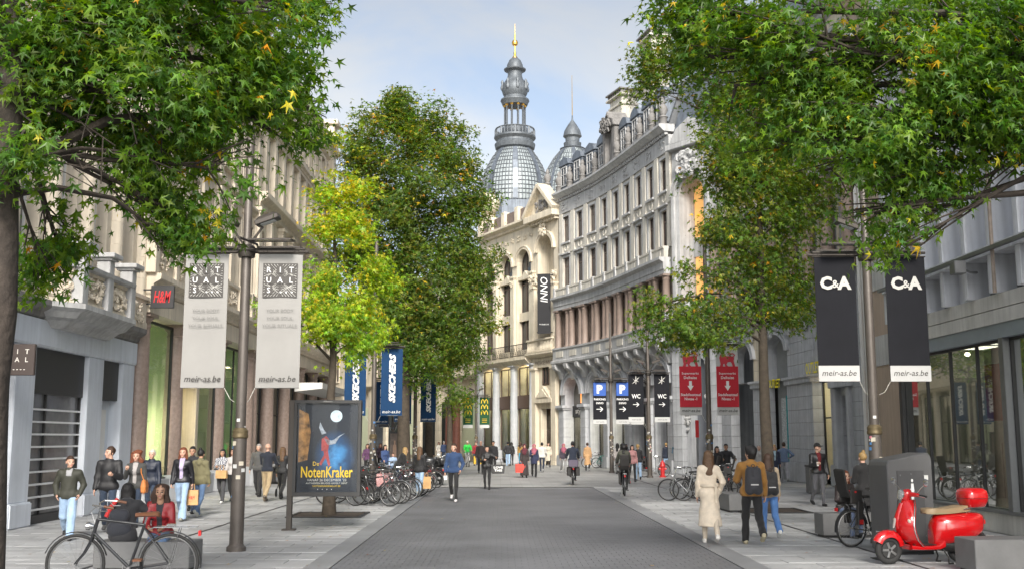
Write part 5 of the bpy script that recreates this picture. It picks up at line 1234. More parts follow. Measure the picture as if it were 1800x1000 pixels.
tree('street_tree', 'slender green sweetgum with straight trunk by stone arcade', (7.35, 29.6), 0.19, 12.2,
     [(1260, 150, 29.6, 1.25), (1330, 170, 29.6, 1.4), (1180, 120, 29, 0.9), (1140, 105, 28.6, 0.6), (1125, 150, 28.6, 0.5), (1230, 90, 29.4, 0.9), (1300, 300, 29.6, 1.3), (1268, 310, 29.2, 0.5), (1360, 300, 29.6, 1.3), (1262, 250, 29.2, 0.5), (1300, 400, 29.6, 1.2), (1252, 405, 29, 0.5), (1400, 390, 29.8, 1.2), (1330, 470, 29.6, 1.1), (1256, 480, 29, 0.55), (1208, 472, 28.8, 0.32), (1270, 550, 29, 0.9), (1190, 560, 28.5, 0.75), (1140, 540, 28.3, 0.45), (1150, 575, 28.3, 0.4), (1220, 590, 28.6, 0.5), (1400, 500, 30, 1.0), (1390, 560, 30, 0.6), (1340, 540, 29.6, 0.6), (1400, 200, 30, 1.4), (1430, 330, 30, 1.0), (1300, 60, 30, 1.2)],
     40000, 0.165, G2, 0.03, BARK, 5, 0, 7, fork=4.4, gap=-0.6)
tree('street_tree', 'bright yellow-green sweetgum behind white banners', (-4.43, 28.1), 0.16, 8.6,
     [(600, 270, 28, 0.45), (605, 310, 28, 0.6), (590, 350, 28, 0.6), (630, 330, 28.2, 0.4), (570, 405, 27.8, 0.55), (620, 400, 28, 0.6), (600, 470, 28, 0.65), (560, 490, 27.6, 0.55), (650, 480, 28.3, 0.5), (580, 550, 28, 0.9), (640, 540, 28.2, 0.85), (550, 555, 27.5, 0.6), (680, 500, 28.5, 0.4), (600, 610, 28, 0.7), (640, 600, 28.2, 0.5), (470, 545, 27.3, 0.3), (455, 570, 27.2, 0.2)],
     19000, 0.15, GY, 0.32, BARK, 5, 0, 9, fork=3.6, height_yellow=(4.5, 7.5))
tree('street_tree', 'tallest dense dark green sweetgum on the left behind bikes', (-4.5, 50), 0.33, 18.0,
     [(702, 172, 50, 0.6), (700, 195, 50, 1.0), (740, 220, 50, 1.5), (660, 220, 50, 1.3), (710, 260, 50, 2.0), (640, 280, 50, 1.5), (780, 270, 50, 1.5), (820, 300, 50, 0.9), (670, 340, 50, 2.2), (750, 350, 50, 2.3), (810, 370, 50, 1.6), (840, 350, 50, 0.6), (640, 400, 50, 1.8), (700, 430, 50, 2.3), (770, 440, 50, 2.2), (825, 450, 50, 1.3), (680, 510, 50, 2.0), (750, 520, 50, 2.2), (810, 520, 50, 1.6), (845, 500, 50, 0.5), (700, 580, 50, 1.6), (770, 590, 50, 1.8), (830, 560, 50, 1.0), (650, 560, 50, 1.5), (640, 470, 51, 1.5), (730, 640, 50, 1.1), (790, 640, 51, 1.0)],
     74000, 0.255, G2, 0.10, BARK, 3, 0, 13, fork=4.5, height_yellow=(11, 18), gap=-0.42)
tree('street_tree', 'far small dark tree left of the department store', (-4.0, 84), 0.26, 12.0,
     [(760, 560, 84, 2.2), (800, 560, 84, 2.4), (830, 590, 84, 1.6), (770, 620, 84, 2.2), (810, 640, 84, 2.0), (840, 560, 84, 1.2), (790, 690, 84, 1.8), (760, 680, 84, 1.6), (820, 690, 84, 1.1), (800, 500, 84, 2.4), (845, 620, 84, 0.8)],
     9000, 0.30, G2[:4], 0.02, BARK, 3, 0, 15, fork=4.3, gap=-0.18)
tree('street_tree', 'second far tree hidden between the left trees', (-4.4, 66), 0.28, 12.0,
     [(700, 600, 66, 1.8), (740, 600, 66, 1.9), (770, 640, 66, 1.4), (720, 540, 66, 2.2), (690, 650, 66, 1.0)], 6000, 0.28, G2[:4], 0.02, BARK, 3, 0, 17, fork=3.8)
# a few fallen leaves on the paving
q = np.random.default_rng(31); n = 160; S, Fc = star(5)
xy = np.stack([np.where(q.random(n) < 0.5, q.normal(-5, 1.8, n), q.normal(7, 1.8, n)), q.uniform(15.5, 34, n)], 1); an = q.random(n)*6.28; sc = 0.1*(0.7 + 0.6*q.random(n))
x = S[None, :, 0]*sc[:, None]; y = S[None, :, 1]*sc[:, None]
v = np.stack([xy[:, :1] + x*np.cos(an)[:, None] - y*np.sin(an)[:, None], xy[:, 1:] + x*np.sin(an)[:, None] + y*np.cos(an)[:, None], 0.014 + 0.25*sc[:, None]*np.abs(S[None, :, 2] - 0.06)], 2)
o = big_mesh('fallen_leaves', v.reshape(-1, 3), (Fc[None] + (np.arange(n)*len(S))[:, None, None]).reshape(-1, 3), [LEAF])
tint_mesh(o.data, np.repeat(np.array([[0.42, 0.27, 0.03], [0.30, 0.13, 0.03], [0.22, 0.10, 0.03], [0.40, 0.34, 0.05]])[q.integers(0, 4, n)], len(S), 0)); tag(o, 'scattered brown and yellow fallen leaves on the pavement', 'leaves', kind='stuff')
# square grates with soil at the feet of the nearer trees
for x, y, lab in ((7.35, 29.6, 'square dark tree grate under the right slender tree'), (-4.43, 28.1, 'square tree grate under the yellow-green tree')):
    t = thing('tree_grate', lab, 'tree grate', (x, y, 0))
    MB().bx(-0.85, 0.85, -0.85, 0.85, 0.0, 0.012).build('soil', mat('soil', (0.06, 0.045, 0.035), 0.95, var=0.4, scale=8, bump=0.8, bscale=20), t)
    for s in (-1, 1):
        MB().bx(-0.95, 0.95, s*0.9 - 0.05, s*0.9 + 0.05, 0, 0.03).build('edge_bar', DARK_METAL, t); MB().bx(s*0.9 - 0.05, s*0.9 + 0.05, -0.84, 0.84, 0, 0.03).build('edge_bar', DARK_METAL, t)

# ------------------------------------------------------------------ lamp and banner poles
POLE = mat('grey_brown_pole', (0.115, 0.10, 0.088), 0.5, 0.35, var=0.18, scale=3, bump=0.05)
POLE_DK = mat('dark_pole_joint', (0.06, 0.052, 0.045), 0.5, 0.4, var=0.2)
BRASS = mat('weathered_brass', (0.16, 0.125, 0.07), 0.5, 0.6, var=0.3, scale=8)
PANEL_GLASS = glass_mat('frosted_reflector', (0.72, 0.80, 0.78), 1.5, 0.25, 0.2)
STICK = [mat('sticker_%s' % k, c, 0.5, var=0.15, scale=20) for k, c in (('white', (0.6, 0.6, 0.58)), ('blue', (0.1, 0.25, 0.5)), ('pink', (0.6, 0.2, 0.25)), ('cream', (0.55, 0.5, 0.4)))]
STRING = mat('white_cord', (0.6, 0.58, 0.52), 0.8, var=0.05)
def make_pole():
    t = thing('lamp_pole', 'pole', 'lamp pole')
    b = MB(); b.lathe([(0.185, 0), (0.185, 0.07), (0.15, 0.1), (0.135, 0.12), (0.13, 1.95)], 18); b.build('lower_shaft', POLE, t, smooth=35)
    b = MB(); b.lathe([(0.14, 1.94), (0.155, 1.96), (0.155, 1.99), (0.145, 2.02), (0.15, 2.04), (0.15, 2.07), (0.11, 2.12)], 18); b.build('collar', BRASS, t, smooth=35)
    b = MB(); b.lathe([(0.1, 2.1), (0.094, 5.2), (0.082, 5.25), (0.075, 9.2), (0.03, 9.25)], 16); b.build('upper_shaft', POLE, t, smooth=35)
    b = MB(); b.lathe([(0.16, 5.16), (0.17, 5.2), (0.17, 5.34), (0.13, 5.38)], 16); b.build('bracket_ring', POLE_DK, t, smooth=35)
    for y in (-0.16, 0.16):
        MB().path([(-1.2, y, 5.28), (1.2, y, 5.28)], 0.028, 6).build('cross_bar', POLE_DK, t)
    for x in (-0.5, 0.5): MB().path([(x*0.1, -0.75, 5.4), (x*0.4, 0.0, 5.4), (x*0.1, 0.75, 5.4)], 0.022, 6).build('strut', POLE_DK, t)
    for s in (-1, 1):
        for y in (-0.45, 0.42):
            M = Matrix.Translation((s*0.6, y, 5.40)) @ Matrix.Rotation(R(4), 4, 'X')
            f = MB(); w, d = 0.42, 0.22
            for x0, x1, y0, y1 in ((-w, w, -d, -d + 0.035), (-w, w, d - 0.035, d), (-w, -w + 0.035, -d + 0.035, d - 0.035), (w - 0.035, w, -d + 0.035, d - 0.035)): f.bx(x0, x1, y0, y1, -0.015, 0.015)
            fr = link('reflector_panel', f.mesh('reflector_panel', POLE_DK), t, M)
            link('pane', MB().bx(-w + 0.035, w - 0.035, -d + 0.035, d - 0.035, -0.005, 0.005).mesh('pane', PANEL_GLASS), fr)
        a = MB(); a.path([(s*0.05, 0, 5.38), (s*0.32, -0.05, 5.72)], 0.025, 6); arm = a.build('lamp_arm', POLE_DK, t)
        l = MB(); l.bx(-0.24, 0.24, -0.15, 0.15, -0.03, 0.05); l.loft([[(-0.24, -0.15, 0.05), (0.24, -0.15, 0.05), (0.24, 0.15, 0.05), (-0.24, 0.15, 0.05)], [(-0.15, -0.1, 0.11), (0.15, -0.1, 0.11), (0.15, 0.1, 0.11), (-0.15, 0.1, 0.11)]])
        hd = link('spot_head', l.mesh('spot_head', POLE_DK, bevel=0.012), t, Matrix.Translation((s*0.42, -0.06, 5.82)) @ Matrix.Rotation(R(-18*s), 4, 'Y'))
        link('lens', MB().bx(-0.15, 0.15, -0.09, 0.09, -0.04, -0.031).mesh('lens', mat('lamp_lens', (0.55, 0.57, 0.56), 0.15, var=0.1)), hd)
    return t
BANNER_CLOTHS = {}
def banner(parent, x, z0, w, h, seed=0, c=None):
    """hanging cloth with soft waves; returns (object, y of the face)"""
    key = (round(w, 2), round(h, 2), seed % 3)
    o = None
    if key not in BANNER_CLOTHS:
        b = MB(); nx, nz = 8, 16
        q = random.Random(seed); p1, p2 = q.uniform(0, 6), q.uniform(0, 6)
        def yy(i, j): u, v = i/nx, j/nz; return (0.016*math.sin(5*u + p1 + 1.5*v) + 0.009*math.sin(9*v + p2))*(1 - 0.6*v)
        for off in (-0.004, 0.004):
            b.add([(-w/2 + w*i/nx, yy(i, j) + off, h*j/nz) for j in range(nz+1) for i in range(nx+1)], [(j*(nx+1)+i, j*(nx+1)+i+1, (j+1)*(nx+1)+i+1, (j+1)*(nx+1)+i) for j in range(nz) for i in range(nx)])
        BANNER_CLOTHS[key] = b.mesh('cloth', None, smooth=80, fix=False)
    me = BANNER_CLOTHS[key].copy(); me.materials.append(c)
    return link('cloth', me, parent, (x, 0, z0))
BW, BH = 0.78, 2.42
INKS = dict(white=WHITE_INK, black=mat('black_print', (0.02, 0.02, 0.02), 0.6, var=0.02), grey=mat('grey_print', (0.20, 0.195, 0.185), 0.6, var=0.03), brown=mat('brown_print', (0.06, 0.055, 0.05), 0.6, var=0.05),
            red=mat('red_print', (0.50, 0.03, 0.05), 0.6, var=0.05), gold=mat('yellow_print', (0.70, 0.47, 0.02), 0.6, var=0.05), blue=mat('blue_print', (0.02, 0.09, 0.38), 0.6, var=0.05), pale=mat('pale_print', (0.52, 0.51, 0.48), 0.7, var=0.04))
CL = dict(grey=mat('grey_white_cloth', (0.30, 0.293, 0.28), 0.8, var=0.06, scale=1.5), black=mat('charcoal_cloth', (0.016, 0.0165, 0.02), 0.85, var=0.15, scale=2), blue=mat('navy_cloth', (0.012, 0.045, 0.115), 0.75, var=0.12, scale=2), green=mat('green_cloth', (0.02, 0.075, 0.035), 0.75, var=0.1), red=mat('red_cloth', (0.50, 0.035, 0.05), 0.75, var=0.08), white=mat('white_cloth', (0.5, 0.5, 0.49), 0.75, var=0.05))
for m_ in CL.values():
    m_.node_tree.nodes['Principled BSDF'].inputs['Specular IOR Level'].default_value = 0.15
YF = -0.03
def flat(parent, poly, m, name='print', y=YF + 0.004): 
    b = MB(); b.prism(poly, y - 0.003, y); return b.build(name, m, parent, fix=True)
def rect(x0, x1, z0, z1): return [(x0, z0), (x1, z0), (x1, z1), (x0, z1)]
def foot(b, x, z0, w=BW): text('meir-as.be', w*0.84, None, INKS['brown'], b, T(0, YF, 0.16), shear=0.25, bold=0.006)
def art(kind, b):
    W, H = BW, BH
    if kind == 'rituals':
        flat(b, rect(-0.31, 0.31, 1.62, 2.24), INKS['brown'], 'emblem_square')
        for k in range(5):      # interlaced line pattern of the emblem
            r_ = 0.06 + k*0.055
            for sx in (-1, 1):
                for sz in (-1, 1):
                    m_ = MB(); m_.path([(sx*r_, 0, 1.93 + sz*0.29), (sx*0.02, 0, 1.93 + sz*max(0.02, 0.29 - r_)), (sx*0.29, 0, 1.93 + sz*min(0.26, 0.02 + k*0.05))], 0.006, 4); m_.build('emblem_line', INKS['pale'], b, (0, YF - 0.002, 0))
        for r_, row in enumerate(('RIT', 'UAL', 'S')):
            for c_, ch in enumerate(row):
                flat(b, rect(-0.27 + c_*0.2, -0.13 + c_*0.2, 2.05 - r_*0.185, 2.19 - r_*0.185), INKS['brown'], 'emblem_field', YF - 0.006)
                text(ch, None, 0.1, WHITE_INK, b, T(-0.2 + c_*0.2, YF - 0.010, 2.12 - r_*0.185), 'letter', bold=0.012)
        for k in range(3): flat(b, rect(0.0 + k*0.1, 0.03 + k*0.1, 1.70, 1.73), WHITE_INK, 'dot', YF - 0.008)
        for k, s_ in enumerate(('YOUR BODY.', 'YOUR SOUL.', 'YOUR RITUALS.')): text(s_, (0.5, 0.49, 0.64)[k], 0.062, INKS['grey'], b, T(0.02, YF, 1.38 - k*0.135))
        foot(b, 0, 0)
    elif kind == 'ca':
        flat(b, rect(-W/2, W/2, 0, 0.3), CL['white'], 'footer'); foot(b, 0, 0)
        text('C', None, 0.26, INKS['pale'], b, T(-0.18, YF, 1.9), 'letter', bold=0.05); text('A', None, 0.26, INKS['pale'], b, T(0.17, YF, 1.9), 'letter', bold=0.05); text('&', None, 0.15, INKS['pale'], b, T(0.0, YF, 1.88), 'letter', bold=0.02)
    elif kind == 'skechers':
        text('SKECHERS', 1.78, 0.24, WHITE_INK, b, T(0.02, YF, 1.35) @ Matrix.Rotation(R(-90), 4, 'Y'), shear=0.3, bold=0.05)
        text('meir-as.be', W*0.84, None, WHITE_INK, b, T(0, YF, 0.14), shear=0.25)
    elif kind == 'arches':
        flat(b, rect(-W/2, W/2, 0, 0.25), CL['white'], 'footer')
        for k in range(3):
            z = 1.05 + k*0.45
            m_ = MB()
            for sx in (-1, 1): m_.path([(sx*0.26, 0, z), (sx*0.235, 0, z + 0.2), (sx*0.14, 0, z + 0.34), (sx*0.045, 0, z + 0.2), (sx*0.0, 0, z + 0.02)], 0.04, 5)
            m_.build('golden_arches', INKS['gold'], b, (0, YF + 0.005, 0))
        for k in range(3): text(('MAK DEZ', 'OPEN', '100 M')[0] if False else 'xxxxx', 0.4, 0.06, INKS['gold'], b, T(0, YF, 0.75 - k*0.15)) if False else flat(b, rect(-0.2, 0.2, 0.7 - k*0.13, 0.73 - k*0.13), INKS['gold'], 'print_line')
    elif kind == 'lion':
        flat(b, rect(-W/2, W/2, 0.28, 1.72), CL['red'], 'red_field')
        lion = [(-0.26, 1.72), (-0.23, 1.80), (-0.25, 1.92), (-0.27, 2.02), (-0.24, 2.12), (-0.14, 2.16), (-0.06, 2.13), (0.0, 2.08), (0.2, 2.08), (0.26, 2.02), (0.24, 1.92), (0.27, 1.80), (0.29, 1.72), (0.2, 1.72), (0.17, 1.82), (0.13, 1.88), (0.02, 1.86), (-0.02, 1.78), (0.04, 1.72), (-0.06, 1.72), (-0.1, 1.82), (-0.13, 1.80), (-0.15, 1.72)]
        flat(b, lion, INKS['red'], 'lion_emblem')
        tl = MB(); tl.path([(0.22, 0, 2.04), (0.28, 0, 2.12), (0.22, 0, 2.17), (0.05, 0, 2.17), (0.05, 0, 2.12)], 0.017, 5); tl.build('lion_tail', INKS['red'], b, (0, YF, 0))
        for s_, z, w_ in (('Supermarkt', 1.46, 0.6), ('Delhaize', 1.32, 0.46), ('Stadsfeestzaal', 0.72, 0.7), ('Niveau -1', 0.57, 0.44)): text(s_, w_, 0.1, WHITE_INK, b, T(0, YF - 0.003, z), bold=0.01)
        flat(b, [(-0.05, 1.2), (-0.05, 1.03), (-0.11, 1.03), (0, 0.86), (0.11, 1.03), (0.05, 1.03), (0.05, 1.2)], WHITE_INK, 'arrow', YF)
        foot(b, 0, 0)
    elif kind == 'parking':
        flat(b, rect(-W/2 + 0.03, W/2 - 0.03, 1.62, 2.38), INKS['blue'], 'blue_field'); text('P', None, 0.5, WHITE_INK, b, T(0, YF - 0.003, 2.0), 'letter', bold=0.06)
        text('PARKING', 0.68, 0.12, WHITE_INK, b, T(0, YF, 1.42), bold=0.02); text('INNO', 0.42, 0.12, WHITE_INK, b, T(0, YF, 1.2), bold=0.02)
        flat(b, rect(-0.2, 0.15, 0.83, 0.87), WHITE_INK, 'arrow'); flat(b, [(0.03, 1.0), (0.18, 0.87), (0.18, 0.83), (0.03, 0.70), (0.0, 0.73), (0.13, 0.85), (0.0, 0.97)], WHITE_INK, 'arrow', YF)
        flat(b, rect(-W/2, W/2, 0, 0.25), CL['white'], 'footer'); text('meir-as.be', W*0.6, None, INKS['brown'], b, T(0, YF, 0.13), shear=0.25)
    elif kind == 'wc':
        for sx in (-1, 1): flat(b, [(sx*0.03, 2.1), (sx*0.2, 2.28), (sx*0.06, 2.2), (sx*0.05, 2.35)][:3] if sx > 0 else [(-0.2, 1.92), (-0.03, 2.1), (-0.06, 2.0)], INKS['pale'], 'emblem')
        flat(b, [(-0.16, 2.2), (-0.05, 2.12), (0.05, 2.12), (0.16, 2.02), (0.05, 2.07), (-0.05, 2.08)], INKS['pale'], 'emblem'); flat(b, rect(-0.015, 0.02, 1.92, 2.32), INKS['pale'], 'emblem', YF)
        text('WC', 0.44, 0.22, WHITE_INK, b, T(0, YF, 1.3), bold=0.02)
        flat(b, rect(-0.16, 0.12, 0.87, 0.9), WHITE_INK, 'arrow'); flat(b, [(0.03, 1.0), (0.15, 0.9), (0.15, 0.87), (0.03, 0.77), (0.01, 0.79), (0.11, 0.885), (0.01, 0.98)], WHITE_INK, 'arrow', YF)
        flat(b, rect(-W/2, W/2, 0, 0.25), CL['white'], 'footer'); text('meir-as.be', W*0.6, None, INKS['brown'], b, T(0, YF, 0.13), shear=0.25)
    elif kind == 'inno':
        text('INNO', 1.2, 0.36, WHITE_INK, b, T(0, YF, 1.5) @ Matrix.Rotation(R(-90), 4, 'Y'), shear=0.2)
        text('MULTIBRAND', 0.5, 0.06, WHITE_INK, b, T(0, YF, 0.5))
    elif kind == 'redtext':
        text('STADSFEESTZAAL', 1.8, 0.2, WHITE_INK, b, T(0, YF, 1.35) @ Matrix.Rotation(R(-90), 4, 'Y'), bold=0.02); flat(b, rect(-W/2, W/2, 0, 0.25), CL['white'], 'footer')
pole0 = make_pole(); first = True
POLES = [  # x, y, banner art, cloth, where, what
    (-4.66, 19.28, 'rituals', 'grey', 'tall grey lamp pole carrying two white banners, nearest on the left', 'off-white banner with square RITUALS emblem, %s of the near left pole'),
    (-4.62, 39.0, 'skechers', 'blue', 'lamp pole with navy banners behind the glass poster case', 'navy banner with white vertical SKECHERS lettering, %s of the second left pole'),
    (-4.3, 54.0, 'skechers', 'blue', 'lamp pole with navy banners beside the far left tree', 'smaller navy SKECHERS banner, %s of the third left pole'),
    (-6.2, 62.0, 'skechers', 'blue', 'half hidden lamp pole with small navy banners behind tree', 'small far navy SKECHERS banner, %s of a half hidden pole'),
    (-8.0, 80.0, 'inno', 'black', 'far left lamp pole with black banners', 'small far black INNO banner, %s of the far left pole'),
    (-1.95, 86.0, 'arches', 'green', 'far thin lamp pole with dark green banners', 'dark green banner with three golden arches, %s of the far pole'),
    (7.2, 20.6, 'ca', 'black', 'tall grey lamp pole with charcoal banners behind red scooter', 'charcoal banner with pale C&A letters, %s of the near right pole'),
    (7.4, 38.0, 'lion', 'white', 'lamp pole carrying red lion banners right of centre', 'red and white supermarket banner with lion emblem, %s of its pole'),
    (7.55, 54.5, 'wc', 'black', 'sticker-covered lamp pole carrying black WC banners', 'black WC banner with arrow, %s of its pole'),
    (8.8, 64.0, 'redtext', 'red', 'far lamp pole with red banners behind the WC pole', 'narrow red banner with white lettering, %s of the far right pole'),
    (6.4, 62.0, 'parking', 'black', 'lamp pole carrying blue and black parking banners', 'black banner with blue P parking sign, %s of its pole')]
q = random.Random(21)
for k, (x, y, kind, cloth, lab, blab) in enumerate(POLES):
    p = pole0 if k == 0 else copy_tree(pole0)
    p.location = (x, y, 0); p['label'] = lab; p['group'] = 'lamp poles with banners'
    p.rotation_euler = (0, 0, R(q.uniform(-2, 2))); up_z = {'ca': 0.27, 'rituals': 0.08}.get(kind, 0.0); p.scale = (0.92, 0.92, 1 + up_z/5.3)
    for j in range(10 if y < 60 else 5):
        a = R(270 + q.uniform(-80, 80)); z = q.choice((q.uniform(0.9, 1.85), q.uniform(1.1, 2.6))); rr = 0.134 if z < 1.92 else 0.1
        s_ = q.uniform(0.015, 0.045)
        link('sticker', MB().bx(-s_, s_, -0.003, 0.0, -s_*0.8, s_*0.8).mesh('sticker', STICK[q.randrange(4)]), p, Matrix.Translation((rr*math.cos(a), rr*math.sin(a), z)) @ Matrix.Rotation(a + R(90), 4, 'Z'))
    for side, sx in (('left', -1), ('right', 1)):
        c = {'rituals': 0.665, 'ca': 0.69}.get(kind, 0.66)
        bt = thing('street_banner', blab % ('left one' if sx < 0 else 'right one'), 'banner', (x + sx*c, y - 0.16, 2.78 + up_z), R(q.uniform(-3, 3)), 'street banners')
        banner(bt, 0, 0, BW, BH, k*2 + (sx > 0), CL[cloth])
        MB().path([(-BW/2 - 0.02, 0, BH), (BW/2 + 0.02, 0, BH)], 0.014, 6).build('hanging_rod', POLE_DK, bt)
        MB().path([(-BW/2, 0, 0.0), (BW/2, 0, 0.0)], 0.009, 6).build('bottom_rod', INKS['grey'], bt)
        for hx in (-0.28, 0.28): MB().torus((hx, 0, BH + 0.045), (0, 1, 0), 0.035, 0.007, 10, 5).build('hook', POLE_DK, bt)
        MB().path([(-sx*BW/2, 0, 0.0), (-sx*(BW/2 + 0.1), 0.05, -0.2), (-sx*(c - 0.12), 0.14, -0.25)], 0.006, 5).build('cord', STRING, bt)
        art(kind, bt)

# ------------------------------------------------------------------ glass poster case on one post
t = thing('poster_case', 'dark framed street poster case showing a ballet poster', 'poster case', (-4.58, 23.6, 0), R(2))
MB().bx(-0.06, 0.06, -0.06, 0.06, 0, 2.8).build('post', POLE_DK, t, bevel=0.01)
MB().bx(-0.14, 0.14, -0.14, 0.14, 0, 0.03).build('base_plate', POLE_DK, t)
fr = MB()
x0, x1, z0, z1 = 0.06, 1.52, 0.72, 2.80
for a in ((x0, x1, z0, z0 + 0.09), (x0, x1, z1 - 0.07, z1), (x0, x0 + 0.07, z0 + 0.09, z1 - 0.07), (x1 - 0.07, x1, z0 + 0.09, z1 - 0.07)): fr.bx(a[0], a[1], -0.1, 0.1, a[2], a[3])
fr.build('frame', DARK_METAL, t, bevel=0.006)
def poster_mat():
    m = mat('poster_print', (0.02, 0.025, 0.035), 0.3, var=0)
    n, l = m.node_tree.nodes, m.node_tree.links; b = n['Principled BSDF']
    tc = n.new('ShaderNodeTexCoord'); mp = n.new('ShaderNodeMapping'); mp.inputs['Location'].default_value = (-0.95, 0, -1.55); 
    l.new(tc.outputs['Object'], mp.inputs['Vector'])
    gr = n.new('ShaderNodeTexGradient'); gr.gradient_type = 'SPHERICAL'; mp2 = n.new('ShaderNodeMapping'); mp2.inputs['Scale'].default_value = (2.2, 1, 1.6); l.new(mp.outputs['Vector'], mp2.inputs['Vector']); l.new(mp2.outputs['Vector'], gr.inputs['Vector'])
    nz = n.new('ShaderNodeTexNoise'); nz.inputs['Scale'].default_value = 5; nz.inputs['Detail'].default_value = 8; l.new(tc.outputs['Object'], nz.inputs['Vector'])
    mu = n.new('ShaderNodeMath'); mu.operation = 'MULTIPLY'; l.new(gr.outputs['Fac'], mu.inputs[0]); l.new(nz.outputs['Fac'], mu.inputs[1])
    cr = n.new('ShaderNodeValToRGB'); e = cr.color_ramp.elements; e[0].color = (0.012, 0.016, 0.026, 1); e[1].color = (0.06, 0.26, 0.55, 1); e[1].position = 0.5
    e2 = e.new(0.18); e2.color = (0.012, 0.05, 0.13, 1)
    l.new(mu.outputs[0], cr.inputs['Fac']); l.new(cr.outputs['Color'], b.inputs['Base Color'])
    return m
po = MB().bx(x0 + 0.07, x1 - 0.07, -0.02, 0.02, z0 + 0.09, z1 - 0.07).build('poster', poster_mat(), t)
yp = -0.026
def pflat(poly, m, name='print', y=yp): return MB().prism(poly, y - 0.003, y).build(name, m, po)
pflat([(0.97 + 0.13*math.cos(2*math.pi*k/24), 2.45 + 0.13*math.sin(2*math.pi*k/24)) for k in range(24)], mat('moon_print', (0.50, 0.60, 0.68), 0.4, var=0.35, scale=14), 'moon')
pflat([(0.16, 1.45), (0.36, 1.5), (0.42, 2.1), (0.36, 2.5), (0.16, 2.6)], mat('amber_print', (0.26, 0.13, 0.04), 0.4, var=0.85, scale=6), 'stage_scene', yp + 0.003)
for pl, m in (([(0.70, 1.72), (0.80, 1.70), (0.86, 1.40), (0.82, 1.36), (0.76, 1.55), (0.66, 1.38), (0.62, 1.42), (0.72, 1.62)], 'red'), ([(0.66, 1.70), (0.80, 1.68), (0.84, 1.92), (0.76, 2.02), (0.66, 1.95)], 'red'), ([(0.70, 1.98), (0.88, 1.92), (1.05, 2.0), (1.16, 2.08), (1.0, 2.0), (0.96, 1.85), (0.80, 1.82)], 'pale'), ([(0.60, 2.2), (0.66, 2.05), (0.76, 2.08), (0.70, 2.16), (0.62, 2.32)], 'pale')): pflat(pl, mat('dancer_' + m, (0.34, 0.05, 0.05) if m == 'red' else (0.34, 0.38, 0.44), 0.5, var=0.4, scale=18), 'dancer')
text('De', 0.13, 0.09, INKS['gold'], po, T(0.55, yp, 1.42)); text('NotenKraker', 1.12, 0.24, INKS['gold'], po, T(0.79, yp, 1.24), bold=0.015)
text("VANAF 26 DECEMBER '23", 0.85, 0.055, INKS['pale'], po, T(0.79, yp, 1.07)); text('ANTWERPEN BRUGGE HASSELT GENT', 0.9, 0.035, INKS['pale'], po, T(0.79, yp, 1.0)); text('NOTENKRAKERBALLET.BE', 0.6, 0.035, INKS['gold'], po, T(0.79, yp, 0.94))
for k in range(4): pflat([(0.6 + k*0.1 + 0.012*math.cos(a), 0.87 + 0.012*math.sin(a)) for a in (0, 1.57, 3.14, 4.71)], INKS['pale'], 'dot')
text('JCDecaux', 0.2, 0.03, INKS['pale'], po, T(0.79, -0.103, 2.765))
MB().bx(x0 + 0.07, x1 - 0.07, -0.085, -0.079, z0 + 0.09, z1 - 0.07).build('pane', glass_mat('poster_glass', (0.97, 0.98, 0.98), 1.2, 0.0), t)
t = thing('poster_case', 'far small brown poster case behind the parked bicycles', 'poster case', (-5.4, 57, 0), R(3))
MB().bx(-0.5, 0.5, -0.08, 0.08, 0.9, 2.3).build('frame', DARK_METAL, t, bevel=0.01)
po2 = MB().bx(-0.44, 0.44, -0.1, -0.085, 0.98, 2.22).build('poster', mat('brown_poster', (0.12, 0.09, 0.075), 0.4, var=0.4, scale=4), t)
for x in (-0.2, 0.2): MB().prism([(x - 0.1, 1.0), (x + 0.1, 1.0), (x + 0.08, 1.6), (x + 0.03, 1.66), (x + 0.05, 1.85), (x - 0.05, 1.85), (x - 0.03, 1.66), (x - 0.08, 1.6)], -0.106, -0.101).build('print', mat('skin_print', (0.35, 0.22, 0.15), 0.5), po2)
MB().bx(-0.06, 0.06, -0.05, 0.05, 0, 0.9).build('post', DARK_METAL, t)

# ------------------------------------------------------------------ blocks, cabinet, bins, hydrant
BLOCK = mat('dark_grey_block', (0.15, 0.15, 0.15), 0.6, var=0.15, scale=2.5, bump=0.12, bscale=30)
def block(x, y, lx, ly, h, rz, lab):
    t = thing('block_bench', lab, 'bench', (x, y, 0), rz, 'dark stone block benches')
    MB().bx(-lx/2, lx/2, -ly/2, ly/2, 0.05, h).build('block', BLOCK, t, bevel=0.012); MB().bx(-lx/2 + 0.05, lx/2 - 0.05, -ly/2 + 0.05, ly/2 - 0.05, 0, 0.05).build('foot', DARK_BOARD, t)
block(7.75, 16.2, 1.7, 0.62, 0.5, R(4), 'dark grey block bench in front of the red scooter')
block(7.0, 21.9, 1.15, 0.55, 0.48, R(2), 'grey block bench behind the bicycle with child seat')
block(6.35, 29.8, 0.5, 1.6, 0.48, R(2), 'grey block bench hidden behind the backpack couple')
block(-5.33, 16.6, 1.45, 0.62, 0.44, R(-3), 'grey block bench under the seated pair')
t = thing('utility_cabinet', 'dark grey street toilet cabinet with rounded top behind red scooter', 'cabinet', (7.02, 18.85, 0), R(10)); t.scale = (0.72, 1, 1)
CAB = mat('cabinet_grey', (0.12, 0.12, 0.122), 0.42, 0.2, var=0.08, scale=2)
pr = [(-0.62, 0.06), (0.56, 0.06), (0.56, 1.52)] + [(0.56 - 0.12 + 0.12*math.cos(a), 1.58 + 0.14*math.sin(a)) for a in (0, .5, 1.0, 1.5)] + [(-0.52, 1.60), (-0.585, 1.58), (-0.62, 1.50)]
MB().prism(pr, -0.32, 0.32).build('housing', CAB, t, bevel=0.02)
MB().bx(-0.58, 0.52, -0.28, 0.28, 0, 0.06).build('base', DARK_BOARD, t)
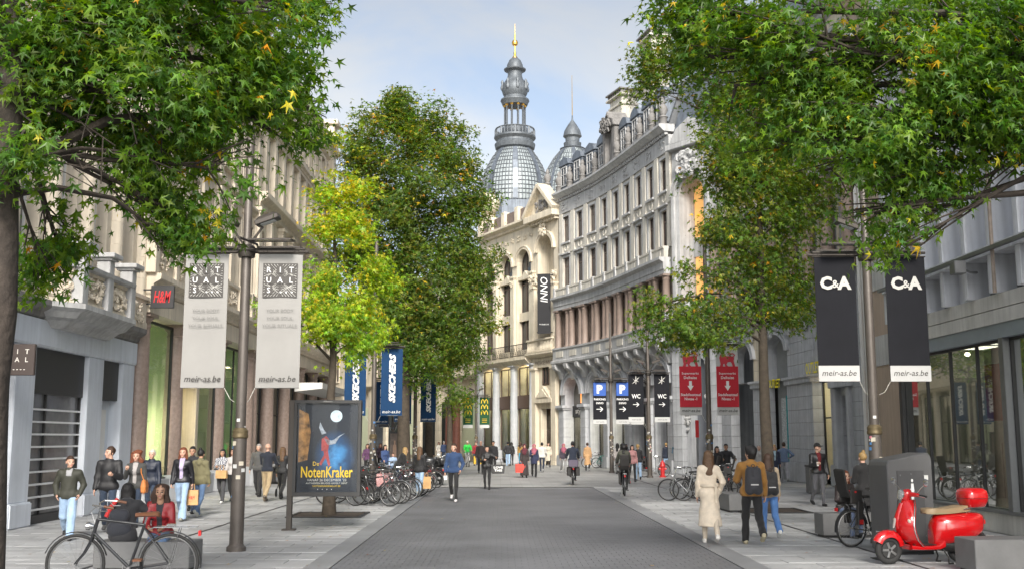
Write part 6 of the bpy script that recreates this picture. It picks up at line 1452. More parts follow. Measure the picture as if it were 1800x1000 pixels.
MB().bx(-0.38, 0.32, -0.335, -0.322, 0.2, 1.42).build('door', mat('cabinet_door', (0.085, 0.085, 0.088), 0.4, 0.2, var=0.08), t, bevel=0.004)
ic = MB(); ic.ell((0.0, -0.338, 1.25), (0.028, 0.004, 0.028), 10, 6); ic.prism([(-0.045, 1.0), (-0.03, 1.2), (0.03, 1.2), (0.045, 1.08), (0.03, 1.05), (0.025, 0.88), (-0.025, 0.88)], -0.342, -0.336); ic.prism([(-0.11, 1.02), (-0.05, 1.12), (-0.04, 1.09), (-0.08, 0.98)], -0.342, -0.336); ic.build('pictogram', INKS['white'], t)
for x, z in ((0.3, 1.34), (-0.02, 1.36), (-0.3, 1.34), (0.3, 0.32), (-0.3, 0.32)): MB().lathe([(0.015, 0), (0.015, 0.006)], 8).build('rivet', GREY_METAL, t, Matrix.Translation((x, -0.336, z)) @ Matrix.Rotation(R(90), 4, 'X'))
for x, z in ((0.38, 1.3), (0.4, 0.36)): MB().bx(x - 0.05, x + 0.05, -0.332, -0.325, z - 0.04, z + 0.04).build('sticker', STICK[0], t)
def litter_bin(x, y, lab):
    t = thing('litter_bin', lab, 'bin', (x, y, 0), R(3), 'street litter bins')
    MB().bx(-0.2, 0.2, -0.2, 0.2, 0.03, 0.95).build('bin_body', BLOCK, t, bevel=0.015); MB().bx(-0.22, 0.22, -0.22, 0.22, 0.95, 1.02).build('lid', DARK_METAL, t, bevel=0.01); MB().bx(-0.15, 0.15, -0.206, -0.2, 0.72, 0.86).build('opening', DARK_BOARD, t)
gp = ground(1430, 867); litter_bin(gp.x, gp.y, 'dark square litter bin behind the man in plaid shirt')
gp = ground(1165, 838)
t = thing('fire_hydrant', 'small bright red fire hydrant beside the parked grey bicycle', 'hydrant', (gp.x, gp.y, 0))
HYD = mat('hydrant_red', (0.55, 0.03, 0.03), 0.4, var=0.1)
MB().lathe([(0.17, 0), (0.17, 0.05), (0.11, 0.08), (0.11, 0.5), (0.15, 0.53), (0.15, 0.6), (0.12, 0.64), (0.11, 0.74), (0.04, 0.82), (0.04, 0.86)], 14).build('barrel', HYD, t, smooth=40)
for s in (-1, 1): MB().path([(0, 0, 0.42), (s*0.2, 0, 0.42)], 0.06, 8).build('nozzle', HYD, t, smooth=40)
gp = ground(1228, 862)
t = thing('marker_post', 'thin grey post with a red top beside the lion banner pole', 'post', (gp.x, gp.y, 0))
MB().bx(-0.04, 0.04, -0.04, 0.04, 0, 2.0).build('shaft', GREY_METAL, t); MB().bx(-0.06, 0.06, -0.05, 0.05, 2.0, 2.65).build('red_plate', RED_SIGN, t)
gp = ground(843, 818)
t = thing('yellow_barrier', 'yellow sign barrier standing on the far pavement', 'barrier', (gp.x, gp.y, 0))
MB().bx(-0.42, 0.42, -0.03, 0.03, 0.12, 0.95).build('board', mat('yellow_board', (0.60, 0.38, 0.03), 0.6, var=0.25, scale=4), t)
for x in (-0.38, 0.38): MB().bx(x - 0.03, x + 0.03, -0.2, 0.2, 0, 0.12).build('foot', DARK_METAL, t)
# drain cover and a few flat marks on the paving
tag(MB().bx(6.15, 6.55, 17.7, 18.1, 0.003, 0.012).build('manhole_cover', mat('cast_iron', (0.07, 0.07, 0.07), 0.6, 0.5, var=0.3, scale=20)), 'small square iron drain cover in front of the scooter', 'drain cover')

# ------------------------------------------------------------------ bicycles
RUBBER = mat('tyre_rubber', (0.022, 0.022, 0.022), 0.8, var=0.2, scale=20)
CHROME = mat('chrome', (0.62, 0.62, 0.62), 0.22, 1.0, var=0.05)
STEEL = mat('dull_steel', (0.35, 0.35, 0.35), 0.4, 0.9, var=0.1)
BIKE_BLACK = mat('bike_black', (0.02, 0.021, 0.024), 0.35, var=0.1, coat=0.4)
SADDLE = mat('saddle_black', (0.025, 0.023, 0.022), 0.6, var=0.1)
BIKE_PAINTS = [BIKE_BLACK] + [mat('bike_%s' % k, c, 0.35, 0.1, var=0.08, coat=0.4) for k, c in (('grey', (0.22, 0.23, 0.24)), ('navy', (0.02, 0.03, 0.07)), ('teal', (0.03, 0.22, 0.19)), ('white', (0.6, 0.6, 0.58)), ('maroon', (0.12, 0.015, 0.02)))]
PLAST_RED = mat('red_plastic', (0.5, 0.02, 0.02), 0.3, var=0.05)
def wheel_meshes(r, spokes=20):
    ty = MB().torus((0, 0, 0), (0, 1, 0), r - 0.018, 0.019, 32, 8).mesh('tyre', RUBBER, smooth=60)
    rm = MB().torus((0, 0, 0), (0, 1, 0), r - 0.042, 0.012, 32, 6).mesh('rim', STEEL, smooth=60)
    sp = MB()
    for k in range(spokes):
        a = 2*math.pi*k/spokes; h = 0.022 if k % 2 else -0.022
        sp.path([(0.018*math.cos(a + 0.8), h, 0.018*math.sin(a + 0.8)), ((r - 0.045)*math.cos(a), 0, (r - 0.045)*math.sin(a))], 0.0017, 3)
    sp.path([(0, -0.05, 0), (0, 0.05, 0)], 0.02, 8)
    return ty, rm, sp.mesh('spokes', STEEL)
WH = wheel_meshes(0.345)
def add_wheel(t, x, R_=0.345):
    w = link('wheel', WH[1], t, (x, 0, R_)); w.name = 'wheel'
    link('tyre', WH[0], w); link('spokes', WH[2], w)
def make_bike(style='city', rack=True, basket=False, guard=True):
    t = thing('bicycle', 'bike', 'bicycle')
    add_wheel(t, 0.54); add_wheel(t, -0.54)
    bb, rear, head_t, head_b, seat_t = (-0.08, 0, 0.29), (-0.54, 0, 0.345), (0.30, 0, 0.86), (0.34, 0, 0.70), (-0.24, 0, 0.80)
    f = MB()
    f.path([head_t, head_b], 0.022, 8); f.path([head_b, bb], 0.02, 8); f.path([bb, seat_t], 0.018, 8)
    if style == 'step': f.path([(0.335, 0, 0.74), (0.1, 0, 0.52), (-0.12, 0, 0.42)], 0.018, 8)
    else: f.path([head_t, (-0.235, 0, 0.79)], 0.018, 8)
    for y in (-0.05, 0.05): f.path([bb, (-0.3, y, 0.31), (rear[0], y, rear[2])], 0.011, 6); f.path([(-0.232, 0, 0.76), (-0.3, y, 0.68), (rear[0], y, rear[2])], 0.009, 6)
    f.build('frame', BIKE_BLACK, t, smooth=50)
    k = MB()
    for y in (-0.045, 0.045): k.path([(0.345, y*0.6, 0.70), (0.36, y, 0.62), (0.44, y, 0.47), (0.54, y, 0.345)], [0.014, 0.013, 0.011, 0.009], 6)
    k.path([(0.345, -0.03, 0.69), (0.345, 0.03, 0.69)], 0.018, 6); k.build('fork', BIKE_BLACK, t, smooth=50)
    h = MB(); h.path([(0.30, 0, 0.86), (0.275, 0, 0.99)], 0.013, 6)
    for s in (-1, 1): h.path([(0.275, 0, 1.0), (0.32, s*0.12, 1.03), (0.30, s*0.24, 1.05), (0.16, s*0.29, 1.04), (0.06, s*0.29, 1.02)], 0.011, 6)
    h.build('handlebar', CHROME, t, smooth=50)
    for s in (-1, 1): MB().path([(0.16, s*0.29, 1.04), (0.05, s*0.29, 1.018)], 0.017, 8).build('grip', SADDLE, t, smooth=50)
    b = MB()
    for s in (-1, 1): b.path([(0.24, s*0.27, 1.03), (0.2, s*0.27, 0.985), (0.12, s*0.28, 0.985)], 0.006, 5)
    b.path([(0.3, 0.1, 1.02), (0.42, 0.06, 0.9), (0.36, 0.02, 0.72)], 0.004, 4); b.path([(0.3, -0.1, 1.02), (0.40, -0.06, 0.95), (0.33, -0.02, 0.8)], 0.004, 4); b.build('brake_lever', STEEL, t)
    MB().path([(-0.235, 0, 0.78), (-0.262, 0, 0.90)], 0.013, 6).build('seat_post', CHROME, t)
    s = MB(); s.loft([[(x, y*w, z - (0.035 if abs(y) > 0.8 else 0) - (0.05 if q_ else 0)) for y, q_ in ((-1, 0), (-0.5, 0), (0, 0), (0.5, 0), (1, 0), (0.6, 1), (-0.6, 1))] for x, w, z in ((-0.41, 0.07, 0.93), (-0.38, 0.095, 0.945), (-0.3, 0.085, 0.94), (-0.22, 0.045, 0.935), (-0.13, 0.022, 0.93))]); s.build('saddle', SADDLE, t, smooth=60)
    c = MB(); c.torus((-0.08, -0.03, 0.29), (0, 1, 0), 0.085, 0.008, 18, 5); c.path([(-0.08, -0.06, 0.29), (-0.08 + 0.12, -0.07, 0.18)], 0.009, 5); c.path([(-0.08, 0.06, 0.29), (-0.08 - 0.12, 0.07, 0.40)], 0.009, 5); c.path([(-0.08, -0.07, 0.29), (-0.08, 0.07, 0.29)], 0.02, 8)
    c.path([(-0.08, -0.03, 0.376), (-0.54, -0.03, 0.38)], 0.005, 4); c.path([(-0.08, -0.03, 0.205), (-0.54, -0.03, 0.31)], 0.005, 4); c.build('crank', STEEL, t)
    for x, y, z in ((0.04, -0.12, 0.18), (-0.2, 0.12, 0.40)): MB().bx(x - 0.05, x + 0.05, y - 0.045, y + 0.045, z - 0.012, z + 0.012).build('pedal', SADDLE, t)
    if guard:
        for x, a0, a1 in ((0.54, 20, 165), (-0.54, 10, 190)):
            gd = MB(); pts = []
            for i in range(13):
                a = R(a0 + (a1 - a0)*i/12); pts.append([(x + rr*math.cos(a), y, 0.345 + rr*math.sin(a)) for rr, y in ((0.365, -0.028), (0.375, 0), (0.365, 0.028), (0.362, 0))])
            gd.loft(pts); gd.build('mudguard', BIKE_BLACK, t, smooth=50)
    if rack:
        rk = MB()
        for y in (-0.055, 0.055): rk.path([(-0.3, y, 0.74), (-0.36, y, 0.765), (-0.86, y, 0.765)], 0.006, 5); rk.path([(-0.56, y*1.4, 0.35), (-0.66, y*1.2, 0.765)], 0.005, 5)
        for x in (-0.45, -0.6, -0.75, -0.86): rk.path([(x, -0.055, 0.765), (x, 0.055, 0.765)], 0.006, 5)
        rk.build('rear_rack', CHROME, t)
    MB().bx(-0.90, -0.87, -0.03, 0.03, 0.66, 0.72).build('rear_light', PLAST_RED, t)
    MB().lathe([(0.045, 0), (0.05, 0.03), (0.02, 0.09)], 10).build('head_light', CHROME, t, Matrix.Translation((0.43, 0, 0.78)) @ Matrix.Rotation(R(-90), 4, 'Y'), smooth=40)
    if basket:
        bk = MB()
        for z, w in ((0.84, 0.13), (0.92, 0.145), (1.0, 0.155), (1.06, 0.16)): bk.path([(0.36, -w, z), (0.62, -w, z), (0.62, w, z), (0.36, w, z)], 0.006, 4, closed=True)
        for i in range(9):
            for y in (-1, 1): bk.path([(0.37 + i*0.03, y*0.13, 0.84), (0.37 + i*0.03, y*0.16, 1.06)], 0.003, 3)
            bk.path([(0.61, -0.13 + i*0.0325, 0.84), (0.62, -0.16 + i*0.04, 1.06)], 0.003, 3); bk.path([(0.36, -0.13 + i*0.0325, 0.84), (0.62, -0.13 + i*0.0325, 0.84)], 0.003, 3)
        bk.build('basket', DARK_METAL, t)
    st = MB(); st.path([(-0.12, 0.04, 0.27), (-0.2, 0.16, 0.02), (-0.15, 0.2, 0.005)], 0.008, 5); st.build('kick_stand', STEEL, t)
    return t
PROTO = {'city': make_bike('city'), 'step': make_bike('step'), 'basket': make_bike('city', True, True)}
USED = set()
def place_bike(kind, x, y, heading, lab, paint=0, lean=0.0, group=None, steer=0.0, scale=1.0):
    """heading: compass direction the bike points to, degrees clockwise from straight down the street"""
    o = PROTO[kind] if kind not in USED else copy_tree(PROTO[kind]); USED.add(kind)
    o.location = (x, y, 0.0); o.rotation_euler = (R(lean), 0, R(90 - heading)); o.scale = (scale,)*3
    o['label'] = lab
    if group: o['group'] = group
    return o, paint
LATE = []
def bike_px(kind, px, py, heading, lab, paint=0, lean=3.0, group=None):
    gp = ground(px, py); LATE.append(place_bike(kind, gp.x, gp.y, heading, lab, paint, lean, group)); return LATE[-1][0]
# near left city bike, seen side-on, front wheel to the left
nb, _ = place_bike('city', -4.87, 14.15, -95, 'black city bike parked in front of the seated pair', 0, -3, None, 0, 1.09); LATE.append((nb, 0))
text('TREKKING', 0.28, 0.03, WHITE_INK, nb, Matrix(((-0.80, 0, -0.6, 0.13), (0, 1, 0, -0.022), (0.6 * -1, 0, 0.8, 0.495), (0, 0, 0, 1))) if False else T(0.13, -0.023, 0.495) @ Matrix.Rotation(R(-44), 4, 'Y'), 'frame_lettering', ext=0.0)
MB().bx(-0.6, -0.5, -0.03, 0.03, 0.775, 0.80).build('rack_clip', CHROME, nb)
# right: bike with child seat
gp = ground(1500, 955)
cs, _ = place_bike('step', 6.9, 20.0, 68, 'black bike with a dark child seat beside the grey cabinet', 0, 3); LATE.append((cs, 0))
s = MB(); s.loft([[(x, -0.13, z), (x, 0.13, z), (x - 0.05, 0.15, z - 0.02), (x - 0.05, -0.15, z - 0.02)] for x, z in ((-0.42, 0.93), (-0.62, 0.92), (-0.70, 1.05), (-0.76, 1.3), (-0.78, 1.42))]); s.bx(-0.68, -0.42, -0.16, -0.12, 0.8, 1.05); s.bx(-0.68, -0.42, 0.12, 0.16, 0.8, 1.05); s.bx(-0.55, -0.42, -0.2, -0.13, 0.42, 0.85); s.bx(-0.55, -0.42, 0.13, 0.2, 0.42, 0.85)
s.build('child_seat', SADDLE, cs, bevel=0.012)
MB().bx(-0.6, -0.56, -0.17, 0.17, 1.0, 1.03).build('seat_strap', PLAST_RED, cs)
MB().bx(-0.52, -0.44, -0.21, -0.19, 0.44, 0.52).build('foot_rest', PLAST_RED, cs)
# rows of parked bikes on the left, wheels towards the road
q = random.Random(8); gl = 'bicycles parked in a row on the left'
for k, (px, py, hd, kind, paint, lab) in enumerate([
    (655, 889, 105, 'basket', 0, 'front parked bike with basket beside the poster case'),
    (678, 884, 112, 'city', 1, 'grey parked bike under the red gingham bag'),
    (697, 876, 100, 'step', 0, 'black step-through bike third in the left row'),
    (714, 870, 110, 'city', 2, 'navy parked bike fourth in the left row'),
    (728, 864, 104, 'basket', 1, 'grey bike with basket next to the woman with paper bag'),
    (742, 857, 100, 'step', 5, 'maroon bike before the dark motor scooter'),
    (606, 886, 75, 'city', 4, 'pale bike partly behind the poster case'),
    (630, 876, 80, 'step', 0, 'black bike behind the right edge of the poster case'),
    (660, 862, 95, 'city', 0, 'black bike in the second row below navy banner'),
    (682, 855, 100, 'basket', 2, 'navy basket bike in the second row by sticker pole'),
    (702, 850, 92, 'city', 1, 'grey bike at the foot of the big left tree'),
    (640, 850, 84, 'step', 3, 'teal bike at the back of the left row'),
    (668, 886, 64, 'step', 0, 'black bike crossing the basket bike at the row front'),
    (690, 880, 70, 'city', 0, 'black bike leaning on the gingham bag bike'),
    (706, 872, 62, 'basket', 0, 'black basket bike amid the left row'),
    (720, 866, 74, 'city', 5, 'maroon bike behind the woman with paper bag'),
    (622, 884, 100, 'city', 0, 'black bike under the poster case'),
    (648, 868, 60, 'city', 0, 'black bike deep in the row right of the poster case')]):
    bike_px(kind, px, py, hd, lab, paint, q.uniform(-6, 6), gl)
gr = 'bicycles parked on the right'
for px, py, hd, kind, paint, lab in [
    (1205, 880, -70, 'city', 1, 'grey city bike leftmost of the right parked group'),
    (1222, 878, -60, 'step', 0, 'black bike with low frame second in the right group'),
    (1258, 872, -68, 'city', 0, 'black bike hidden behind the trench coat'),
    (1275, 874, -75, 'city', 0, 'black bike right of the trench coat woman'),
    (1232, 880, -82, 'city', 0, 'black bike third in the right parked group'),
    (1250, 876, -76, 'step', 0, 'black step-through bike behind the woman in trench coat'),
    (1290, 868, -60, 'basket', 1, 'grey bike behind the couple with backpacks'),
    (1150, 838, 78, 'step', 1, 'grey bike with panniers by the WC pole'),
    (1062, 822, 80, 'city', 3, 'teal bike leaning by the arcade'),
    (1045, 822, 84, 'city', 0, 'black bike parked beside the tan coat person'),
    (1080, 819, 82, 'city', 4, 'white bike parked near the parking banner pole')]:
    bike_px(kind, px, py, hd, lab, paint, q.uniform(-5, 5), gr)
recolor(nb, {'saddle_black': mat('brown_saddle', (0.17, 0.07, 0.035), 0.5, var=0.1)})
for o, p in LATE:
    if p: recolor(o, {'bike_black': BIKE_PAINTS[p]})
gb = thing('checked_bag', 'red and white gingham bag hanging on a parked bike', 'bag', tuple(ground(682, 884) + Vector((-0.1, -0.1, 0.5))), R(8))
GING = mat('gingham', (0.60, 0.12, 0.12), 0.8, var=0)
n_, l_ = GING.node_tree.nodes, GING.node_tree.links
ck = n_.new('ShaderNodeTexChecker'); ck.inputs['Scale'].default_value = 24; ck.inputs['Color1'].default_value = (0.5, 0.06, 0.07, 1); ck.inputs['Color2'].default_value = (0.7, 0.62, 0.6, 1); l_.new(ck.outputs['Color'], n_['Principled BSDF'].inputs['Base Color'])
MB().loft([[(-0.24, -0.09, 0), (0.24, -0.09, 0), (0.24, 0.09, 0), (-0.24, 0.09, 0)], [(-0.27, -0.11, 0.2), (0.27, -0.11, 0.2), (0.27, 0.11, 0.2), (-0.27, 0.11, 0.2)], [(-0.25, -0.05, 0.4), (0.25, -0.05, 0.4), (0.25, 0.05, 0.4), (-0.25, 0.05, 0.4)]]).build('bag_body', GING, gb, bevel=0.02)
MB().path([(-0.15, 0, 0.38), (-0.1, 0, 0.52), (0.1, 0, 0.52), (0.15, 0, 0.38)], 0.012, 6).build('handle', GING, gb)

# ------------------------------------------------------------------ motor scooter
def sup(hw, z0, z1, n=16, e=0.72, x=0.0):
    """rounded cross-section at x"""
    cz, hz = (z0 + z1)/2, (z1 - z0)/2; out = []
    for k in range(n):
        a = 2*math.pi*k/n; c, s = math.cos(a), math.sin(a)
        out.append((x, hw*math.copysign(abs(c)**e, c), cz + hz*math.copysign(abs(s)**e, s)))
    return out
def make_scooter():
    t = thing('motor_scooter', 'scooter', 'scooter')
    RED = mat('scooter_red', (0.50, 0.006, 0.008), 0.2, var=0.03, coat=1.0); TAN = mat('tan_leather', (0.34, 0.245, 0.14), 0.55, var=0.08, bump=0.05, bscale=60)
    BLK = mat('black_plastic', (0.018, 0.018, 0.018), 0.5, var=0.1)
    for x in (0.66, -0.60):
        w = link('wheel', MB().lathe([(0.06, -0.05), (0.13, -0.04), (0.135, 0.04), (0.06, 0.05)], 20).mesh('wheel', DARK_METAL, smooth=35), t, Matrix.Translation((x, 0, 0.225)) @ Matrix.Rotation(R(90), 4, 'X') @ (Matrix.Rotation(R(0), 4, 'Y')))
        ty = MB(); ty.torus((0, 0, 0), (0, 0, 1), 0.175, 0.052, 32, 12); link('tyre', ty.mesh('tyre', RUBBER, smooth=60), w)
        sp = MB()
        for k in range(5):
            a = 2*math.pi*k/5; sp.bx(0.02, 0.125, -0.018, 0.018, -0.06, 0.06, M=Matrix.Rotation(a, 4, 'Z'))
        link('rim_spokes', sp.mesh('rim_spokes', STEEL, bevel=0.006), w)
    fd = MB(); rings = []
    for k in range(13):
        a = R(30 + 136*k/12); hw = 0.07 + 0.025*math.sin(max(0, min(math.pi, a))); r1 = 0.24 + 0.035*math.sin(max(0, min(math.pi, a)))
        rings.append([(0.66 + (r1 + dr)*math.cos(a)*1.02, y*hw, 0.235 + (r1 + dr)*math.sin(a)) for y, dr in ((-1, -0.085), (-0.95, -0.03), (-0.6, 0.012), (0, 0.03), (0.6, 0.012), (0.95, -0.03), (1, -0.085), (0.85, -0.085), (0.55, -0.03), (0, -0.012), (-0.55, -0.03), (-0.85, -0.085))])
    fd.loft(rings); fd.build('front_mudguard', RED, t, smooth=60)
    MB().bx(0.80, 0.86, -0.008, 0.008, 0.50, 0.525, M=Matrix.Rotation(R(0), 4, 'Y')).build('mudguard_crest', CHROME, t, bevel=0.004)
    fk = MB(); fk.path([(0.64, -0.09, 0.225), (0.60, -0.09, 0.36), (0.5, -0.03, 0.5)], [0.035, 0.04, 0.05], 8); fk.path([(0.66, -0.09, 0.225), (0.66, 0.02, 0.225)], 0.03, 8); fk.build('fork', RED, t, smooth=50)
    # leg shield
    prof = [(0.26, 0.30, 0.20), (0.37, 0.40, 0.235), (0.435, 0.52, 0.27), (0.455, 0.64, 0.27), (0.425, 0.76, 0.245), (0.375, 0.88, 0.19), (0.335, 0.97, 0.12), (0.315, 1.02, 0.08)]
    rings = []
    for x, z, hw in prof:
        ring = []
        for k in range(9):
            y = -1 + k/4; ring.append((x + 0.055 - 0.15*abs(y)**2.2, hw*y, z - 0.02*abs(y)**2))
        for k in range(9):
            y = 1 - k/4; ring.append((x + 0.015 - 0.14*abs(y)**2.2, (hw - 0.012)*y, z - 0.02*abs(y)**2))
        rings.append(ring)
    sh = MB().loft(rings).build('leg_shield', RED, t, smooth=60)
    for s in (-1, 1):
        tr = MB(); tr.path([(x - 0.095, s*hw, z - 0.02) for x, z, hw in prof], 0.011, 6); tr.build('shield_trim', CHROME, t, smooth=60)
    hc = MB(); hc.loft([[(x + 0.05, -w, z), (x + 0.085, -w*0.7, z), (x + 0.10, 0, z), (x + 0.085, w*0.7, z), (x + 0.05, w, z)] for x, z, w in ((0.39, 0.52, 0.05), (0.43, 0.60, 0.065), (0.425, 0.72, 0.062), (0.39, 0.82, 0.05), (0.33, 0.95, 0.038))]); hc.build('horn_cover', RED, t, smooth=60)
    MB().loft([[(0.545 + (z - 0.6)*-0.25, -w, z), (0.555 + (z - 0.6)*-0.25, 0, z + 0.004), (0.545 + (z - 0.6)*-0.25, w, z)] for z, w in ((0.56, 0.02), (0.6, 0.036), (0.68, 0.036), (0.72, 0.02))], caps=False, closed=False).build('shield_grille', mat('pale_grille', (0.55, 0.5, 0.46), 0.4), t)
    for s in (-1, 1): MB().ell((0, 0, 0), (0.02, 0.055, 0.028), 10, 6).build('indicator', mat('clear_lens', (0.65, 0.6, 0.5), 0.2, var=0.05), t, Matrix.Translation((0.40, s*0.2, 0.68)) @ Matrix.Rotation(R(-15*s), 4, 'X'), smooth=60)
    fl = MB(); fl.loft([sup(0.2, 0.23, 0.31, e=0.5, x=0.36), sup(0.2, 0.22, 0.295, e=0.5, x=0.2), sup(0.195, 0.22, 0.29, e=0.5, x=0.0), sup(0.19, 0.22, 0.30, e=0.5, x=-0.14), sup(0.18, 0.24, 0.38, e=0.6, x=-0.24)]); fl.build('floorboard', RED, t, smooth=45)
    for y in (-0.12, 0, 0.12): MB().bx(-0.1, 0.3, y - 0.02, y + 0.02, 0.295, 0.308).build('floor_strip', BLK, t, bevel=0.004)
    rb = MB(); rb.loft([sup(0.10, 0.28, 0.62, x=-0.10, e=0.8), sup(0.15, 0.27, 0.76, x=-0.17, e=0.8), sup(0.2, 0.28, 0.78, x=-0.3), sup(0.235, 0.31, 0.785, x=-0.46), sup(0.245, 0.335, 0.79, x=-0.62), sup(0.225, 0.37, 0.795, x=-0.78), sup(0.175, 0.43, 0.79, x=-0.92), sup(0.10, 0.52, 0.76, x=-1.0), sup(0.04, 0.60, 0.70, x=-1.03)]); rb.build('rear_body', RED, t, smooth=60)
    text('primavera', 0.17, 0.035, CHROME, t, T(-0.78, -0.236, 0.52), 'script_badge', shear=0.3, ext=0.0)
    st = MB(); st.loft([[(x, y*w, z1 if k < 5 else z0) for k, y in enumerate((-1, -0.75, 0, 0.75, 1, 0.9, -0.9))] for x, w, z0, z1 in ((0.03, 0.05, 0.79, 0.83), (-0.0, 0.11, 0.775, 0.86), (-0.15, 0.145, 0.77, 0.865), (-0.32, 0.15, 0.775, 0.855), (-0.46, 0.15, 0.785, 0.875), (-0.62, 0.14, 0.80, 0.90), (-0.76, 0.10, 0.815, 0.90), (-0.80, 0.05, 0.83, 0.88))]); st.build('seat', TAN, t, smooth=60, bevel=0.0)
    MB().lathe([(0.022, 0), (0.022, 0.008)], 10).build('seat_badge', BLK, t, Matrix.Translation((-0.52, -0.152, 0.85)) @ Matrix.Rotation(R(90), 4, 'X'))
    # handlebar head
    hd = MB(); hd.loft([[(x + 0.02*math.cos(a)*0, y*1.0, z) for x, y, z in []] or [(cx + rx*math.cos(a), rw*math.sin(a), cz) for a in [2*math.pi*k/14 for k in range(14)]] for cx, rx, rw, cz in ((0.31, 0.05, 0.05, 0.96), (0.315, 0.075, 0.075, 1.01), (0.315, 0.095, 0.1, 1.06), (0.31, 0.095, 0.11, 1.11), (0.295, 0.07, 0.09, 1.15), (0.28, 0.03, 0.04, 1.17))]); hd.build('headset', RED, t, smooth=60)
    for s in (-1, 1):
        br = MB(); br.path([(0.29, s*0.06, 1.09), (0.26, s*0.18, 1.085), (0.22, s*0.24, 1.075)], [0.045, 0.035, 0.026], 10); br.build('handlebar_cover', RED, t, smooth=60)
        MB().path([(0.22, s*0.24, 1.075), (0.17, s*0.36, 1.06)], 0.018, 8).build('grip', BLK, t, smooth=50)
        MB().path([(0.26, s*0.23, 1.075), (0.26, s*0.32, 1.065), (0.22, s*0.39, 1.05)], 0.007, 6).build('brake_lever', CHROME, t)
        m = MB(); m.path([(0.24, s*0.2, 1.1), (0.24, s*0.34, 1.2), (0.24, s*0.44, 1.25)], 0.008, 6); mi = m.build('mirror', CHROME, t)
        d = MB(); d.lathe([(0.0, -0.03), (0.04, -0.022), (0.062, 0.0), (0.06, 0.006), (0.0, 0.008)], 16); link('mirror_head', d.mesh('mirror_head', CHROME, smooth=40), mi, Matrix.Translation((0.24, s*0.46, 1.28)) @ Matrix.Rotation(R(-90), 4, 'Y'))
    hl = MB(); hl.lathe([(0.085, 0), (0.09, 0.02), (0.08, 0.03)], 20); link('headlight', hl.mesh('headlight', CHROME, smooth=40), t, Matrix.Translation((0.385, 0, 1.08)) @ Matrix.Rotation(R(82), 4, 'Y'))
    ln = MB(); ln.lathe([(0.077, 0.026), (0.06, 0.042), (0.03, 0.05), (0.005, 0.052)], 18); link('headlight_lens', ln.mesh('headlight_lens', mat('lens_glass', (0.5, 0.5, 0.5), 0.08, 0.5, var=0.35, scale=30), smooth=60), t, Matrix.Translation((0.385, 0, 1.08)) @ Matrix.Rotation(R(82), 4, 'Y'))
    # top case and rack
    rk = MB()
    for s in (-1, 1): rk.path([(-0.62, s*0.13, 0.84), (-0.8, s*0.13, 0.88), (-0.9, s*0.1, 0.875), (-1.02, s*0.08, 0.875)], 0.011, 6)
    rk.build('luggage_rack', CHROME, t, smooth=50)
    for nm, zz in (('top_case_tray', ((0.915, 0.13), (0.93, 0.16), (1.01, 0.19), (1.055, 0.2))), ('top_case_lid', ((1.062, 0.2), (1.12, 0.2), (1.18, 0.185), (1.215, 0.14), (1.225, 0.08)))):
        b = MB(); b.loft([[(-0.87 + 1.05*hw*math.copysign(abs(math.cos(a))**0.55, math.cos(a)), 1.08*hw*math.copysign(abs(math.sin(a))**0.55, math.sin(a)), z - 0.045) for a in [2*math.pi*k/20 for k in range(20)]] for z, hw in zz]); b.build(nm, RED, t, smooth=50)

    MB().path([(0.27, -0.1, 1.06), (0.36, -0.16, 0.98), (0.42, -0.1, 0.8), (0.5, -0.05, 0.62)], 0.006, 5).build('brake_cable', BLK, t)
    MB().bx(-1.165, -1.155, -0.09, 0.09, 0.24, 0.42).build('number_plate', WHITE_PAINT, t)
    MB().bx(-1.05, -1.0, -0.07, 0.07, 0.60, 0.67).build('tail_light', PLAST_RED, t, bevel=0.012)
    MB().bx(-0.99, -0.95, -0.215, -0.13, 0.56, 0.62).build('rear_indicator', MATS['clear_lens'], t, bevel=0.01)
    tb = MB(); tb.loft([[(-0.92, -0.07, 0.48), (-0.92, 0.07, 0.48), (-0.96, 0.07, 0.5), (-0.96, -0.07, 0.5)], [(-1.12, -0.07, 0.26), (-1.12, 0.07, 0.26), (-1.15, 0.07, 0.28), (-1.15, -0.07, 0.28)]]); tb.build('plate_holder', BLK, t)
    eg = MB(); eg.loft([sup(0.13, 0.2, 0.36, x=-0.2), sup(0.15, 0.16, 0.36, x=-0.45), sup(0.12, 0.2, 0.36, x=-0.78)]); eg.build('engine', BLK, t, smooth=45)
    ex = MB(); ex.path([(-0.5, 0.17, 0.26), (-0.7, 0.19, 0.28), (-0.98, 0.19, 0.32)], [0.03, 0.06, 0.055], 10); ex.build('exhaust', STEEL, t, smooth=50)
    ks = MB()
    for s in (-1, 1): ks.path([(-0.22, s*0.1, 0.24), (-0.30, s*0.15, 0.1), (-0.28, s*0.17, 0.01)], 0.014, 6); ks.path([(-0.28, s*0.17, 0.012), (-0.36, s*0.17, 0.012)], 0.014, 6)
    ks.build('centre_stand', BLK, t)
    return t
sc = make_scooter(); sc.location = (6.78, 17.3, 0); sc.rotation_euler = (0, 0, R(180 + 11))
tag(sc, 'glossy red motor scooter with tan seat and red top case', 'scooter')
dk = {'scooter_red': BIKE_BLACK, 'tan_leather': SADDLE}
for px, py, rz, lab, tan in ((768, 851, -40, 'dark parked motor scooter with black top case at the bike row', 0), (752, 853, -52, 'second dark motor scooter with pinkish seat behind the first', 1)):
    c = copy_tree(sc); gp = ground(px, py); c.location = (gp.x, gp.y, 0); c.rotation_euler = (0, 0, R(180 + rz) if False else R(150 + rz)); tag(c, lab, 'scooter', 'dark motor scooters by the left bike row')
    recolor(c, dk if not tan else {'scooter_red': BIKE_BLACK, 'tan_leather': mat('pink_brown_seat', (0.22, 0.13, 0.12), 0.6)})

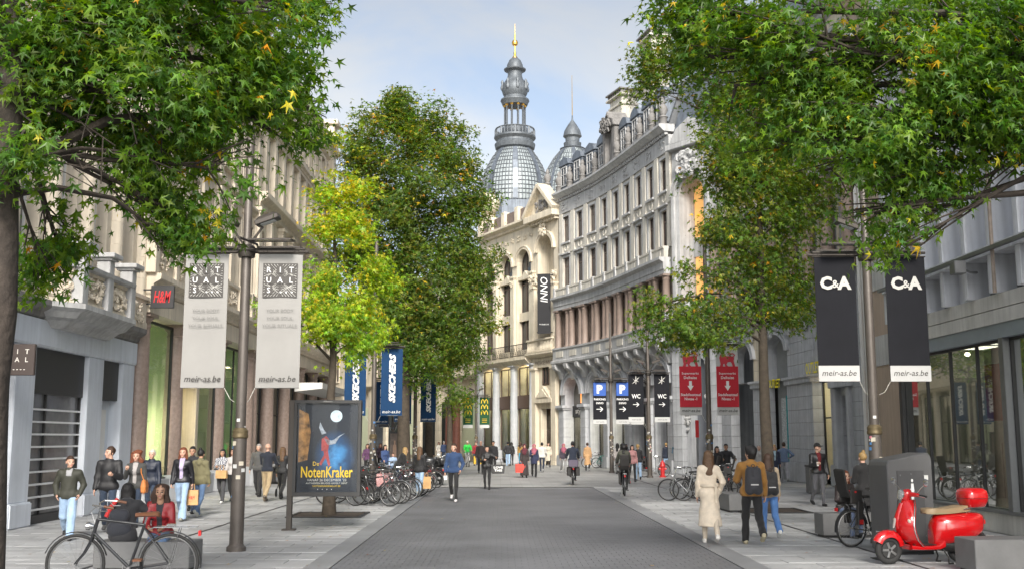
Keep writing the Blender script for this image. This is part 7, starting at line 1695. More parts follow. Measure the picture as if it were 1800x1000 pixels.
# ------------------------------------------------------------------ people: smooth blended bodies turned into one surface
def snets(D, o, h):
    """surface net of the zero level of a distance grid"""
    S = D < 0
    cnt = sum(S[a:S.shape[0]-1+a, b:S.shape[1]-1+b, c:S.shape[2]-1+c].astype(np.int8) for a in (0, 1) for b in (0, 1) for c in (0, 1))
    mx = (cnt > 0) & (cnt < 8); ci = np.argwhere(mx)
    if len(ci) == 0: return np.zeros((0, 3)), np.zeros((0, 4), int)
    acc = np.zeros((len(ci), 3)); n = np.zeros(len(ci))
    cs = [(a, b, c) for a in (0, 1) for b in (0, 1) for c in (0, 1)]
    for A in cs:
        for ax in range(3):
            if A[ax]: continue
            B = list(A); B[ax] = 1
            da = D[ci[:,0]+A[0], ci[:,1]+A[1], ci[:,2]+A[2]]; db = D[ci[:,0]+B[0], ci[:,1]+B[1], ci[:,2]+B[2]]
            x = (da < 0) != (db < 0); t = np.where(x, da/np.where(x, da-db, 1), 0)
            p = np.array(A, float)[None] + t[:, None]*(np.array(B, float) - np.array(A, float))[None]
            acc += p*x[:, None]; n += x
    V = (ci + acc/n[:, None])*h + o
    idx = np.full(mx.shape, -1); idx[mx] = np.arange(len(ci)); F = []
    for ax in range(3):
        s0 = np.take(S, range(S.shape[ax]-1), ax); s1 = np.take(S, range(1, S.shape[ax]), ax)
        e = np.argwhere(s0 != s1); u, v = [a for a in range(3) if a != ax]
        ok = (e[:, u] > 0) & (e[:, v] > 0) & (e[:, u] < S.shape[u]-1) & (e[:, v] < S.shape[v]-1); e = e[ok]
        if len(e) == 0: continue
        sgn = s0[e[:,0], e[:,1], e[:,2]]
        q = []
        for du, dv in ((1, 1), (0, 1), (0, 0), (1, 0)):
            c = e.copy(); c[:, u] -= du; c[:, v] -= dv; q.append(idx[c[:,0], c[:,1], c[:,2]])
        f = np.stack(q, 1); flip = sgn if ax != 1 else ~sgn
        f[~flip] = f[~flip][:, ::-1]; F.append(f)
    return V, np.concatenate(F)
def sdf(prims, h, k=0.03, cut=None, fold=0.0, seed=0):
    """prims: (a, b, ra, rb, (sx, sy, sz)) tapered capsules; negative ra subtracts"""
    pts = np.array([p for pr in prims for p in (pr[0], pr[1])]); rm = max(max(abs(pr[2]), abs(pr[3]))/min(pr[4]) for pr in prims) + 2.5*h
    lo, hi = pts.min(0) - rm, pts.max(0) + rm; n = np.ceil((hi - lo)/h).astype(int) + 1
    X, Y_, Z = [lo[i] + h*np.arange(n[i]) for i in range(3)]
    G = np.stack(np.meshgrid(X, Y_, Z, indexing='ij'), -1).astype(np.float32); D = None
    for a, b, ra, rb, sc in prims:
        s = np.array(sc, np.float32); a = np.array(a, np.float32)*s; b = np.array(b, np.float32)*s; P = G*s - a; ba = b - a; L = max(float(ba@ba), 1e-8)
        t = np.clip((P@ba)/L, 0, 1); P -= t[..., None]*ba; d = np.sqrt((P*P).sum(-1)) - (abs(ra) + t*(abs(rb) - abs(ra))); d /= s.min()
        if D is None: D = d
        elif ra < 0: D = np.maximum(D, -d)
        else:
            hh = np.clip(0.5 + 0.5*(D - d)/k, 0, 1); D = D*(1 - hh) + d*hh - k*hh*(1 - hh)
    if fold:
        q = np.random.default_rng(seed); w = q.normal(size=(4, 3))*np.array([24, 24, 17]); ph = q.random(4)*6.28
        D = D + fold*sum(np.sin(G@w[i].astype(np.float32) + ph[i]) for i in range(4))*0.5
    if cut is not None: D = np.maximum(D, cut(G))
    return snets(D.astype(np.float64), lo, h)
def one(v): return (v, v, v)
U1 = (1, 1, 1)
def head_template(h):
    p = [((0, -0.018, 0.035), (0, -0.012, 0.03), 0.086, 0.086, (1.08, 0.92, 0.98)), ((0, 0.03, -0.02), (0, 0.04, -0.062), 0.06, 0.045, (1.0, 1.0, 1.0)), ((0, 0.05, -0.085), (0, 0.056, -0.09), 0.026, 0.024, U1),
         ((0, 0.078, 0.012), (0, 0.102, -0.026), 0.010, 0.014, (1.2, 1, 1)), ((-0.03, 0.07, 0.026), (0.03, 0.07, 0.026), 0.016, 0.016, U1), ((-0.018, 0.078, -0.058), (0.018, 0.078, -0.058), 0.011, 0.011, U1),
         ((-0.04, 0.055, -0.02), (-0.036, 0.06, -0.024), 0.025, 0.025, U1), ((0.04, 0.055, -0.02), (0.036, 0.06, -0.024), 0.025, 0.025, U1)]
    for s in (-1, 1): p.append(((s*0.083, -0.01, 0.016), (s*0.085, -0.016, -0.03), 0.017, 0.011, (1.8, 1, 1)))
    p.append(((0, -0.01, -0.06), (0, -0.022, -0.16), 0.05, 0.055, U1))
    for s in (-1, 1): p.append(((s*0.033, 0.094, 0.006), (s*0.034, 0.092, 0.006), -0.013, -0.013, U1))
    V, F = sdf(p, h, 0.018); c = V[F].mean(1); mi = np.zeros(len(F), np.int32)
    mi[(np.abs(np.abs(c[:,0]) - 0.034) < 0.014) & (np.abs(c[:,2] - 0.005) < 0.0085) & (c[:,1] > 0.05)] = 1
    mi[(np.abs(c[:,0]) < 0.024) & (np.abs(c[:,2] + 0.058) < 0.0085) & (c[:,1] > 0.06)] = 2
    mi[(np.abs(np.abs(c[:,0]) - 0.035) < 0.02) & (np.abs(c[:,2] - 0.029) < 0.006) & (c[:,1] > 0.05)] = 3
    return V, F, mi
def hand_template(grip, h):
    """right-hand side hand hanging along -z from the wrist; thumb leaves the side of the palm near its base"""
    p = [((-0.002, 0, 0.02), (0, 0, -0.03), 0.026, 0.034, (1.7, 1, 1)), ((0, 0.022, -0.05), (0, -0.022, -0.052), 0.022, 0.02, (1.5, 1, 1))]
    c = 1.25 if grip else 0.35
    for i, (y, L) in enumerate(((0.033, 0.07), (0.011, 0.08), (-0.011, 0.074), (-0.033, 0.058))):
        a = np.array((0, y, -0.075)); ang = 0.15*c; pts = [a]
        for k in range(3):
            ang += c*0.55; pts.append(pts[-1] + L/3*np.array((-math.sin(ang), 0, -math.cos(ang))))
        for k in range(3): p.append((tuple(pts[k]), tuple(pts[k+1]), 0.0088 - 0.0006*k, 0.0082 - 0.0006*k, U1))
    p += [((-0.004, 0.032, -0.03), (-0.02, 0.052, -0.055), 0.012, 0.0105, U1), ((-0.02, 0.052, -0.055), (-0.03, 0.056, -0.085), 0.010, 0.008, U1)]
    return sdf(p, h, 0.006)
HEADS = {0: head_template(0.008), 1: head_template(0.0155)}
HANDS = {(g, 0): hand_template(g, 0.007) for g in (0, 1)}; HANDS.update({(g, 1): hand_template(g, 0.0125) for g in (0, 1)})
EYE = mat('eye_dark', (0.02, 0.015, 0.012), 0.25, var=0); LIP = mat('lip', (0.38, 0.13, 0.11), 0.5, var=0)
SKINS = {'f': mat('skin_fair', (0.55, 0.33, 0.24), 0.55, var=0.06, scale=8), 'm': mat('skin_mid', (0.42, 0.24, 0.155), 0.55, var=0.06, scale=8), 'd': mat('skin_dark', (0.09, 0.045, 0.03), 0.5, var=0.06, scale=8)}
HAIRC = {'brown': (0.045, 0.022, 0.012), 'black': (0.010, 0.009, 0.009), 'blond': (0.36, 0.23, 0.09), 'red': (0.16, 0.045, 0.018), 'grey': (0.30, 0.29, 0.28), 'white': (0.55, 0.53, 0.48), 'lbrown': (0.11, 0.06, 0.03)}
def cloth_mat(c, r=0.85):
    return mat('cloth_%02x%02x%02x_%d' % (*(int(min(1, v)*255) for v in c), int(r*10)), c, r, var=0.16, scale=7, bump=0.25, bscale=90, sheen=0.15 if r > 0.7 else 0)
def hair_mat(n): return mat('hair_' + n, HAIRC[n], 0.5, var=0.3, scale=30, bump=0.5, bscale=120)
ARM = {'down': (2, 9, 14, 0, 0), 'fwd': (24, 8, 28, 5, 0), 'back': (-22, 8, 12, 0, 0), 'pocket': (-14, 20, 48, 35, 0), 'hold': (12, 10, 88, 38, 1), 'phone': (30, 10, 105, 30, 1), 'bars': (52, 12, 22, 8, 1), 'hip': (-22, 42, 80, 75, 0), 'carry': (4, 9, 10, 0, 1), 'lap': (28, 8, 62, 30, 0), 'push': (32, 8, 45, 5, 1), 'elbow': (20, 55, 75, 30, 0)}
def person(lab, at, face, H=1.7, sex='m', top=((0.05, 0.05, 0.06), 0.85, 0.02, 0.86), legs=((0.05, 0.06, 0.1), 'straight'), shoe=(0.5, 0.5, 0.5), hair=('short', 'brown'), skin='f', arms=('down', 'down'), stride=18, extras=(), sit=None, turn=0, lean=0, far=None, group=None, inner=None, foot_z=0.0):
    """at: photo pixel of the feet, or a ground point; face: degrees clockwise from down the street (180 looks at the camera)"""
    P = ground(*at) if len(at) == 2 else Vector(at)
    far = (P.y > 30) if far is None else far
    s = H/1.75; lod = 1 if far else 0; hz = (0.032 if P.y > 48 else 0.025) if far else 0.0175
    t = thing('person', lab, 'person', (P.x, P.y, foot_z if sit is None else P.z), R(-face), group)
    sh = 0.185 if sex == 'm' else 0.158; ch = 1.0 if sex == 'm' else 0.9; ln = R(lean)
    def up(p):                                   # lean of the upper body about the hips
        y, z = p[1], p[2] - 0.95; return (p[0], y*math.cos(ln) + z*math.sin(ln), 0.95 - y*math.sin(ln) + z*math.cos(ln))
    legsJ = []
    for sd, sg in ((-1, 1), (1, -1)):
        hip = np.array((sd*0.088, 0, 0.92))
        if sit is not None: th, fl = sit[0] + sg*sit[2], sit[1] + sg*sit[2]*1.2
        else: th, fl = sg*stride, (8 if sg > 0 else 22 + stride*0.7) if stride else 2
        th, fl = R(th), R(fl); kn = hip + 0.43*np.array((sd*0.02, math.sin(th), -math.cos(th))); an = kn + 0.42*np.array((0, math.sin(th - fl), -math.cos(th - fl)))
        legsJ.append((hip, kn, an, th - fl))
    lowest = min(l[2][2] for l in legsJ); dz = (0.075 - lowest) if sit is None else -0.87
    off = np.array((0, 0, dz))
    legsJ = [(a + off, b + off, c + off, d) for a, b, c, d in legsJ]
    def UP(p): return tuple(np.array(up(p)) + off)
    armsJ = []
    for sd, nm in zip((-1, 1), arms):
        p_, ab, fl, inn, g = ARM[nm]; p_, ab, fl, inn = R(p_), R(ab), R(fl), R(inn)
        S_ = np.array((sd*sh, -0.005, 1.415)); u = np.array((sd*math.sin(ab), math.sin(p_)*math.cos(ab), -math.cos(p_)*math.cos(ab))); E = S_ + 0.285*u
        f = np.array((sd*math.sin(ab)*0.6 - sd*math.sin(inn)*math.sin(max(fl, 0.5)), math.sin(p_ + fl), -math.cos(p_ + fl))); f /= np.linalg.norm(f); Wp = E + 0.245*f
        armsJ.append((UP(S_), UP(E), UP(Wp), g))
    def finish(name, vf, m, smooth=True, parent=t):
        V, F = vf
        if len(F) == 0: return None
        return big_mesh(name, V*s, F, [m], parent=parent, smooth=smooth)
    # body
    torso = lambda e: [(UP((0, 0, 0.99)), UP((0, 0.0, 1.12)), 0.128*ch + e, 0.128*ch + e, (1, 1.32, 1)), (UP((0, 0, 1.12)), UP((0, 0.005, 1.32)), 0.13*ch + e, 0.15*ch + e, (1, 1.38, 1)), (UP((-sh + 0.05, -0.01, 1.395)), UP((sh - 0.05, -0.01, 1.395)), 0.07 + e, 0.07 + e, U1)]
    if sex == 'f': bust = lambda e: [(UP((-0.06, 0.085, 1.28)), UP((0.06, 0.085, 1.28)), 0.055 + e*0.5, 0.055 + e*0.5, U1)]
    else: bust = lambda e: []
    armp = lambda e, cuff=1.0: [x for S_, E, W_, g in armsJ for x in ((S_, E, 0.054*ch + e, 0.043*ch + e, U1), (E, tuple(np.array(E) + (np.array(W_) - np.array(E))*cuff), 0.042*ch + e, 0.030*ch + e*0.9, U1))]
    hips = lambda e: [(tuple(np.array((-0.07, -0.01, 0.955)) + off), tuple(np.array((0.07, -0.01, 0.955)) + off), 0.108 + e, 0.108 + e, (1, 1.08, 1))]
    legp = lambda e, r: [x for a, b, c, d in legsJ for x in ((tuple(a), tuple(b), 0.082*r[0] + e, 0.056*r[1] + e, U1), (tuple(b), tuple(c), 0.055*r[1] + e, 0.037*r[2] + e, U1))]
    V, F = sdf(torso(-0.012) + armp(-0.006) + hips(-0.014) + legp(-0.008, (1, 1, 1)) + [(UP((0, -0.012, 1.40)), UP((0, 0.0, 1.52)), 0.056*ch, 0.052*ch, U1)], 0.036 if far else 0.024, 0.03)
    parts = [(V, F, np.zeros(len(F), np.int32))]
    hv, hf, hm = HEADS[lod]; hc = np.array(UP((0, 0.012, 1.635))); ct, st_ = math.cos(R(-turn)), math.sin(R(-turn))
    rot = np.array(((ct, -st_, 0), (st_, ct, 0), (0, 0, 1.0))); parts.append((hv@rot.T + hc, hf, hm))
    for sd, (S_, E, W_, g) in zip((-1, 1), armsJ):
        v, f = HANDS[(g, lod)]; v = v.copy()
        if sd < 0: v[:, 0] *= -1; f = f[:, ::-1]
        z = -(np.array(W_) - np.array(E)); z /= np.linalg.norm(z); y = np.array((0, 1.0, 0.15)); y -= z*(y@z); y /= np.linalg.norm(y) + 1e-9; x = np.cross(y, z)
        parts.append((v@np.stack([x, y, z]) + np.array(W_), f, np.zeros(len(f), np.int32)))
    nv, Vs, Fs, Ms = 0, [], [], []
    for v, f, m in parts: Vs.append(v); Fs.append(f + nv); Ms.append(m); nv += len(v)
    big_mesh('body', np.concatenate(Vs)*s, np.concatenate(Fs), [SKINS[skin], EYE, LIP, hair_mat(hair[1] if hair[1] in HAIRC else 'black')], np.concatenate(Ms), t, True)
    sd_ = abs(hash(lab)) % 1000 if False else len(lab)*7 + int(H*100)
    # trousers or skirt
    if legs[1] != 'none':
        rr = {'slim': (1.0, 1.0, 1.12), 'straight': (1.05, 1.15, 1.6), 'baggy': (1.15, 1.5, 2.1), 'flare': (1.0, 1.05, 2.5), 'legging': (0.97, 0.97, 1.0)}[legs[1]]
        zc = 0.075 + (dz + 0.0 if sit is not None else 0.0)
        finish('trousers', sdf(hips(0.006) + legp(0.006, rr), hz, 0.02, (lambda G: 0.045 - G[..., 2]) if sit is None else None, 0.0045, sd_), cloth_mat(legs[0]))
    # shoes
    for a, b, c, d in legsJ:
        fw = np.array((0, math.cos(d*0.6), math.sin(d*0.6))); upv = np.array((0, -math.sin(d*0.6), math.cos(d*0.6)))
        he, to = c - fw*0.035 - upv*0.03, c + fw*0.15 - upv*0.035
        finish('shoe', sdf([(tuple(he), tuple(to), 0.043, 0.04, (1, 1, 1.05)), (tuple(c - upv*0.03), tuple(c + upv*0.015), 0.045, 0.04, U1), (tuple(he - upv*0.028), tuple(to - upv*0.022), 0.03, 0.03, (0.75, 1, 1.6))], hz*0.8, 0.015), cloth_mat(shoe, 0.6))
    # top garment
    col, rough, th, hem = top[:4]; coat = hem < 0.8
    pr = torso(th) + bust(th) + armp(th*0.8, 0.97) + (hips(th + 0.006) if hem < 0.98 else [])
    if coat:
        if sit is None: pr.append((tuple(np.array((0, 0, 0.98)) + off), tuple(np.array((0, -0.01, hem - 0.1)) + off), 0.13 + th, 0.165 + th + (0.9 - hem)*0.09, (1, 1.12, 1)))
    pr.append((UP((0, -0.02, 1.43)), UP((0, -0.012, 1.475)), 0.07 + th, 0.066 + th*0.6, (1, 1.1, 1)))
    if 'hood' in extras: pr += [(UP((-0.06, -0.085, 1.44)), UP((0.06, -0.085, 1.44)), 0.055, 0.055, U1), (UP((-0.07, -0.02, 1.45)), UP((0, -0.1, 1.40)), 0.04, 0.05, U1), (UP((0.07, -0.02, 1.45)), UP((0, -0.1, 1.40)), 0.04, 0.05, U1)]
    hz_ = hem + dz
    wr = [(np.array(W_), np.array(E)) for S_, E, W_, g in armsJ]
    def cutter(G):
        c = hz_ - G[..., 2]
        arm_near = np.full(G.shape[:3], 1e3, np.float32)
        for W_, E in wr:
            ba = W_ - E; tt = np.clip(((G - E)@ba)/(ba@ba), 0, 1); arm_near = np.minimum(arm_near, np.sqrt((((G - E) - tt[..., None]*ba)**2).sum(-1)))
        return np.where(arm_near < 0.075, -1.0, c)
    finish('coat' if coat else 'jacket' if th > 0.014 else 'top', sdf(pr, hz, 0.03, cutter, 0.0055 if th > 0.014 else 0.004, sd_ + 5), top[4] if len(top) > 4 else cloth_mat(col, rough))
    if inner is not None:                        # open jacket: a strip of the shirt underneath
        zl = inner[3] if isinstance(inner, tuple) and len(inner) > 3 else max(0.97, hem)
        finish('shirt', sdf([(a_, b_, r1 + 0.008, r2 + 0.008, sc_) for a_, b_, r1, r2, sc_ in torso(th) + bust(th)] + [(UP((0, -0.012, 1.42)), UP((0, -0.008, 1.475)), 0.074, 0.07, U1)], hz, 0.03, lambda G: np.maximum(np.maximum(np.abs(G[..., 0]) - 0.045 - 0.10*np.maximum(0, G[..., 2] - dz - 1.25), zl + dz - G[..., 2]), -G[..., 1] - (G[..., 2] - dz > 1.38)*0.1), 0.003), inner if not isinstance(inner, tuple) else cloth_mat(inner[:3]))
    # hair or headwear
    hs, hcol = hair; hp = lambda x, y, z: tuple(rot@np.array((x, y, z)) + hc)
    cap = [(hp(0, -0.022, 0.045), hp(0, -0.016, 0.04), 0.096, 0.096, (1.07, 0.92, 0.98))]
    inv = rot.T
    def facecut(G, y0=0.045, zf=0.068):
        L = (G - hc)@inv.T; return np.where(L[..., 2] > zf, L[..., 1] - 0.14, np.maximum(L[..., 1] - y0 + np.maximum(0, -L[..., 2])*0.25, -9))
    hh = 0.014 if not far else 0.021
    if hs == 'bald': pass
    elif hs == 'short': finish('hair', sdf(cap, hh, 0.02, lambda G: np.maximum(facecut(G, 0.02, 0.062), -0.055 - ((G - hc)@inv.T)[..., 2]), 0.006, 3), hair_mat(hcol))
    elif hs in ('long', 'curly', 'pony', 'bun', 'afro'):
        pr = list(cap); fo = 0.005
        if hs == 'long': pr += [(hp(0, -0.05, 0.0), hp(0, -0.085, -0.3), 0.085, 0.07, (0.85, 1.3, 1)), (hp(-0.07, -0.01, 0.0), hp(-0.085, -0.02, -0.22), 0.04, 0.035, U1), (hp(0.07, -0.01, 0.0), hp(0.085, -0.02, -0.22), 0.04, 0.035, U1)]
        if hs == 'curly': pr = [(hp(0, -0.03, 0.05), hp(0, -0.025, 0.04), 0.112, 0.112, U1), (hp(-0.08, -0.01, -0.02), hp(-0.1, 0.0, -0.22), 0.055, 0.06, U1), (hp(0.08, -0.01, -0.02), hp(0.1, 0.0, -0.22), 0.055, 0.06, U1), (hp(0, -0.07, 0), hp(0, -0.09, -0.22), 0.08, 0.08, U1)]; fo = 0.022
        if hs == 'afro': pr = [(hp(0, -0.022, 0.06), hp(0, -0.02, 0.05), 0.112, 0.112, U1), (hp(0, -0.045, -0.01), hp(0, -0.05, -0.05), 0.088, 0.075, U1)]; fo = 0.014
        if hs == 'pony': pr += [(hp(0, -0.1, 0.05), hp(0, -0.12, -0.14), 0.032, 0.022, U1)]
        if hs == 'bun': pr += [(hp(0, -0.06, 0.145), hp(0, -0.062, 0.15), 0.042, 0.042, U1)]
        finish('hair', sdf(pr, hh, 0.02, lambda G: facecut(G, 0.035), fo, 4), hair_mat(hcol))
    elif hs == 'hijab':
        pr = [(hp(0, -0.02, 0.04), hp(0, -0.01, 0.03), 0.108, 0.108, U1), (hp(0, 0.0, -0.06), hp(0, -0.01, -0.16), 0.085, 0.12, U1), (hp(-0.1, 0, -0.2), hp(0.1, 0, -0.2), 0.09, 0.09, U1), (hp(0, 0.04, -0.2), hp(0, 0.07, -0.34), 0.11, 0.10, (0.8, 1.2, 1)), (hp(0, 0.1, 0.0), hp(0, 0.105, -0.03), -0.068, -0.06, U1)]
        finish('headscarf', sdf(pr, hh, 0.03, None, 0.008, 6), cloth_mat(hcol))
    elif hs in ('beanie', 'cap'):
        finish('hair', sdf(cap, hh, 0.02, lambda G: np.maximum(facecut(G, 0.0), -0.07 - ((G - hc)@inv.T)[..., 2])), hair_mat('brown'))
        pr = [(hp(0, -0.018, 0.06), hp(0, -0.014, 0.055), 0.10, 0.10, (1.05, 0.93, 1))]
        if hs == 'cap': pr += [(hp(-0.045, 0.11, 0.062), hp(0.045, 0.11, 0.062), 0.05, 0.05, (1, 0.8, 4.5))]
        finish('hat', sdf(pr, hh, 0.012, lambda G: 0.045 - ((G - hc)@inv.T)[..., 2]), cloth_mat(hcol))
    M = Matrix.Translation(t.location) @ Matrix.Rotation(R(-face), 4, 'Z')
    t_w = lambda p: M @ (Vector(p)*s)
    return dict(o=t, hands=[t_w(a[2]) for a in armsJ], back=t_w(UP((0, -0.14, 1.2))), chest=t_w(UP((0, 0.16, 1.2))), hip=[t_w(UP((sx*0.22, 0.02, 0.95))) for sx in (-1, 1)], face=face, s=s)
def paper_bag(p, lab, c=(0.50, 0.30, 0.13), w=0.3, h=0.36, d=0.12, rz=0.0, mark=None):
    t = thing('carrier_bag', lab, 'bag', (p.x, p.y, p.z - h - 0.17), rz, None); m = cloth_mat(c, 0.7)
    MB().loft([[(-w/2, -d/2, 0), (w/2, -d/2, 0), (w/2, d/2, 0), (-w/2, d/2, 0)], [(-w/2, -d/2, h*0.5), (w/2, -d/2, h*0.5), (w/2*0.98, d/2, h*0.5), (-w/2*0.98, d/2, h*0.5)], [(-w/2, -d*0.4, h), (w/2, -d*0.4, h), (w/2, d*0.4, h), (-w/2, d*0.4, h)]]).build('bag_body', m, t)
    for y in (-d*0.35, d*0.35): MB().path([(-w*0.2, y, h - 0.02), (-w*0.15, 0, h + 0.15), (w*0.15, 0, h + 0.15), (w*0.2, y, h - 0.02)], 0.006, 5).build('handle', m, t)
    if mark: text(mark, w*0.5, 0.08, RED_SIGN, t, T(0, -d/2 - 0.004, h*0.5), shear=0.25)
    return t
def backpack(q_, lab, c=(0.03, 0.03, 0.035)):
    t = thing('backpack', lab, 'backpack', tuple(q_['back']), R(-q_['face'])); m = cloth_mat(c, 0.75); s = q_['s']
    V, F = sdf([((-0.07, -0.07, -0.2), (-0.06, -0.06, 0.13), 0.09, 0.08, U1), ((0.07, -0.07, -0.2), (0.06, -0.06, 0.13), 0.09, 0.08, U1), ((0, -0.12, -0.16), (0, -0.11, -0.02), 0.075, 0.06, (0.7, 1.2, 1))], 0.014, 0.03, None, 0.004); big_mesh('pack_body', V*s, F, [m], parent=t, smooth=True)
    MB().bx(-0.07, 0.07, -0.192, -0.182, -0.12, -0.1).build('zip', STEEL, t); MB().torus((0, -0.06, 0.23), (0, 1, 0), 0.03, 0.008, 10, 5).build('top_loop', m, t)
    for sx in (-1, 1): MB().path([(sx*0.08, -0.02, 0.2), (sx*0.11, 0.1, 0.27), (sx*0.13, 0.22, 0.2), (sx*0.15, 0.24, 0.02), (sx*0.14, 0.08, -0.16)], 0.016, 6).build('strap', m, t)
    return t
def side_bag(q_, side, lab, c, w=0.28, h=0.22, drop=0.0, strap=True):
    p = q_['hip'][side]; t = thing('shoulder_bag', lab, 'bag', (p.x, p.y, p.z - h*0.5 - drop), R(-q_['face'])); m = cloth_mat(c, 0.55); sx = 1 if side else -1
    MB().loft([[(-0.05, -w/2, 0), (0.05, -w/2, 0), (0.05, w/2, 0), (-0.05, w/2, 0)], [(-0.06, -w/2*1.04, h*0.5), (0.06, -w/2*1.04, h*0.5), (0.06, w/2*1.04, h*0.5), (-0.06, w/2*1.04, h*0.5)], [(-0.03, -w/2*0.92, h), (0.03, -w/2*0.92, h), (0.03, w/2*0.92, h), (-0.03, w/2*0.92, h)]]).build('bag_body', m, t, bevel=0.02)
    if strap: MB().path([(0, -w*0.4, h), (-sx*0.06, -0.08, 0.45), (-sx*0.10, 0.0, 0.62), (-sx*0.06, 0.12, 0.45), (0, w*0.4, h)], 0.012, 5).build('strap', m, t)
    return t

# ------------------------------------------------------------------ who is in the street
BLKJ = (0.018, 0.018, 0.021); NAVY = (0.016, 0.022, 0.04); JEANS = (0.10, 0.17, 0.30); LJEANS = (0.30, 0.42, 0.58); DJEANS = (0.025, 0.04, 0.07); BLACK = (0.012, 0.012, 0.013); WHITE = (0.62, 0.62, 0.60); OLIVE = (0.10, 0.095, 0.05); TAN = (0.42, 0.27, 0.14); BEIGE_C = (0.56, 0.48, 0.38)
# left pavement
person('boy in olive and black jacket with light baggy jeans walking by the shutter', (116, 948), 168, 1.62, 'm', ((0.035, 0.036, 0.026), 0.7, 0.028, 0.86), (LJEANS, 'baggy'), BLACK, ('short', 'brown'), 'f', ('pocket', 'pocket'), 16, ('hood',), turn=-25, inner=(0.28, 0.28, 0.29, 1.34))
person('man in black jacket and dark jeans looking aside near the shutter', (186, 936), 172, 1.78, 'm', ((0.014, 0.014, 0.016), 0.6, 0.026, 0.84), (DJEANS, 'straight'), (0.1, 0.1, 0.1), ('short', 'brown'), 'f', ('hold', 'down'), 10, ('hood',), turn=50)
a = person('red-haired woman in dark grey coat with an orange bag', (234, 926), 175, 1.68, 'f', ((0.045, 0.046, 0.044), 0.75, 0.024, 0.80), (DJEANS, 'slim'), BLACK, ('curly', 'red'), 'f', ('down', 'phone'), 14, ('hood',), inner=(0.35, 0.33, 0.32))
side_bag(a, 0, 'orange leather shoulder bag of the red-haired woman', (0.5, 0.17, 0.04), 0.3, 0.3)
person('white-haired woman in navy puffer jacket behind the red-haired woman', (262, 912), 178, 1.68, 'f', ((0.012, 0.018, 0.035), 0.5, 0.035, 0.84), (DJEANS, 'slim'), BLACK, ('short', 'white'), 'f', ('down', 'down'), 12)
a = person('tall woman in black leather jacket and pale flared jeans', (317, 914), 178, 1.76, 'f', ((0.014, 0.014, 0.018), 0.4, 0.024, 0.93), (LJEANS, 'flare'), (0.25, 0.25, 0.22), ('long', 'red'), 'f', ('back', 'carry'), 20, (), inner=(0.42, 0.36, 0.52))
paper_bag(a['hands'][0] if a['hands'][0].x > a['hands'][1].x else a['hands'][1], 'brown paper shopping bag with red H&M mark', rz=R(6), mark='H&M')
person('person in olive parka and jeans with dark hair bun', (349, 908), 10, 1.68, 'f', ((0.16, 0.145, 0.075), 0.8, 0.03, 0.84), (JEANS, 'straight'), (0.5, 0.5, 0.46), ('bun', 'black'), 'm', ('down', 'carry'), 14, ('hood',))
person('dark-haired man half hidden behind the olive parka', (334, 902), 175, 1.74, 'm', (BLKJ, 0.8, 0.02, 0.85), (DJEANS, 'straight'), BLACK, ('short', 'black'), 'm', ('down', 'down'), 12)
PL = mat('grey_plaid', (0.3, 0.3, 0.32), 0.85, var=0); n_, l_ = PL.node_tree.nodes, PL.node_tree.links
ck = n_.new('ShaderNodeTexChecker'); ck.inputs['Scale'].default_value = 16; ck.inputs['Color1'].default_value = (0.5, 0.5, 0.52, 1); ck.inputs['Color2'].default_value = (0.06, 0.07, 0.1, 1); l_.new(ck.outputs['Color'], n_['Principled BSDF'].inputs['Base Color'])
a = person('woman in grey checked shirt jacket carrying a small paper bag', (388, 884), 182, 1.64, 'f', ((0.3, 0.3, 0.3), 0.85, 0.02, 0.86, PL), ((0.05, 0.05, 0.055), 'straight'), WHITE, ('long', 'black'), 'm', ('back', 'hold'), 16)
paper_bag(a['chest'] + Vector((0.05, -0.05, 0.06)), 'small flat paper bag held by the checked shirt woman', w=0.34, h=0.24, rz=R(-8))
person('person in striped top half hidden behind the banner pole', (407, 884), 180, 1.66, 'f', ((0.45, 0.43, 0.42), 0.85, 0.012, 0.92), (BLACK, 'slim'), BLACK, ('long', 'brown'), 'f', ('down', 'down'), 12)
a = person('man in navy sweater and khaki trousers pushing a stroller', (468, 881), 8, 1.80, 'm', ((0.012, 0.016, 0.028), 0.85, 0.016, 0.92), ((0.36, 0.27, 0.16), 'straight'), (0.12, 0.1, 0.08), ('bald', 'brown'), 'f', ('push', 'push'), 14)
person('grey-haired man walking beside the stroller', (452, 872), 185, 1.76, 'm', ((0.07, 0.07, 0.07), 0.8, 0.02, 0.86), (BLKJ, 'straight'), BLACK, ('short', 'grey'), 'f', ('down', 'down'), 10)
person('woman in black with hair tied up passing the poster case', (495, 877), 5, 1.70, 'f', ((0.02, 0.02, 0.022), 0.7, 0.018, 0.88), (BLACK, 'straight'), BLACK, ('long', 'lbrown'), 'f', ('down', 'fwd'), 20)
# stroller
gp = ground(466, 874) + Vector((0, 0.75, 0)); t = thing('stroller', 'dark baby stroller pushed by the man in navy sweater', 'stroller', (gp.x, gp.y, 0))
for x in (-0.27, 0.27):
    for y, r_ in ((-0.3, 0.14), (0.38, 0.1)):
        w = link('wheel', MB().torus((0, 0, 0), (1, 0, 0), r_ - 0.02, 0.02, 18, 8).path([(-0.02, 0, 0), (0.02, 0, 0)], r_*0.75, 12).mesh('wheel', RUBBER, smooth=50), t, (x, y, r_))
    MB().path([(x, 0.38, 0.1), (x, 0.1, 0.5), (x*0.85, -0.45, 1.0)], 0.014, 6).build('frame_tube', DARK_METAL, t); MB().path([(x, -0.3, 0.14), (x, 0.1, 0.5)], 0.014, 6).build('frame_tube', DARK_METAL, t)
MB().path([(-0.23, -0.45, 1.0), (0.23, -0.45, 1.0)], 0.02, 8).build('handle', SADDLE, t)
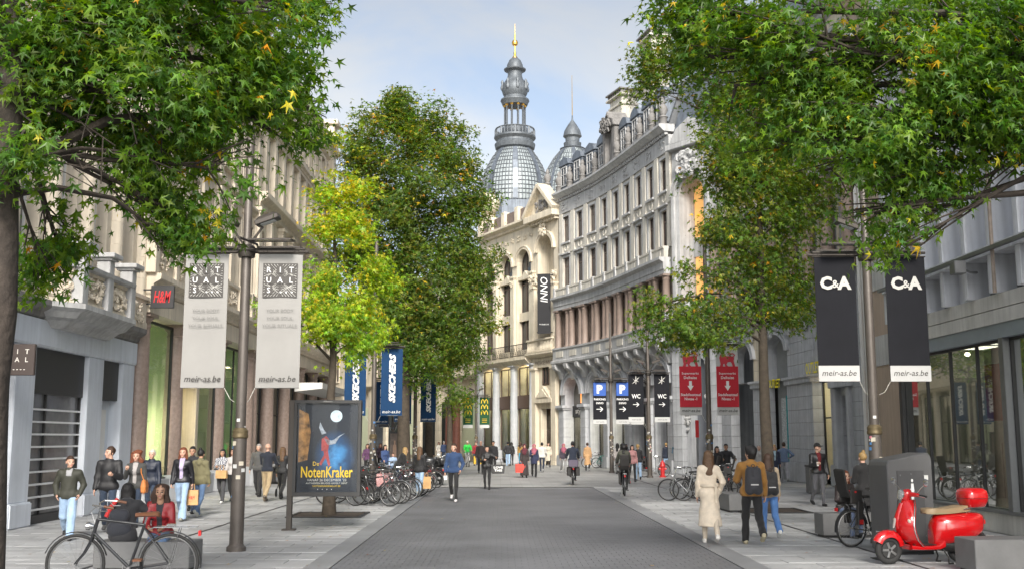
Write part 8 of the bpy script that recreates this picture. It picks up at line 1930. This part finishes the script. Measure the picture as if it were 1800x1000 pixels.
MB().loft([[(-0.2, y, z), (0.2, y, z), (0.2, y + 0.05, z + 0.06), (-0.2, y + 0.05, z + 0.06)] for y, z in ((0.4, 0.4), (0.1, 0.42), (-0.1, 0.5), (-0.22, 0.9))]).build('seat', SADDLE, t, bevel=0.01)
MB().loft([[(-0.22, -0.25 + 0.3*math.sin(a), 0.75 + 0.32*math.cos(a)), (0.22, -0.25 + 0.3*math.sin(a), 0.75 + 0.32*math.cos(a)), (0.21, -0.25 + 0.27*math.sin(a), 0.75 + 0.29*math.cos(a)), (-0.21, -0.25 + 0.27*math.sin(a), 0.75 + 0.29*math.cos(a))] for a in (-0.6, -0.1, 0.4, 0.9, 1.3)]).build('canopy', BLOCK, t)
# seated pair on the block behind the near bike
a = person('long-haired person in dark jacket seated with back to the camera', (-5.68, 16.45, 0.44), -8, 1.74, 'm', ((0.022, 0.022, 0.025), 0.8, 0.03, 0.86), (BLACK, 'straight'), (0.2, 0.2, 0.2), ('long', 'black'), 'd', ('lap', 'elbow'), 0, ('hood',), sit=(82, 85, 4), lean=18, far=False)
a2 = person('curly-haired woman in red leather jacket seated facing the camera', (-5.22, 16.78, 0.44), 172, 1.68, 'f', ((0.28, 0.018, 0.022), 0.35, 0.02, 0.92), (JEANS, 'straight'), (0.15, 0.12, 0.1), ('curly', 'brown'), 'm', ('lap', 'lap'), 0, sit=(80, 80, 5), lean=14, far=False, inner=(0.03, 0.03, 0.035))
p_ = a['back']; t = thing('backpack', 'dark backpack with red strap on the seated long-haired person', 'backpack', (p_.x - 0.05, p_.y, p_.z - 0.02), R(8))
V, F = sdf([((-0.06, -0.03, -0.16), (0.06, -0.03, -0.16), 0.12, 0.12, (1, 1.3, 1)), ((-0.05, -0.02, 0.04), (0.05, -0.02, 0.04), 0.1, 0.1, (1, 1.4, 1))], 0.016, 0.03, None, 0.005); big_mesh('pack_body', V, F, [cloth_mat((0.025, 0.027, 0.035))], parent=t, smooth=True)
MB().path([(-0.2, 0.0, 0.02), (-0.14, 0.02, 0.16), (-0.06, 0.08, 0.28)], 0.035, 8).build('strap', cloth_mat((0.5, 0.03, 0.03)), t, smooth=60)
# bike row people
a = person('young woman in black jacket and light jeans walking away past the bikes', (737, 873), 15, 1.68, 'f', ((0.016, 0.016, 0.018), 0.7, 0.024, 0.86), (LJEANS, 'straight'), WHITE, ('long', 'lbrown'), 'f', ('down', 'carry'), 14)
paper_bag(a['hands'][1], 'brown paper bag carried past the bike row', w=0.3, h=0.4, rz=R(15))
gl = 'people by the left bike row'
for lab, at, f, H, sx, tp, lg, hr in (('blond person in black bending over the parked bikes', (698, 864), 60, 1.70, 'f', BLACK, DJEANS, ('long', 'blond')), ('dark-haired person in blue by the sticker pole', (676, 845), 150, 1.66, 'f', (0.03, 0.06, 0.16), DJEANS, ('long', 'black')), ('child in pale blue jacket among the bikes', (690, 846), 170, 1.3, 'm', (0.3, 0.4, 0.55), JEANS, ('short', 'brown')), ('red-haired woman far behind the big left tree', (668, 830), 178, 1.66, 'f', (0.05, 0.03, 0.05), BLACK, ('long', 'red')), ('person in black sweater behind the far poster case', (757, 822), 182, 1.7, 'f', BLACK, JEANS, ('short', 'blond')), ('woman in white clothes far on the left', (771, 812), 175, 1.66, 'f', (0.55, 0.52, 0.48), (0.5, 0.48, 0.44), ('long', 'brown')), ('grey-haired person in dark blue coat far left of centre', (780, 813), 10, 1.72, 'm', (0.02, 0.04, 0.10), DJEANS, ('short', 'grey')), ('woman in purple top far behind the first bikes', (645, 838), 182, 1.68, 'f', (0.10, 0.04, 0.10), BLACK, ('long', 'brown')), ('man in grey jacket far behind the poster case edge', (655, 828), 5, 1.76, 'm', (0.1, 0.1, 0.11), DJEANS, ('short', 'black'))):
    person(lab, at, f, H, sx, (tp, 0.8, 0.022, 0.88), (lg, 'straight'), (0.2, 0.2, 0.2), hr, 'f', ('down', 'fwd'), 12, group=gl, lean=28 if 'bending' in lab else 0)
# centre
person('man in blue zip sweater and black trousers walking towards the camera', (797, 881), 184, 1.80, 'm', ((0.018, 0.045, 0.115), 0.85, 0.018, 0.88), (BLACK, 'slim'), (0.62, 0.6, 0.6), ('short', 'brown'), 'f', ('pocket', 'down'), 15, far=False, turn=12)
a = person('woman in black carrying a patterned bag in the centre', (856, 860), 182, 1.66, 'f', ((0.014, 0.014, 0.015), 0.55, 0.026, 0.86), (BLACK, 'slim'), BLACK, ('short', 'black'), 'f', ('elbow', 'hold'), 10)
t = thing('tote_bag', 'black and white patterned tote bag of the woman in black', 'bag', (a['o'].location.x + 0.42, a['o'].location.y - 0.1, 0.62), R(10)); MB().loft([[(-0.24, -0.1, 0), (0.24, -0.1, 0), (0.24, 0.1, 0), (-0.24, 0.1, 0)], [(-0.27, -0.1, 0.34), (0.27, -0.1, 0.34), (0.27, 0.1, 0.34), (-0.27, 0.1, 0.34)]]).build('bag_body', cloth_mat((0.05, 0.05, 0.05)), t, bevel=0.02); text('LOVE\nTHIS', 0.36, 0.2, WHITE_INK, t, T(0, -0.102, 0.18), bold=0.04); MB().path([(-0.15, 0, 0.33), (-0.1, 0, 0.55), (0.1, 0, 0.55), (0.15, 0, 0.33)], 0.012, 5).build('handle', SADDLE, t)
gc = 'people far down the street'
CAST = [('broad man in dark jacket behind the woman in black', (845, 833), 178, 1.82, 'm', ((0.03, 0.022, 0.022), 0.8, 0.025, 0.85), (BLACK, 'straight'), ('bald', 'brown'), 'f', ('down', 'down')),
 ('man in black jacket right of the woman in black', (867, 831), 182, 1.80, 'm', (BLKJ, 0.8, 0.024, 0.85), (BLACK, 'straight'), ('short', 'black'), 'm', ('down', 'down')),
 ('man in red sweater left of the far yellow barrier', (836, 818), 175, 1.7, 'm', ((0.25, 0.02, 0.025), 0.8, 0.02, 0.88), (DJEANS, 'straight'), ('short', 'brown'), 'f', ('down', 'down')),
 ('man in black jacket and pale jeans walking away', (893, 819), 2, 1.72, 'm', (BLKJ, 0.8, 0.024, 0.88), (LJEANS, 'straight'), ('short', 'black'), 'm', ('pocket', 'pocket')),
 ('person in dark clothes beside the pale jeans man', (899, 818), 0, 1.68, 'f', (BLKJ, 0.8, 0.02, 0.86), (BLACK, 'slim'), ('long', 'black'), 'f', ('down', 'down')),
 ('woman in mustard coat beside the shop window', (915, 820), 20, 1.66, 'f', ((0.32, 0.19, 0.05), 0.8, 0.022, 0.78), (BLACK, 'slim'), ('curly', 'brown'), 'f', ('down', 'down')),
 ('person in white jacket and navy trousers walking away', (953, 830), 8, 1.72, 'm', ((0.56, 0.54, 0.5), 0.8, 0.026, 0.88), (NAVY, 'slim'), ('short', 'black'), 'm', ('down', 'fwd')),
 ('woman in long cream coat in the store doorway', (964, 822), 178, 1.68, 'f', ((0.50, 0.45, 0.36), 0.8, 0.024, 0.5), (BLACK, 'slim'), ('long', 'brown'), 'f', ('down', 'down')),
 ('person in dark coat with pink headscarf by the arcade', (991, 831), 175, 1.66, 'f', ((0.04, 0.03, 0.045), 0.8, 0.024, 0.84), ((0.2, 0.2, 0.2), 'straight'), ('hijab', (0.30, 0.08, 0.12)), 'm', ('hold', 'down')),
 ('person in long tan coat by the arcade', (1033, 829), 5, 1.70, 'f', ((0.42, 0.25, 0.12), 0.85, 0.026, 0.42), (BLACK, 'slim'), ('short', 'brown'), 'f', ('down', 'down')),
 ('woman in white top behind the parking pole', (1086, 832), 20, 1.68, 'f', ((0.5, 0.46, 0.44), 0.85, 0.02, 0.88), ((0.2, 0.2, 0.2), 'straight'), ('long', 'black'), 'f', ('down', 'down')),
 ('woman with pink scarf walking with a friend behind the cyclist', (1112, 846), 175, 1.66, 'f', ((0.4, 0.2, 0.2), 0.85, 0.022, 0.84), (BLACK, 'slim'), ('long', 'black'), 'f', ('down', 'down')),
 ('blond woman in black jacket and light jeans near WC pole', (1122, 844), 5, 1.68, 'f', (BLKJ, 0.8, 0.022, 0.88), (LJEANS, 'straight'), ('pony', 'blond'), 'f', ('down', 'fwd')),
 ('dark-haired woman between the cyclist and the WC pole', (1101, 836), 178, 1.66, 'f', ((0.06, 0.06, 0.09), 0.85, 0.022, 0.86), (BLACK, 'slim'), ('long', 'black'), 'f', ('down', 'down')),
 ('person in navy jacket and light jeans by the arcade pier', (1172, 831), 15, 1.70, 'f', (NAVY, 0.8, 0.022, 0.86), (LJEANS, 'baggy'), ('short', 'blond'), 'f', ('down', 'down')),
 ('man in denim jacket and black trousers by the arcade pier', (1191, 832), 8, 1.80, 'm', ((0.06, 0.15, 0.24), 0.85, 0.022, 0.86), (BLACK, 'slim'), ('short', 'brown'), 'f', ('hold', 'down')),
 ('hooded dark-haired woman behind the trench coat', (1262, 862), 170, 1.66, 'f', (BLKJ, 0.8, 0.024, 0.84), (BLACK, 'slim'), ('long', 'black'), 'f', ('down', 'down')),
 ('man in black hooded jacket standing with a bike', (1278, 860), 178, 1.74, 'm', (BLKJ, 0.8, 0.028, 0.86), (BLACK, 'straight'), ('short', 'black'), 'm', ('bars', 'bars')),
 ('grey-haired person left of the slender tree trunk', (1336, 852), 170, 1.68, 'm', ((0.3, 0.3, 0.3), 0.8, 0.024, 0.86), (JEANS, 'straight'), ('short', 'grey'), 'f', ('down', 'down')),
 ('woman in navy coat with pale blue scarf right of tree trunk', (1363, 850), 182, 1.68, 'f', ((0.014, 0.02, 0.05), 0.8, 0.024, 0.6), (JEANS, 'straight'), ('long', 'blond'), 'f', ('down', 'down')),
 ('man in blue shirt with hands on hips by the teal door', (1380, 848), 10, 1.78, 'm', ((0.12, 0.17, 0.27), 0.85, 0.016, 0.9), ((0.3, 0.3, 0.32), 'straight'), ('short', 'brown'), 'f', ('hip', 'hip'))]
for lab, at, f, H, sx, tp, lg, hr, sk, ar in CAST:
    a = person(lab, at, f, H, sx, tp, lg, (0.3, 0.3, 0.3) if len(lab) % 2 else (0.05, 0.05, 0.05), hr, sk, ar, 13, group=gc, inner=(0.30, 0.42, 0.52) if 'blue scarf' in lab else None)
a = person('woman in burgundy headscarf and long black dress carrying bags', (922, 839), 176, 1.66, 'f', ((0.03, 0.02, 0.022), 0.85, 0.024, 0.12), (BLACK, 'slim'), BLACK, ('hijab', (0.09, 0.015, 0.025)), 'm', ('carry', 'down'), 8)
l_p = a['hands'][0] if a['hands'][0].x < a['hands'][1].x else a['hands'][1]
paper_bag(l_p, 'bright red and white carrier bag of the headscarf woman', (0.62, 0.06, 0.04), 0.5, 0.42, 0.2, R(5)); paper_bag(l_p + Vector((0.05, 0.1, 0.55)), 'teal blue bag on the headscarf woman arm', (0.02, 0.22, 0.34), 0.26, 0.5, 0.12, R(0))
person('woman in pink headscarf and navy jacket with long black skirt', (939, 838), 182, 1.66, 'f', ((0.02, 0.025, 0.06), 0.85, 0.026, 0.7), (BLACK, 'straight'), BLACK, ('hijab', (0.34, 0.09, 0.13)), 'm', ('down', 'hold'), 10)
# cyclists
def rider(lab, px, py, face, blab, tp, lg, hr, H, sx, kind, paint, rz=0):
    gp = ground(px, py); o, _ = place_bike(kind, gp.x, gp.y, face, blab, paint, 0, 'bicycles being ridden')
    if paint: recolor(o, {'bike_black': BIKE_PAINTS[paint]})
    d = Vector((math.sin(R(face)), math.cos(R(face)), 0)); c = gp - d*0.34
    person(lab, (c.x, c.y, 0.93), face, H, sx, tp, (lg, 'slim'), (0.06, 0.06, 0.06), hr, 'f', ('bars', 'bars'), 0, sit=(58, 52, 12), lean=12)
    return o, gp, d
o, gp, d = rider('cyclist in dark navy jacket riding away left of the arcade', 1007, 851, 2, 'black bike with bags ridden by the navy jacket cyclist', (NAVY, 0.8, 0.026, 0.88), BLACK, ('short', 'black'), 1.80, 'm', 'city', 0)
t = thing('bike_bag', 'dark double pannier on the navy cyclist bike', 'bag', tuple(gp - d*0.62 + Vector((0, 0, 0.40)))); MB().bx(-0.27, -0.1, -0.16, 0.16, 0, 0.33).bx(0.1, 0.27, -0.16, 0.16, 0, 0.33).bx(-0.27, 0.27, -0.14, 0.14, 0.33, 0.37).build('pannier', SADDLE, t, bevel=0.02); MB().bx(-0.2, 0.2, -0.15, 0.15, 0.37, 0.66).build('crate', mat('grey_violet_bag', (0.12, 0.10, 0.14), 0.7), t, bevel=0.02)
o, gp, d = rider('cyclist in olive vest with dark curly hair riding away', 1097, 870, 4, 'black bike ridden by the olive vest cyclist', ((0.06, 0.062, 0.045), 0.8, 0.03, 0.82), BLACK, ('curly', 'black'), 1.72, 'f', 'step', 0)
o, gp, d = rider('cyclist in bright green jacket far down the street', 822, 820, 170, 'pale bike ridden by the green jacket cyclist', ((0.03, 0.50, 0.06), 0.7, 0.03, 0.86), (0.3, 0.3, 0.3), ('short', 'white'), 1.72, 'm', 'basket', 4)
# right pavement
a = person('woman in long beige trench coat walking away', (1249, 954), 4, 1.72, 'f', ((0.72, 0.62, 0.49), 0.8, 0.026, 0.32), (BEIGE_C, 'slim'), (0.66, 0.64, 0.6), ('long', 'lbrown'), 'f', ('down', 'pocket'), 10)
bl = MB(); bl.lathe([(0.185, 1.05), (0.19, 1.07), (0.19, 1.1), (0.185, 1.12)], 20); b_ = bl.build('belt', cloth_mat((0.64, 0.55, 0.43)), a['o'], Matrix.Diagonal((0.98, 0.80, 1, 1)), smooth=40)
MB().bx(0.08, 0.12, -0.18, -0.165, 0.75, 1.07).build('belt_end', cloth_mat((0.64, 0.55, 0.43)), a['o'])
a = person('young man in ochre brown jacket and black trousers walking away', (1324, 957), 2, 1.82, 'm', ((0.30, 0.145, 0.03), 0.85, 0.026, 0.88), (BLACK, 'straight'), (0.36, 0.32, 0.22), ('afro', 'black'), 'f', ('phone', 'down'), 17, ('hood',), turn=-35)
backpack(a, 'black backpack on the ochre brown jacket')
a = person('young woman in blue jeans with black backpack beside the ochre jacket', (1354, 947), 0, 1.66, 'f', ((0.34, 0.27, 0.19), 0.85, 0.02, 0.86), ((0.07, 0.17, 0.40), 'straight'), WHITE, ('long', 'brown'), 'f', ('down', 'down'), 14)
backpack(a, 'black backpack with pale print on the young woman', (0.018, 0.018, 0.02))
RP = mat('red_plaid', (0.2, 0.02, 0.02), 0.85, var=0); n_, l_ = RP.node_tree.nodes, RP.node_tree.links
ck = n_.new('ShaderNodeTexChecker'); ck.inputs['Scale'].default_value = 18; ck.inputs['Color1'].default_value = (0.22, 0.015, 0.02, 1); ck.inputs['Color2'].default_value = (0.03, 0.008, 0.01, 1); l_.new(ck.outputs['Color'], n_['Principled BSDF'].inputs['Base Color'])
a = person('man in black cap and jacket over red plaid shirt standing with a drink', (1441, 889), 175, 1.80, 'm', ((0.016, 0.016, 0.018), 0.45, 0.026, 0.92), ((0.10, 0.10, 0.11), 'slim'), BLACK, ('cap', (0.012, 0.012, 0.014)), 'f', ('down', 'hold'), 9, far=False, inner=RP, turn=-30)
h = min(a['hands'], key=lambda v: -v.z); t = thing('drink_cup', 'small paper cup held by the man in plaid shirt', 'cup', (h.x, h.y - 0.03, h.z - 0.04)); MB().lathe([(0.03, 0), (0.042, 0.11)], 12).build('cup_body', WHITE_PAINT, t, smooth=40); MB().lathe([(0.045, 0.11), (0.045, 0.125), (0.035, 0.13)], 12).build('lid', BROWN_FRAME, t)
person('blond woman in black coat standing by the bike with child seat', (7.55, 22.4, 0), -12, 1.66, 'f', (BLACK, 0.85, 0.026, 0.62), (BLACK, 'slim'), BLACK, ('bun', 'blond'), 'f', ('hold', 'hold'), 6, far=False)
person('dark-haired woman seated on the grey block facing the blond woman', (7.0, 22.0, 0.48), 165, 1.66, 'f', ((0.03, 0.022, 0.022), 0.6, 0.022, 0.9), ((0.12, 0.16, 0.26), 'slim'), (0.06, 0.06, 0.06), ('long', 'red'), 'f', ('hold', 'hold'), 0, sit=(82, 84, 4), lean=6, far=False)
person('person in purple jacket inside the store at the right edge', (11.6, 20.8, 0), -100, 1.70, 'f', ((0.10, 0.05, 0.16), 0.7, 0.024, 0.84), (BLACK, 'slim'), BLACK, ('long', 'brown'), 'f', ('hold', 'down'), 6, far=False, foot_z=0.44)
for o in bpy.data.objects:
    if o.name.startswith('carved_relief'): o['kind'] = 'stuff'
